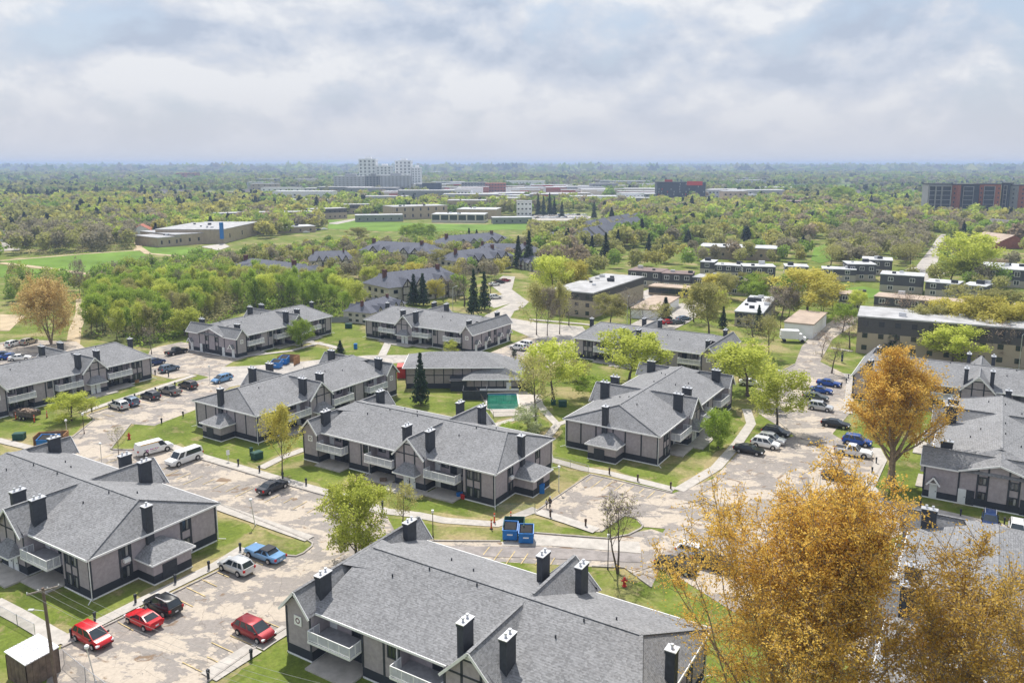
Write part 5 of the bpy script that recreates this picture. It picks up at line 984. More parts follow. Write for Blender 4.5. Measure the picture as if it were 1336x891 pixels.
for d0, d1, sp, hs in ((330, 620, 9.0, (8, 13)), (620, 1050, 10.5, (9, 14))):
    P, hs = band(d0, d1, sp, dens1, hs)
    if d0 < 400:
        keep = np.ones(len(P), bool)
        for q in ([(0, 410), (110, 440), (196, 452), (330, 402), (470, 424), (640, 400), (700, 340), (690, 300), (560, 300), (420, 300), (230, 330), (18, 296), (0, 296)], [(690, 400), (1340, 470), (1340, 330), (1210, 304), (1075, 304), (1060, 318), (760, 328)]): keep &= ~inpoly(P, pw(q))
        P = P[keep]
    for p, c in zip(P, species(P)):
        h = rng.uniform(*hs) * rng.choice((.7, 1, 1, 1.1)); SCAT.append((math.hypot(*p), p[0], p[1], h, h * rng.uniform(.85, 1.25), ('spruce' if c == 'spruce' else 'leafy', c), 'tree of the leafy suburb behind the school and the flats', 'trees of the leafy suburb'))
SCAT.sort(key=lambda s: s[0]); NIND = 206
for i, (d, x, y, h, w, k, lab, gr) in enumerate(SCAT[:NIND]):
    tree(i * 3.7, 0, 0, 0, k[0], k[1], lab, gr, None, i % 3, (x, y, 0), h, w if k[0] != 'spruce' else h * .45)
CC, SS, TT = [], [], []
def mass(P, H, Wd, cols, spr, nq, qs):
    n = len(P); base = rng.normal(size=(n, nq, 3)); base /= np.linalg.norm(base, axis=2)[:, :, None]; base *= rng.uniform(.35, 1.0, (n, nq, 1)) ** .6
    lump = rng.normal(size=(n, 5, 3)); lump /= np.linalg.norm(lump, axis=2)[:, :, None]; idx = rng.integers(0, 5, (n, nq)); base = base * .62 + np.take_along_axis(lump, idx[:, :, None].repeat(3, 2), 1) * .38
    z = base[:, :, 2]; C = np.empty((n, nq, 3)); sc = np.where(spr[:, None], np.clip((1 - z) / 2, .02, 1) * .62, 1.0)
    C[:, :, 0] = P[:, None, 0] + base[:, :, 0] * Wd[:, None] / 2 * sc; C[:, :, 1] = P[:, None, 1] + base[:, :, 1] * Wd[:, None] / 2 * sc; C[:, :, 2] = H[:, None] * (.56 + .42 * z) * np.where(spr[:, None], 1.1, 1)
    CC.append(C.reshape(-1, 3)); SS.append(np.repeat(qs * Wd / 9, nq)); tt = np.repeat(cols * rng.uniform(.82, 1.18, (n, 1)), nq, axis=0); tw_ = rng.uniform(size=len(tt)) < .16; tt[tw_] = tt[tw_] * .45 + np.array([.17, .15, .12]); TT.append(tt)
rest = SCAT[NIND:]
for lo, hi, nq, qs in ((0, 420, 520, .85), (420, 620, 260, 1.2), (620, 3000, 130, 1.7)):
    s = [t for t in rest if lo <= t[0] < hi]
    if s: mass(np.array([(t[1], t[2]) for t in s]), np.array([t[3] for t in s]), np.array([t[4] for t in s]), np.array([SM[t[5][1]] for t in s]), np.array([t[5][0] == 'spruce' for t in s]), nq, qs)
for d0, d1, sp, nq, qs, hs in ((1050, 1900, 15, 34, 3.4, (9, 15)), (1900, 3800, 27, 16, 5.5, (9, 15)), (3800, 9500, 75, 12, 9, (8, 14))):
    f = (lambda P: np.clip(.62 + .33 * lowf(P, 260), .05, 1) * np.where(dens1(P) < .5, .45, 1)) if d0 < 3000 else (lambda P: np.clip(.4 + .5 * lowf(P, 600), 0, 1))
    P, hs = band(d0, d1, sp, f, hs); n = len(P); ci = np.array([SPN.index(c) for c in species(P)]); H = rng.uniform(*hs, n); k = max(1, sp / 15); mass(P, H, H * rng.uniform(.8, 1.2, n) * k, np.array([SM[SPN[c]] for c in ci]) * np.array([.70, .76, .85]), np.array([SPN[c] == 'spruce' for c in ci]) & (k < 2), nq, qs)  # far bands tinted darker and bluer: distance haze put into the leaf colour
C = np.concatenate(CC); S_ = np.concatenate(SS); T_ = np.concatenate(TT)
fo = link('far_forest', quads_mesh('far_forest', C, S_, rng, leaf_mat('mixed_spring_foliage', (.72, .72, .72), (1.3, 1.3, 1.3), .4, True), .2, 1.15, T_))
tag(fo, 'mixed spring woods and garden trees covering the suburb out to the horizon', 'woods', None, 'stuff')
print('scatter', len(SCAT), 'mass quads', len(C))

def undergrowth(pix, n, hmax, label):
    poly = pw(pix); lo, hi = poly.min(0), poly.max(0); P = rng.uniform(lo, hi, (n * 3, 2)); P = P[inpoly(P, poly)][:n]; P = P[rng.uniform(size=len(P)) < np.clip(.6 + .5 * lowf(P, 9), 0, 1)]
    P = np.repeat(P, 5, axis=0) + rng.normal(0, .55, (len(P) * 5, 2)); C = np.c_[P, rng.uniform(.1, 1, len(P)) ** 1.5 * hmax * np.clip(.6 + .5 * lowf(P, 14), .2, 1.3)]; g_ = (lowf(P, 20) > 0)[:, None]; T = np.where(g_, np.array([.30, .40, .08]), np.array([.33, .31, .15])) * rng.uniform(.8, 1.2, (len(P), 1))
    o = link('undergrowth', quads_mesh('undergrowth', C, .62, rng, leaf_mat('undergrowth_leaves', (.72, .72, .72), (1.3, 1.3, 1.3), .45, True), .3, 1.2, T)); tag(o, label, 'undergrowth', None, 'stuff')
WOODP = [(108, 440), (150, 448), (196, 455), (262, 428), (330, 404), (400, 406), (470, 426), (486, 410), (440, 392), (380, 370), (300, 360), (300, 350), (230, 350), (170, 358), (110, 374)]
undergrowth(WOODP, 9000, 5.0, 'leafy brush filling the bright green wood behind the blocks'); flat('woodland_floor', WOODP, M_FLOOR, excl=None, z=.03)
GROVE = [(18, 335), (100, 332), (177, 326), (174, 303), (60, 298), (16, 310)]; undergrowth(GROVE, 4500, 4.0, 'brush at the foot of the dense grove by the field')
undergrowth([(230, 352), (300, 358), (320, 350), (430, 336), (560, 326), (640, 312), (640, 306), (500, 314), (430, 316), (350, 327), (250, 346)], 6500, 4.0, 'brush of the belt between the school and the timbered blocks')
# ------------------------------------------------------------------ vehicles
def paint(name, c, metal=.2): return mat('paint_' + name, c, .28, .04, 1.0, metal=metal, spec=.4, coat=.3)
PC = {'red': (.52, .012, .018), 'dark red': (.26, .015, .022), 'black': (.012, .013, .015), 'silver': (.55, .56, .57), 'blue': (.01, .07, .34), 'sky blue': (.16, .32, .55), 'dark grey': (.055, .057, .065), 'white': (.80, .80, .80), 'blue grey': (.12, .17, .24), 'brown': (.075, .06, .055), 'dark blue': (.015, .04, .13), 'green grey': (.07, .085, .085), 'beige': (.48, .42, .33), 'pewter': (.22, .21, .2)}
M_TYRE = mat('tyre_rubber', (.02, .02, .021), .85, .2); M_RIM = mat('alloy_rim', (.5, .5, .52), .35, .1, metal=.7); M_LAMP = mat('headlight_lens', (.75, .77, .8), .1, .05); M_TAIL = mat('tail_light_lens', (.45, .01, .012), .2, .05); M_CGLASS = glass('car_glass', (.03, .04, .05), .05); M_PLATE = mat('number_plate', (.7, .7, .72), .5); M_TRIM = mat('black_plastic', (.02, .02, .022), .6)
# L, W, H, hood z, stations of hull (x, z_top), cabin (windscreen base, roof front, roof rear, rear base), sill z, wheel r
CT = {'sedan': (4.8, 1.82, 1.45, [(-2.4, .80), (-2.3, .98), (-1.7, 1.02), (1.0, .96), (1.9, .86), (2.3, .72), (2.4, .55)], (1.05, .25, -.95, -1.75), .33),
      'coupe': (4.4, 1.75, 1.38, [(-2.2, .78), (-2.1, .96), (-1.6, .99), (.95, .92), (1.7, .82), (2.1, .68), (2.2, .5)], (.95, .15, -.75, -1.65), .32),
      'long sedan': (5.5, 1.98, 1.42, [(-2.75, .80), (-2.7, .93), (-1.5, .97), (1.0, .96), (2.4, .92), (2.7, .84), (2.75, .6)], (.75, .1, -1.1, -1.6), .34),
      'suv': (4.6, 1.85, 1.68, [(-2.3, .8), (-2.25, 1.05), (-1.6, 1.08), (1.05, 1.03), (1.9, .95), (2.2, .82), (2.3, .6)], (1.15, .4, -1.75, -2.18), .36),
      'minivan': (4.7, 1.8, 1.62, [(-2.35, .8), (-2.3, 1.02), (-1.6, 1.04), (1.3, 1.0), (1.95, .86), (2.25, .7), (2.35, .5)], (1.5, .5, -1.75, -2.2), .32),
      'passenger van': (5.7, 2.0, 2.08, [(-2.85, 1.0), (-2.82, 1.22), (-2, 1.22), (1.8, 1.18), (2.5, 1.08), (2.8, .95), (2.85, .6)], (1.85, 1.2, -2.6, -2.8), .38),
      'cargo van': (5.7, 2.0, 2.08, [(-2.85, 1.0), (-2.82, 1.22), (-2, 1.22), (1.8, 1.18), (2.5, 1.08), (2.8, .95), (2.85, .6)], (1.85, 1.2, -2.6, -2.8), .38),
      'pickup': (5.6, 1.95, 1.82, [(-2.8, .75), (-2.75, 1.05), (-2.6, 1.08), (1.0, 1.1), (2.1, 1.04), (2.6, .92), (2.8, .6)], (1.05, .35, -.75, -.95), .39)}
CPROTO = {}
def car_proto(tp, simple=False):
    if (tp, simple) in CPROTO: return CPROTO[(tp, simple)]
    Lc, Wc, H, st, cab, wr = CT[tp]; hw = Wc / 2; b = MB(); zl = .26; rings = []
    xs = sorted(set([x for x, _ in st])); ax = (-Lc * .29, Lc * .305)
    for x, zt in st:
        t = abs(x) / (Lc / 2); w = hw * (1 - .16 * max(0, t - .72) / .28); z0 = zl + .10 * max(0, t - .85) / .15
        rings.append([(x, -w * .93, z0), (x, -w, z0 + .16), (x, -w * .99, zt - .12), (x, -w * .88, zt), (x, w * .88, zt), (x, w * .99, zt - .12), (x, w, z0 + .16), (x, w * .93, z0)])
    for r in rings: b.v += r
    for i in range(len(rings) - 1):
        for j in range(8): k = (j + 1) % 8; b.f.append((i * 8 + j, i * 8 + k, i * 8 + 8 + k, i * 8 + 8 + j))
    b.f.append(tuple(range(7, -1, -1))); n = (len(rings) - 1) * 8; b.f.append(tuple(n + i for i in range(8)))
    b.f = [q[::-1] for q in b.f]
    zb = lambda x: np.interp(x, [s[0] for s in st], [s[1] for s in st]) - .03
    a0, a1, r1, r0 = cab; wb, wt = hw * .90, hw * (.74 if 'van' not in tp or tp == 'minivan' else .84)
    B_ = [(a0, zb(a0)), (r0, zb(r0))]; F = lambda x, w, z: (x, w, z)
    lo = [(a0, -wb, zb(a0)), (a0, wb, zb(a0)), (r0, wb, zb(r0)), (r0, -wb, zb(r0))]; hi = [(a1, -wt, H - .05), (a1, wt, H - .05), (r1, wt, H - .07), (r1, -wt, H - .07)]; k = len(b.v); b.v += lo + hi
    for i in range(4): j = (i + 1) % 4; b.f.append((k + i, k + j, k + 4 + j, k + 4 + i))
    mx_ = (a1 + r1) / 2; b.v += [(a1 - .12, 0, H), (r1 + .12, 0, H - .02)]; c = len(b.v) - 2; b.f += [(k + 4, k + 5, c), (k + 5, k + 6, c + 1, c), (k + 6, k + 7, c + 1), (k + 7, k + 4, c, c + 1)]
    if tp == 'pickup': b.box(-2.72, -1.0, -.78, .78, 1.082, 1.09)
    g = []
    def lerp(p, q, t): return Vector(p) + (Vector(q) - Vector(p)) * t
    def pane(p0, p1, p2, p3, m=.08, e=.012):
        P = [Vector(p) for p in (p0, p1, p2, p3)]; c = sum(P, Vector()) / 4; n = (P[1] - P[0]).cross(P[3] - P[0]).normalized()
        if n.dot(c - Vector((mx_, 0, .9))) < 0: n = -n
        q = MB(); q.poly(*[p + (c - p) * m + n * e for p in P]); return q
    g.append(('windscreen', pane(lo[0], lo[1], hi[1], hi[0], .09))); 
    if tp != 'cargo van': g.append(('rear_window', pane(lo[3], lo[2], hi[2], hi[3], .16)))
    for s, (la, lb, ha, hb) in ((-1, (lo[0], lo[3], hi[0], hi[3])), (1, (lo[1], lo[2], hi[1], hi[2]))):
        cuts = {'cargo van': [(.02, .25)], 'passenger van': [(.02, .24), (.27, .98)], 'pickup': [(.04, .5), (.54, .93)], 'coupe': [(.05, .58), (.62, .92)]}.get(tp, [(.04, .40), (.43, .70), (.73, .95)] if tp in ('suv', 'minivan') else [(.05, .48), (.52, .92)])
        for u, v in cuts: g.append(('side_window', pane(lerp(la, lb, u), lerp(la, lb, v), lerp(ha, hb, v), lerp(ha, hb, u), .12)))
    body = b.mesh('body', M_TRIM, 38); root = ('suv' if tp == 'suv' else tp.replace(' ', '_'))
    parts = [('body', body)]
    if not simple:
        parts += [(nm, q.mesh(nm, M_CGLASS)) for nm, q in g]
        w = MB(); w.tube((0, -.11, 0), (0, .11, 0), wr, wr, 14); rm = MB(); rm.tube((0, -.125, 0), (0, .125, 0), wr * .62, wr * .62, 10); wm, rmm = w.mesh('wheel', M_TYRE), rm.mesh('rim', M_RIM)
        parts.append(('wheels', (wm, rmm, [(x, y, wr) for x in ax for y in (-hw + .06, hw - .06)])))
        arch = MB()
        for x in ax:
            for s in (-1, 1):
                P = []
                for i in range(9): t = math.pi * i / 8; P.append((x + (wr + .07) * math.cos(t), s * (hw + .004), wr + (wr + .07) * math.sin(t)))
                P = [p for p in P]; arch.poly(*([(x + wr + .07, s * (hw + .004), zl)] + P + [(x - wr - .07, s * (hw + .004), zl)]))
        parts.append(('wheel_arch', arch.mesh('wheel_arch', M_TRIM)))
        zt = st[-2][1]
        for s in (-1, 1):
            q = MB(); x = Lc / 2 - .13; q.box(x - .12, x + .09, s * hw * .84 - .2, s * hw * .84 + .12 if s < 0 else s * hw * .84 + .06, zt - .15, zt + .0); parts.append(('headlight', q.mesh('headlight', M_LAMP)))
            q = MB(); x = -Lc / 2; zz = st[1][1]; q.box(x - .02, x + .14, s * hw * .80 - .12, s * hw * .80 + .12, zz - .34, zz - .06); parts.append(('tail_light', q.mesh('tail_light', M_TAIL)))
            q = MB(); q.box(a0 - .35, a0 - .2, s * (hw + .02) - .1, s * (hw + .02) + .1, zb(a0) + .02, zb(a0) + .18); parts.append(('mirror', q.mesh('mirror', M_TRIM)))
        q = MB(); q.box(Lc / 2 - .06, Lc / 2 + .015, -hw * .5, hw * .5, .38, .52); parts.append(('grille', q.mesh('grille', M_TRIM)))
        q = MB(); q.box(-Lc / 2 - .025, -Lc / 2 + .02, -.17, .17, .52, .66); parts.append(('number_plate', q.mesh('number_plate', M_PLATE)))
        if tp in ('suv',):
            for s in (-1, 1): q = MB(); q.box(r1 + .2, a1 - .2, s * wt * .9 - .025, s * wt * .9 + .025, H, H + .06); parts.append(('roof_rail', q.mesh('roof_rail', M_METAL)))
        if tp == 'pickup': q = MB(); q.box(-2.68, -1.05, -.74, .74, 1.09, 1.1); parts.append(('bed', q.mesh('bed', M_TRIM)))
    CPROTO[(tp, simple)] = parts; return parts
def car(tp, colr, px, py, rz, label, group=None, simple=False, roof=None, pos=None):
    p = at(px, py) if pos is None else Vector(pos); o = empty({'sedan': 'parked_car', 'coupe': 'parked_car', 'long sedan': 'parked_car', 'suv': 'parked_suv'}.get(tp, tp.replace(' ', '_')), (p.x, p.y, .065), R(rz))
    for nm, me in car_proto(tp, simple):
        if nm == 'wheels':
            for q in me[2]: w = link('wheel', me[0], o, q); link('rim', me[1], w)
            continue
        c = link(nm, me, o)
        if nm == 'body': c.material_slots[0].link = 'OBJECT'; c.material_slots[0].material = paint(colr.replace(' ', '_'), PC[colr], .0 if colr in ('white', 'red', 'black') else .35)
    if roof:
        Lc, Wc, H, st, cab, wr = CT[tp]; q = MB(); q.box(cab[2] - .15, cab[1] + .0, -Wc * .36, Wc * .36, H - .06, H + .012); q.obj('vinyl_roof', mat('black_vinyl', (.02, .022, .03), .6), o)
    tag(o, label, {'suv': 'suv', 'minivan': 'minivan', 'pickup': 'pickup', 'cargo van': 'van', 'passenger van': 'van'}.get(tp, 'car'), group); return o
U, V_ = 58.5, 148.5
for c in [('minivan', 'red', 121, 837, -31.5, 'bright red minivan with clear windscreen facing the lot, nearest to the wooden shed'), ('coupe', 'red', 188, 814, V_, 'bright red coupe between the red minivan and the black SUV'), ('suv', 'black', 213, 796, V_, 'black SUV parked beside the red coupe by the grey wall'),
 ('suv', 'silver', 308.5, 745, V_, 'silver boxy SUV with roof rails, next to the long sky blue sedan'), ('minivan', 'dark red', 332, 829, -31.5, 'dark red minivan parked alone on the lower right side of the lot'), ('sedan', 'dark grey', 356, 640, U, 'dark grey sedan alone along the kerb in front of the middle block'), ('suv', 'white', 457, 659.5, U, 'white SUV partly hidden by the bright chartreuse tree'),
 ('passenger van', 'white', 241, 603, U + 180, 'long white passenger van with dark windows along its side'), ('suv', 'silver', 155, 533, V_, 'silver SUV first in the row before the left block'), ('suv', 'blue grey', 169, 528.5, V_, 'blue grey SUV tucked behind the silver one of the left row'), ('suv', 'dark grey', 196.5, 520.5, V_, 'dark grey SUV in the middle of the left row'),
 ('pickup', 'pewter', 222, 514, V_, 'pewter grey pickup in the left row'), ('suv', 'brown', 245.5, 506.5, V_, 'dark brown SUV last in the left row'), ('pickup', 'black', 230.5, 462, U, 'black pickup at the end wall with the white doors'), ('suv', 'dark blue', 203, 476, U, 'dark blue SUV at the corner of the left block'), ('suv', 'blue grey', 221, 484.5, U, 'blue grey SUV nearest the narrow lawn strip'),
 ('minivan', 'sky blue', 290, 498, U + 180, 'light blue van half hidden behind a grey gable roof'), ('suv', 'white', 676, 456.5, V_, 'white SUV nearer of the two beside the porch gables'), ('suv', 'white', 684, 452.5, V_, 'white SUV farther of the two beside the porch gables'), ('sedan', 'dark blue', 4, 466, 20, 'dark blue car leftmost in the lot under the tan tree'), ('sedan', 'blue', 13, 469, 20, 'blue car second in the lot under the tan tree'),
 ('sedan', 'white', 26, 470, 20, 'white car in the row under the tan tree'), ('suv', 'white', 18, 452, 80, 'white SUV facing away at the back of the lot under the tan tree'), ('suv', 'beige', 38, 449, 80, 'beige SUV behind the branches of the tan tree'), ('sedan', 'blue', 1081, 503.5, -31.5, 'deep blue sedan parked farthest up the right-hand row'), ('coupe', 'blue', 1071, 512.5, -31.5, 'bright blue hatchback second in the right-hand row'),
 ('sedan', 'green grey', 1064, 521.5, -31.5, 'dark green grey sedan third in the right-hand row'), ('suv', 'silver', 1070, 535, -31.5, 'silver SUV with its tail towards the walking person'), ('sedan', 'black', 1090, 557, -31.5, 'black sedan half under the mid-distance orange tree'), ('suv', 'blue', 1118, 580, -31.5, 'blue car behind the white pickup, under the orange tree'), ('pickup', 'white', 1113, 594, -31.5, 'white pickup parked under the mid-distance orange tree'),
 ('sedan', 'dark grey', 1094, 626, -31.5, 'dark sedan parked nearest the foreground orange tree'), ('suv', 'black', 1012, 568.5, -31.5, 'black SUV beside the narrow lawn in front of the pale green tree'), ('suv', 'silver', 1006, 578, -31.5, 'silver SUV right beside the black one'), ('suv', 'white', 998.5, 583.5, -31.5, 'white SUV beside the silver one, third in its row'), ('sedan', 'black', 977, 591, -31.5, 'black sedan fourth in the row, at the edge of the orange crown'),
 ('sedan', 'white', 979, 503, -20, 'pale car standing behind the wide pale green willow'), ('sedan', 'silver', 1003, 487, -25, 'silver car glimpsed through the willow near the street'), ('sedan', 'black', 882, 744, -31.5, 'black car under the left side of the largest orange tree'), ('suv', 'white', 908, 728, -31.5, 'white car seen through the largest orange crown'), ('suv', 'dark grey', 930, 741, -31.5, 'grey car seen through the largest orange crown'),
 ('suv', 'dark blue', 1291, 686, U + 180, 'dark blue SUV in front of the low-gabled end wall'), ('suv', 'white', 1326, 698, U + 180, 'white SUV at the right edge in front of the low-gabled end wall'), ('suv', 'white', 646, 390, 20, 'white SUV alone at the corner of the timbered blocks'), ('sedan', 'white', 645, 373, 30, 'white car first in the small lot of the timbered blocks'), ('sedan', 'black', 652, 370, 30, 'black car in the small lot of the timbered blocks'), ('sedan', 'dark red', 659, 368, 30, 'dark red car in the small lot of the timbered blocks'),
 ('suv', 'silver', 1197, 364, 20, 'silver car at the corner of the far street'), ('sedan', 'blue grey', 892, 418, 20, 'blue grey car on the lane by the garages'), ('sedan', 'green grey', 884, 423, 20, 'green grey car nearest on the lane by the garages'), ('sedan', 'red', 872, 423, 20, 'red car behind the bare trees by the garages')]: car(*c)
car('long sedan', 'sky blue', 346, 728, V_, 'long sky blue sedan with a black vinyl roof', roof=True)
cv_ = car('cargo van', 'white', 201, 590.5, 47, 'white cargo van with coloured lettering and yellow stripe on its side')
M_MAG = mat('magenta_decal', (.45, .03, .28), .4); M_AMB = mat('amber_decal', (.75, .42, .05), .4)
def decal(par, pts, m, name):
    b = MB(); b.poly(*pts); b.obj(name, m, par)
for s in (-1, 1):
    y = lambda x, z: s * (.90 + (.84 - .90) * (z - 1.22) / .83 + .012) if z > 1.2 else s * 1.004
    def ring(cx, cz, r0, r1, a0, a1, m, nm):
        b = MB(); n = 10
        for i in range(n):
            t, u = R(a0 + (a1 - a0) * i / n), R(a0 + (a1 - a0) * (i + 1) / n); P = [(cx - s * -1 * r0 * math.cos(t), r0 * math.sin(t)), (cx + s * r1 * math.cos(t), r1 * math.sin(t)), (cx + s * r1 * math.cos(u), r1 * math.sin(u)), (cx + s * r0 * math.cos(u), r0 * math.sin(u))]
            P[0] = (cx + s * r0 * math.cos(t), r0 * math.sin(t)); b.poly(*[(x, s * 1.005, cz + z) for x, z in P])
        b.obj(nm, m, cv_)
    sx = -1.5 if s < 0 else -1.0
    ring(-1.75, .88, .13, .24, 50, 310, M_CHAR, 'logo_letter'); ring(-1.42, .88, .10, .22, 0, 360, M_MAG, 'logo_ring')
    for i, (x, w, m) in enumerate(((-.95, .22, M_MAG), (-.65, .18, M_MAG), (-.42, .14, M_AMB), (-.18, .2, M_MAG), (.1, .16, M_MAG), (.34, .12, M_AMB))): decal(cv_, [(x, s * 1.006, .92), (x + w, s * 1.006, .92), (x + w, s * 1.006, 1.08), (x, s * 1.006, 1.08)], m, 'lettering')
    decal(cv_, [(-.9, s * 1.006, .70), (.1, s * 1.006, .70), (.1, s * 1.006, .76), (-.9, s * 1.006, .76)], M_CHAR, 'lettering')
    decal(cv_, [(-2.3, s * .86, 1.98), (.6, s * .86, 1.98), (.6, s * .89, 1.86), (-2.3, s * .89, 1.86)], M_AMB, 'stripe')
p = at(1034, 446); o = empty('cube_van', (p.x, p.y, .07), R(-10)); b = MB(); b.box(-3.2, 1.4, -1.15, 1.15, .9, 3.1); b.obj('box_body', M_WHITEWALL, o); b = MB(); b.v = []; b.prism([(1.45, -1), (3.2, -1), (3.2, 1), (1.45, 1)], .5, 1.35); b.poly((1.45, -.9, 1.35), (2.6, -.9, 1.35), (2.2, -.85, 2.2), (1.45, -.85, 2.2)); b.poly((2.6, .9, 1.35), (1.45, .9, 1.35), (1.45, .85, 2.2), (2.2, .85, 2.2)); b.poly((1.45, -.85, 2.2), (2.2, -.85, 2.2), (2.2, .85, 2.2), (1.45, .85, 2.2)); b.obj('cab', M_WHITEWALL, o)
b = MB(); b.poly((2.62, -.85, 1.36), (2.62, .85, 1.36), (2.23, .8, 2.18), (2.23, -.8, 2.18)); b.obj('windscreen', M_CGLASS, o)
for x in (-2.2, 2.3):
    for y in (-1, 1): b = MB(); b.tube((x, y - .13, .42), (x, y + .13, .42), .42, .42, 12); b.obj('wheel', M_TYRE, o)
tag(o, 'white cube van at the kerb beside the low garage', 'van')
rc = random.Random(3)
for i in range(34):
    car(rc.choice(('sedan', 'suv', 'sedan')), rc.choice(('white', 'white', 'silver', 'dark blue', 'black', 'silver', 'white')), 697 + (i % 17) * 4.2 + rc.uniform(-.8, .8), 281.3 + (i // 17) * 3.6 + rc.uniform(-.4, .4), 20, 'tiny car in the crowded car park beside the green field', 'cars in the far car park', True)
for i in range(14): car('sedan', rc.choice(('white', 'silver', 'black', 'dark blue')), rc.uniform(380, 425), rc.uniform(300, 305), rc.uniform(0, 90), 'tiny car beside the white-roofed school annex', 'cars beside the school annex', True)
for i in range(26): car('suv', rc.choice(('white', 'silver', 'red', 'dark blue', 'white')), rc.uniform(570, 770), rc.uniform(252, 260), rc.uniform(0, 90), 'tiny car on the tarmac of the distant retail strip', 'cars of the distant retail strip', True)
# ------------------------------------------------------------------ street furniture
BM = {}
def bollard(rows, label, group, m=M_CHAR):
    if m.name not in BM:
        b = MB(); b.box(-.09, .09, -.09, .09, 0, .95); b.box(-.13, .13, -.11, .11, .62, .98); c = MB(); c.box(-.07, .07, -.125, -.111, .68, .86); BM[m.name] = (b.mesh('plug_in_post', m), c.mesh('socket_box', M_BLACK))
    for i, (x, y) in enumerate(rows): p = at(x, y); o = link('plug_in_post', BM[m.name][0], None, (p.x, p.y, .1), R(58.5 + i % 2 * 90)); link('socket_box', BM[m.name][1], o); tag(o, label, 'post', group)
bollard([(93.5, 833), (124, 811), (177, 787), (229, 761), (272.6, 743), (313.6, 719)], 'dark plug-in post on the footpath behind the red coupe row', 'posts of the lower left footpath')
bollard([(311, 607.5), (338.6, 616), (369, 625), (399.5, 633), (430.5, 643), (464.6, 651), (499, 663)], 'dark plug-in post along the kerb in front of the middle block', 'posts before the middle block')
bollard([(120, 538), (147.6, 528), (176, 520.5), (203, 512), (228.5, 505)], 'dark plug-in post along the kerb of the left row of cars', 'posts of the left row')
bollard([(211, 553), (239, 544)], 'dark post on the lawn edge opposite the left row of cars', 'posts opposite the left row'); bollard([(202.6, 489), (220, 492)], 'dark post between the narrow lawn strip and the upper lot', 'posts of the narrow lawn strip')
bollard([(328, 860), (272, 887)], 'dark post on the right side of the lower left lot', 'posts right of the lower left lot'); bollard([(795, 619), (832, 628), (875, 638)], 'brown post along the top of the empty right lot', 'posts above the empty lot', M_BROWNPOST)
bollard([(718, 675), (764, 687)], 'brown post on the footpath below the empty right lot', 'posts below the empty lot', M_BROWNPOST); bollard([(1098, 505), (1104, 500), (1107, 494.5)], 'dark post at the head of the blue cars', 'posts by the blue cars'); bollard([(1143, 605), (1137.6, 618), (1132, 631), (1128, 638), (1147, 652)], 'dark post along the footpath under the mid-distance orange tree', 'posts under the orange tree')
bollard([(1200.5, 663), (1253, 674), (1310, 685)], 'dark post in front of the low-gabled end wall', 'posts before the low-gabled wall')
def lamp(px, py, label, h=3.2, globe=True, m=M_METAL, lean=0.0):
    p = at(px, py); o = empty('lamp_post', (p.x, p.y, 0)); b = MB(); b.tube((0, 0, 0), (lean, 0, h), .06, .045, 8); b.tube((0, 0, 0), (0, 0, .3), .11, .09, 8); b.obj('pole', m, o); g = MB()
    if globe:
        for i in range(6):
            a, c = math.pi * i / 6, math.pi * (i + 1) / 6; g.tube((lean, 0, h + .2 - .22 * math.cos(a)), (lean, 0, h + .2 - .22 * math.cos(c)), .22 * math.sin(a) + .001, .22 * math.sin(c) + .001, 10)
        g.obj('globe', M_WHITE, o, 60)
    else: g.box(lean - .14, lean + .14, -.14, .14, h, h + .35); g.obj('lantern', M_WHITE, o)
    return tag(o, label, 'lamp post')
lamp(333, 686, 'white globe lamp post on the grassy point beside the sky blue sedan', 3.4, lean=-.4); lamp(133, 606, 'globe lamp post on the drive beside the cargo van', 3.2); lamp(729, 642, 'globe lamp post on the lawn by the empty right lot', 3.6); lamp(565, 701, 'square-headed lamp post on the dry lawn behind the nearest roof', 3.3, False, M_BROWNPOST); lamp(125, 891, 'globe lamp post leaning at the bottom left corner of the lot', 3.4, lean=-.5)
lamp(274, 499, 'grey lamp post on the narrow lawn strip', 3.4, False); lamp(88, 572, 'lamp post on the lawn by the wooden enclosure', 3.0); lamp(793, 743, 'dark lamp post beside the twin-trunked bare tree', 4.0, False, M_CHAR); lamp(1069, 642, 'white globe lamp post by the dark sedan', 3.2); lamp(110, 566, 'brown lamp post on the drive corner by the small pale tree', 3.4, False, M_BROWNPOST)
def street_light(px, py, h, label, rz=0):
    p = at(px, py); o = empty('street_light', (p.x, p.y, 0), R(rz)); b = MB(); b.tube((0, 0, 0), (0, 0, h), .10, .07, 8); b.tube((0, 0, h), (1.0, 0, h + .5), .06, .05, 6); b.obj('pole', M_METAL, o); b = MB(); b.box(1.0, 1.6, -.12, .12, h + .42, h + .56); b.obj('lamp_head', M_METAL, o); return tag(o, label, 'street light')
street_light(1329, 482, 8, 'tall street light at the right edge beyond the roofs'); street_light(591, 414, 9, 'street light standing at the right end of the timbered blocks', 30); street_light(818, 424, 8, 'street light with a curved arm between the garages', 60)
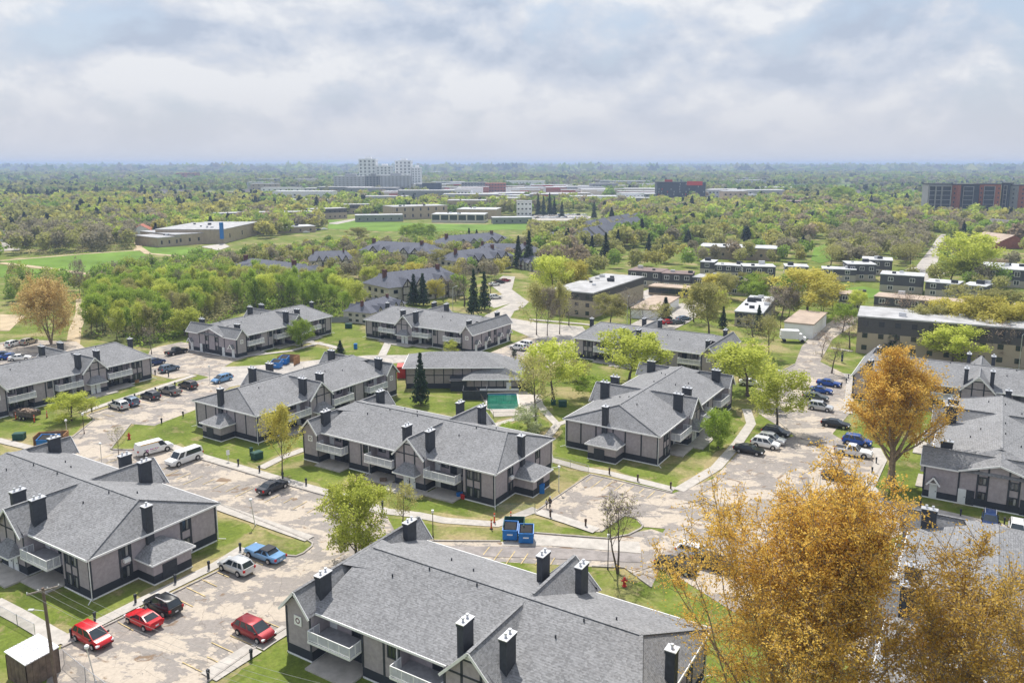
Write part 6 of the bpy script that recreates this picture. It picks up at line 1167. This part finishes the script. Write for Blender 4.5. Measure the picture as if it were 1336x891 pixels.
# utility pole with cross-arm and wires
p = at(73, 893); o = empty('utility_pole', (p.x, p.y, 0)); ht = 9.4; b = MB(); b.tube((0, 0, 0), (-.25, 0, ht), .17, .12, 9); b.obj('pole', M_WOOD, o)
arm = Vector((1.9, 1.35, 0)).normalized(); b = MB(); tp_ = Vector((-.25, 0, ht - .25)); b.bar(tp_ - arm * 1.25, tp_ + arm * 1.25, .12, .14); b.obj('cross_arm', M_PALEBARK, o); ends = [tp_ - arm * 1.2, tp_ - arm * .35, tp_ + arm * .35, tp_ + arm * 1.2]
for e in ends: b = MB(); b.tube(e + Vector((0, 0, .07)), e + Vector((0, 0, .24)), .05, .04, 6); b.obj('insulator', M_WHITE, o)
b = MB(); b.tube((-.17, 0, ht - 2.2), (-1.1, -.3, ht - 1.9), .03, .03, 5); b.box(-1.5, -1.05, -.45, -.2, ht - 1.98, ht - 1.85); b.obj('lamp_arm', M_METAL, o)
tag(o, 'wooden utility pole with cross-arm beside the shed at the bottom left', 'utility pole')
for i, e in enumerate(ends):
    A = p + e + Vector((0, 0, .24)); B = A + Vector((30, -16, 1.0)); b = MB(); prev = A
    for k in range(1, 13): t = k / 12; q = A + (B - A) * t + Vector((0, 0, -4 * 1.1 * t * (1 - t))); b.tube(prev, q, .010, .010, 4); prev = q
    tag(b.obj('power_line', mat('aluminium_wire', (.28, .28, .28), .6)), ['lowest power line from the cross-arm, nearest the pole lamp', 'power line left of the pole top', 'power line right of the pole top', 'power line from the far end of the cross-arm'][i], 'wire', 'power lines of the wooden pole')
# wooden shed at the bottom left
c0, c1, c2 = at(50, 826.5, 2.7), at(77.4, 843, 2.5), at(5, 850, 2.7); ux = (c1 - c0); vy = (c2 - c0); o = empty('storage_shed', (0, 0, 0)); Q = [c2, c2 + ux, c1, c0]; b = MB(); Pq = [(q.x, q.y) for q in Q]; cc = sum((Vector((a, c_)) for a, c_ in Pq), Vector((0, 0))) / 4; inn = [(cc.x + (a - cc.x) * .95, cc.y + (c_ - cc.y) * .95) for a, c_ in Pq]; b.prism(inn, -.1, 2.42)
for k in range(4):
    A, B = Vector((*inn[k], 0)), Vector((*inn[(k + 1) % 4], 0)); n_ = int((B - A).length / .55)
    for i in range(n_ + 1): q = A + (B - A) * i / max(n_, 1); b.tube(q, q + Vector((0, 0, 2.4)), .035, .035, 4)
b.obj('wall', M_WOOD, o)
b = MB(); e = [Vector((q.x, q.y, 2.5 if k in (1, 2) else 2.75)) for k, q in enumerate(Q)]; b.poly(*e); b.poly(*[v - Vector((0, 0, .09)) for v in reversed(e)])
for k in range(4): j = (k + 1) % 4; b.poly(e[k] - Vector((0, 0, .09)), e[j] - Vector((0, 0, .09)), e[j], e[k])
for k in range(9):
    t = (k + .5) / 9; s0, s1 = e[0] + (e[1] - e[0]) * 0 + (e[3] - e[0]) * t, e[1] + (e[2] - e[1]) * t; b.bar(s0 + Vector((0, 0, .02)), s1 + Vector((0, 0, .02)), .05, .05)
b.obj('roof', mat('ribbed_white_metal', (.68, .68, .72), .4, .06, 1.0, metal=.2), o)
tag(o, 'brown wooden storage shed with white ribbed metal roof at the bottom left corner', 'shed')
def fence(pix, h, label, m=M_METAL, mesh=.22, step=2.6, boards=False):
    P = [at(*q) for q in pix]; o = empty('board_fence' if boards else 'chain_link_fence', P[0])
    for A, B in zip(P[:-1], P[1:]):
        A, B = A - P[0], B - P[0]; n = max(1, int((B - A).length / step)); r = MB(); r.tube(A + Vector((0, 0, h)), B + Vector((0, 0, h)), .025, .025, 5); r.obj('top_rail', m, o)
        for i in range(n + 1): q = A + (B - A) * i / n; b = MB(); b.tube(q, q + Vector((0, 0, h + .05)), .035, .035, 6); b.obj('post', m, o)
        b = MB(); b.poly(A + Vector((0, 0, .05)), B + Vector((0, 0, .05)), B + Vector((0, 0, h)), A + Vector((0, 0, h))); b.obj('boards' if boards else 'wire_mesh', m if boards else chainlink(), o)
    return tag(o, label, 'fence')
def chainlink():
    if 'wire_mesh' in MATS: return MATS['wire_mesh']
    m = mat('wire_mesh', (.30, .34, .33), .5, .1); N = m.node_tree.nodes; L = m.node_tree.links; t = nd(N, 'ShaderNodeBsdfTransparent'); x = nd(N, 'ShaderNodeMixShader', i_Fac=.24); b = N['Principled BSDF']; o = N['Material Output']; L.new(t.outputs[0], x.inputs[1]); L.new(b.outputs[0], x.inputs[2]); L.new(x.outputs[0], o.inputs[0]); return m
fence([(-4, 802), (23, 817), (46, 829)], 1.3, 'chain-link fence along the soil strip at the left edge'); fence([(84, 866), (112, 889), (140, 910)], 1.4, 'chain-link fence between the shed and the lot'); fence([(648, 668), (698, 668)], 1.2, 'low green chain-link fence beside the annex of the middle block', M_DKGREEN); fence([(719, 604), (744, 610), (768, 617)], 1.2, 'chain-link fence along the lawn by the empty right lot')
fence([(644, 546), (672, 545.5), (700, 543)], 1.3, 'wire fence along the near side of the pool', M_CHAR); fence([(622, 514), (633, 532), (644, 546)], 1.3, 'fence along the left side of the pool deck', M_BROWNPOST); fence([(432, 421), (454, 421), (477, 420)], 1.7, 'grey board fence at the edge of the wood between two blocks', M_GREYWALL, boards=True)
def hydrant(px, py, label):
    p = at(px, py); o = empty('fire_hydrant', (p.x, p.y, .05)); b = MB(); b.tube((0, 0, 0), (0, 0, .08), .2, .2, 8); b.tube((0, 0, .08), (0, 0, .68), .13, .12, 8); b.tube((0, 0, .68), (0, 0, .84), .15, .05, 8); b.obj('barrel', M_RED, o); b = MB(); b.tube((-.26, 0, .5), (.26, 0, .5), .07, .07, 7); b.tube((0, 0, .5), (0, -.26, .5), .08, .08, 7); b.obj('nozzle', M_RED, o); o.scale = (1.3,) * 3; return tag(o, label, 'fire hydrant')
hydrant(168.6, 573, 'red fire hydrant on the kerbed grass triangle at the left'); hydrant(814.5, 765, 'red fire hydrant on the lawn beside the twin-trunked bare tree')
def dumpster(px, py, rz, label, m=M_BLUE, w=1.8, d=1.8, open_=True):
    p = at(px, py); o = empty('dumpster', (p.x, p.y, .07), R(rz)); b = MB(); h0, h1 = 1.35, 1.8; F, Bk = -d / 2, d / 2; W2 = w / 2
    for s in (-1, 1): P = [(s * W2, F, .15), (s * W2, Bk, .15), (s * W2, Bk, h1), (s * W2, F, h0)]; b.poly(*(P if s > 0 else P[::-1]))
    b.poly((-W2, F, .15), (W2, F, .15), (W2, F, h0), (-W2, F, h0)); b.poly((W2, Bk, .15), (-W2, Bk, .15), (-W2, Bk, h1), (W2, Bk, h1)); b.poly((-W2, F, .15), (-W2, Bk, .15), (W2, Bk, .15), (W2, F, .15)); b.obj('bin', m, o)
    b = MB(); t = .12
    for q in (((-W2, F, h0), (W2, F, h0)), ((-W2, Bk, h1), (W2, Bk, h1)), ((-W2, F, h0), (-W2, Bk, h1)), ((W2, F, h0), (W2, Bk, h1))): b.bar(q[0], q[1], t, t)
    b.obj('rim', m, o); b = MB(); b.poly((-W2 + .2, F + .25, h0 + .06), (W2 - .2, F + .25, h0 + .06), (W2 - .2, Bk - .2, h1 - .03), (-W2 + .2, Bk - .2, h1 - .03)); b.obj('lid', M_BLACK, o)
    b = MB(); b.box(-.35, .35, F - .015, F - .002, .75, .92); b.obj('lettering', M_WHITE, o); b = MB()
    for s in (-1, 1): b.box(s * W2 - .06, s * W2 + .06, -.4, .4, .7, .9)
    b.obj('fork_pocket', m, o); return tag(o, label, 'dumpster')
dumpster(666, 702, -5, 'blue dumpster inside the dark green slatted enclosure'); dumpster(686.5, 706, -3, 'blue dumpster standing right beside the green enclosure')
dumpster(64, 583, 0, 'blue dumpster inside the cedar enclosure at the left', w=3.0); dumpster(361, 480, -10, 'blue dumpster standing outside the cedar pen, nearest', w=2.2); dumpster(371, 475, -10, 'blue dumpster at the mouth of the cedar pen', w=1.9)
def pen(px, py, rz, w, d, h, m, label):
    p = at(px, py); o = empty('bin_enclosure', (p.x, p.y, .05), R(rz))
    for nm, q in (('back_panel', (0, w, d - .1, d)), ('side_panel', (0, .1, 0, d - .101)), ('side_panel', (w - .1, w, 0, d - .101))):
        b = MB(); b.box(q[0], q[1], q[2], q[3], 0, h); n = int(max(q[1] - q[0], q[3] - q[2]) / .45)
        for i in range(n):
            if q[1] - q[0] > 1: x = q[0] + .2 + i * .45; b.box(x, x + .2, q[2] - .03, q[2] - .001, .05, h - .03)
            else: y = q[2] + .1 + i * .45; s = -.03 if nm == 'side_panel' and q[0] == 0 else .101; b.box(q[0] + s, q[0] + s + .029, y, y + .2, .05, h - .03)
        b.obj(nm, m, o)
    return tag(o, label, 'enclosure')
pen(44, 585, 12, 4.6, 2.6, 1.9, M_CEDAR, 'open cedar board enclosure on the lawn at the left'); pen(656.5, 704, -3, 2.6, 2.6, 1.9, M_DKGREEN, 'dark green slatted enclosure round the left blue dumpster'); pen(362, 476, -12, 4.2, 3.0, 1.9, M_CEDAR, 'cedar board pen with blue dumpsters behind the left block'); pen(685, 484, 5, 2.6, 2.2, 1.7, M_CEDAR, 'small cedar enclosure beside the columnar cedar')
p = at(518, 494); o = empty('shipping_container', (p.x, p.y, .05), R(4)); b = MB(); b.box(0, 2.5, 0, 3.4, 0, 2.5)
for i in range(8): b.box(.08 + i * .31, .2 + i * .31, -.04, -.001, .1, 2.4)
b.obj('box', M_RED, o); b = MB(); b.box(-.04, 2.54, -.05, 3.45, 2.5, 2.58); b.obj('roof', mat('faded_red_paint', (.55, .10, .09), .6, .15), o); tag(o, 'red metal storage container at the end of the left centre block', 'container')
p = at(567, 548); o = empty('picnic_table', (p.x, p.y, 0), R(4)); b = MB(); b.box(-.95, .95, -.4, .4, .72, .78); b.obj('tabletop', M_CREAM, o)
for s in (-1, 1): b = MB(); b.box(-.95, .95, s * .75 - .14, s * .75 + .14, .42, .47); b.obj('bench', M_CREAM, o); b = MB(); b.bar((s * .7, -.75, 0), (s * .7, .15, .74), .08, .08); b.bar((s * .7, .75, 0), (s * .7, -.15, .74), .08, .08); b.bar((s * .7, -.8, .4), (s * .7, .8, .4), .06, .08); b.obj('leg_frame', M_WOOD, o)
tag(o, 'pale picnic table on the lawn between the spruce and the pool', 'picnic table')
def box_thing(name, px, py, w, d, h, m, label, cat, rz=0, lid=.08):
    p = at(px, py); o = empty(name, (p.x, p.y, .03), R(rz)); b = MB(); b.box(-w / 2, w / 2, -d / 2, d / 2, 0, h); b.obj('cabinet', m, o); b = MB(); b.box(-w / 2 - .05, w / 2 + .05, -d / 2 - .05, d / 2 + .05, h, h + lid); b.box(-w / 2 + .1, w / 2 - .1, -d / 2 + .1, d / 2 - .1, h + lid, h + lid + .05); b.obj('lid', m, o); return tag(o, label, cat)
box_thing('transformer_box', 25.5, 573, 1.7, 1.3, 1.0, M_DKGREEN, 'green transformer box by the footpath at the left edge', 'utility box', 10); box_thing('transformer_box', 335.5, 598, 1.5, 1.2, 1.0, M_DKGREEN, 'green transformer box on the lawn right of the white vans', 'utility box', 50); box_thing('utility_pedestal', 328, 593, .4, .4, 1.1, M_DKGREEN, 'slim green pedestal beside the transformer box near the vans', 'utility box', 50)
box_thing('transformer_box', 734, 530, 1.5, 1.2, 1.0, M_DKGREEN, 'dark green transformer box left of the blank-ended block', 'utility box', 0); box_thing('utility_pedestal', 722, 528, .9, .7, .8, M_DKGREEN, 'small green pedestal left of the dark transformer box', 'utility box'); box_thing('transformer_box', 455, 428, 1.8, 1.4, 1.2, M_DKGREEN, 'dark green box on the bright lawn between the two back blocks', 'utility box'); box_thing('waste_bin', 464, 455, .8, .8, 1.2, M_BLUE, 'blue bin standing on the bright lawn between the two back blocks', 'bin'); box_thing('waste_bin', 707, 643, .7, .7, 1.2, M_BLUE, 'blue barrel against the annex of the middle block', 'bin')
for i, (x, y, l) in enumerate(((21, 547, 'orange-red marker post left of the debris trailer'), (45, 551, 'orange-red marker post in front of the debris trailer'), (61.5, 545, 'orange-red marker post right of the debris trailer'), (645, 682, 'tall orange-red marker post at the corner of the middle block'), (641, 690, 'orange-red marker post on the dry lawn left of the dumpsters'), (666.5, 680, 'orange-red marker post behind the green enclosure'))):
    p = at(x, y); o = empty('marker_post', (p.x, p.y, 0)); b = MB(); b.tube((0, 0, .1), (0, 0, 1.35), .10, .09, 8); b.obj('post', M_ORANGE, o); b = MB(); b.tube((0, 0, 0), (0, 0, .1), .24, .2, 8); b.obj('base', M_BLACK, o); b = MB(); b.tube((0, 0, .95), (0, 0, 1.1), .105, .102, 8); b.obj('band', M_WHITE, o); tag(o, l, 'marker post', 'orange-red marker posts')
# trailer heaped with debris
p = at(36, 546); o = empty('dump_trailer', (p.x, p.y, .05), R(-18)); M_TRAIL = mat('brown_trailer_steel', (.105, .085, .075), .7, .25, 1.5)
for nm, q in (('side_panel', (-2.2, 2.2, -1.0, -.92, .65, 1.5)), ('side_panel', (-2.2, 2.2, .92, 1.0, .65, 1.5)), ('tailgate', (2.12, 2.2, -.919, .919, .65, 1.45)), ('front_panel', (-2.2, -2.12, -.919, .919, .65, 1.6)), ('floor', (-2.119, 2.119, -.919, .919, .6, .66)), ('drawbar', (-3.6, -2.201, -.08, .08, .55, .68))): b = MB(); b.box(*q); b.obj(nm, M_TRAIL, o)
for x in (-.45, .45):
    for y in (-1.12, 1.12): b = MB(); b.tube((x, y - .11, .38), (x, y + .11, .38), .38, .38, 12); w = b.obj('wheel', M_TYRE, o); b = MB(); b.tube((x, y - .12, .38), (x, y + .12, .38), .2, .2, 8); b.obj('rim', M_RIM, w)
tag(o, 'brown tandem-axle dump trailer on the lawn at the left edge', 'trailer')
rd = random.Random(9); b = MB()
for i in range(90):
    x, y = rd.gauss(0, .85), rd.gauss(0, .38); z = 1.45 + .35 * math.exp(-(x * x + y * y * 4) / 1.2) + rd.uniform(-.25, .1)
    if abs(x) < 2 and abs(y) < .85: q = Vector((x, y, z)); d = Vector((rd.gauss(0, 1), rd.gauss(0, 1), rd.gauss(0, .4))).normalized() * rd.uniform(.15, .6); b.bar(q - d / 2, q + d / 2, rd.uniform(.1, .3), rd.uniform(.05, .2))
dp = b.obj('debris_heap', mat('broken_boards', (.38, .29, .22), .9, .4, 1.2)); dp.location = o.location; dp.rotation_euler = o.rotation_euler; tag(dp, 'heap of broken boards lying in the dump trailer', 'debris', None, 'stuff')
# people
def person(px, py, rz, h, top, legs, hair, label, stride=.18, arm=.15):
    p = at(px, py); o = empty('person', (p.x, p.y, .09), R(rz)); k = h / 1.75
    J = {'pelvis': (0, 0, .93), 'waist': (0, 0, 1.08), 'chest': (.02, 0, 1.32), 'neck': (.02, 0, 1.48), 'jaw': (.04, 0, 1.57), 'crown': (.03, 0, 1.72)}
    for s, n in ((1, 'L'), (-1, 'R')):
        f = stride * s; J['hip' + n] = (0, s * .10, .88); J['knee' + n] = (f * .75 + .03, s * .11, .50); J['ank' + n] = (f * 1.2 - .02, s * .11, .09); J['toe' + n] = (f * 1.2 + .16, s * .12, .04)
        J['sho' + n] = (.0, s * .19, 1.40); J['elb' + n] = (-arm * s * .6, s * .25, 1.12); J['wri' + n] = (-arm * s * 1.1 + .08, s * .24, .88); J['pal' + n] = (-arm * s * 1.2 + .1, s * .24, .81)
        for q in range(5): J['fin%d%s' % (q, n)] = (-arm * s * 1.2 + .07 + q * .022, s * (.24 - (.03 if q == 4 else 0)), .72 + (.03 if q in (0, 4) else 0) + (.03 if q == 4 else 0))
    E_ = [('pelvis', 'waist'), ('waist', 'chest'), ('chest', 'neck'), ('neck', 'jaw'), ('jaw', 'crown')]
    for n in 'LR': E_ += [('pelvis', 'hip' + n), ('hip' + n, 'knee' + n), ('knee' + n, 'ank' + n), ('ank' + n, 'toe' + n), ('chest', 'sho' + n), ('sho' + n, 'elb' + n), ('elb' + n, 'wri' + n), ('wri' + n, 'pal' + n)] + [('pal' + n, 'fin%d%s' % (q, n)) for q in range(5)]
    RD = {'pelvis': .13, 'waist': .12, 'chest': .14, 'neck': .055, 'jaw': .085, 'crown': .085, 'hip': .095, 'knee': .06, 'ank': .042, 'toe': .035, 'sho': .065, 'elb': .045, 'wri': .03, 'pal': .035}
    def skin(name, names, grow_, m):
        V = [n for n in J if names(n)]; ix = {n: i for i, n in enumerate(V)}; e = [(ix[a], ix[c]) for a, c in E_ if a in ix and c in ix]; me = bpy.data.meshes.new(name); me.from_pydata([tuple(x * k for x in J[n]) for n in V], e, []); ob = bpy.data.objects.new(name, me); COL.objects.link(ob)
        md = ob.modifiers.new('s', 'SKIN'); sd_ = ob.modifiers.new('d', 'SUBSURF'); sd_.levels = sd_.render_levels = 1
        for i, n in enumerate(V):
            r = (.009 if n.startswith('fin') else RD[n if n in RD else n[:-1]] + grow_) * k; me.skin_vertices[0].data[i].radius = (r, r); me.skin_vertices[0].data[i].use_root = (i == 0)
        dg = bpy.context.evaluated_depsgraph_get(); me2 = bpy.data.meshes.new_from_object(ob.evaluated_get(dg)); bpy.data.objects.remove(ob); me2.materials.clear(); me2.materials.append(m); me2.name = name; return link(name, me2, o)
    skin('body', lambda n: True, 0, M_SKIN); skin('trousers', lambda n: n == 'pelvis' or n[:3] in ('hip', 'kne', 'ank'), .016, legs); skin('jacket', lambda n: n in ('pelvis', 'waist', 'chest', 'neck') or n[:3] in ('sho', 'elb', 'wri') or n[:4] == 'pelv', .018, top)
    b = MB(); b.tube((.02 * k, 0, 1.66 * k), (.0, 0, 1.80 * k), .105 * k, .05 * k, 10); b.tube((-.03 * k, 0, 1.58 * k), (.0, 0, 1.68 * k), .09 * k, .105 * k, 10); b.obj('hair', hair, o, 50)
    b = MB()
    for s in (-1, 1): b.box(.115 * k, .128 * k, (s * .035 - .012) * k, (s * .035 + .012) * k, 1.635 * k, 1.655 * k)
    b.box(.12 * k, .145 * k, -.012 * k, .012 * k, 1.59 * k, 1.63 * k); b.box(.112 * k, .124 * k, -.03 * k, .03 * k, 1.555 * k, 1.565 * k); b.obj('face', mat('face_features', (.2, .09, .07), .6), o); return tag(o, label, 'person')
M_JKT = mat('dark_jacket', (.03, .03, .035), .9); M_OLV = mat('olive_trousers', (.16, .17, .09), .9); M_PALECL = mat('pale_cloth', (.6, .58, .62), .9); M_HAIR = mat('dark_hair', (.03, .02, .015), .8)
person(1044, 534, 250, 1.76, M_JKT, M_OLV, M_HAIR, 'person in a dark top and olive trousers walking on the right-hand drive'); person(717.5, 664, 215, 1.75, M_JKT, M_JKT, M_PALECL, 'person in dark clothes with a pale cap on the footpath by the empty lot'); person(713, 663, 215, 1.2, M_PALECL, M_JKT, M_HAIR, 'small person in a pale top beside the dark-clothed one', .1)
# entry signs, stumps and chairs by the doors
for x, y, l in ((298, 602, 'white notice on a post beside the footpath right of the vans'), (1098, 473, 'dark blue upright sign on the small lawn above the blue cars')):
    p = at(x, y); o = empty('sign_post', (p.x, p.y, 0), R(30)); b = MB(); b.tube((0, 0, 0), (0, 0, 1.8), .04, .04, 6); b.obj('post', M_METAL, o); b = MB(); b.box(-.25, .25, -.06, -.041, 1.1, 1.9) if x < 500 else b.box(-.35, .35, -.1, -.041, .2, 2.6); b.obj('panel', M_WHITE if x < 500 else mat('dark_blue_panel', (.02, .04, .12), .5), o); tag(o, l, 'sign')
for i, (x, y, m, l) in enumerate(((500, 629, M_WOOD, 'brown wooden crate with plants on the patio of the middle block'), (600, 648, M_BLUE, 'blue plastic tub on the right patio of the middle block'), (606, 650, M_RED, 'red toy on the right patio of the middle block'), (178, 499, M_CEDAR, 'cedar board leaning at the patio of the left block'))): box_thing('crate', x, y, .9, .6, .55, m, l, 'crate', 20 * i, .05)
# ------------------------------------------------------------------ air
hb = MB(); hb.box(-16200, 16200, -800, 14200, -1.5, 66.0)
mv = bpy.data.materials.new('haze_air'); mv.use_nodes = True; N = mv.node_tree.nodes; L = mv.node_tree.links
for n in list(N): N.remove(n)
pv = nd(N, 'ShaderNodeVolumePrincipled'); pv.inputs['Color'].default_value = (0.57, 0.72, 1.0, 1); pv.inputs['Density'].default_value = 2.1e-4; pv.inputs['Anisotropy'].default_value = 0.1
o = nd(N, 'ShaderNodeOutputMaterial'); L.new(pv.outputs[0], o.inputs['Volume'])
tag(hb.obj('haze', mv), kind='stuff')
SC.cycles.volume_bounces = 0; SC.cycles.max_bounces = 8; SC.cycles.diffuse_bounces = 4; SC.cycles.transparent_max_bounces = 8
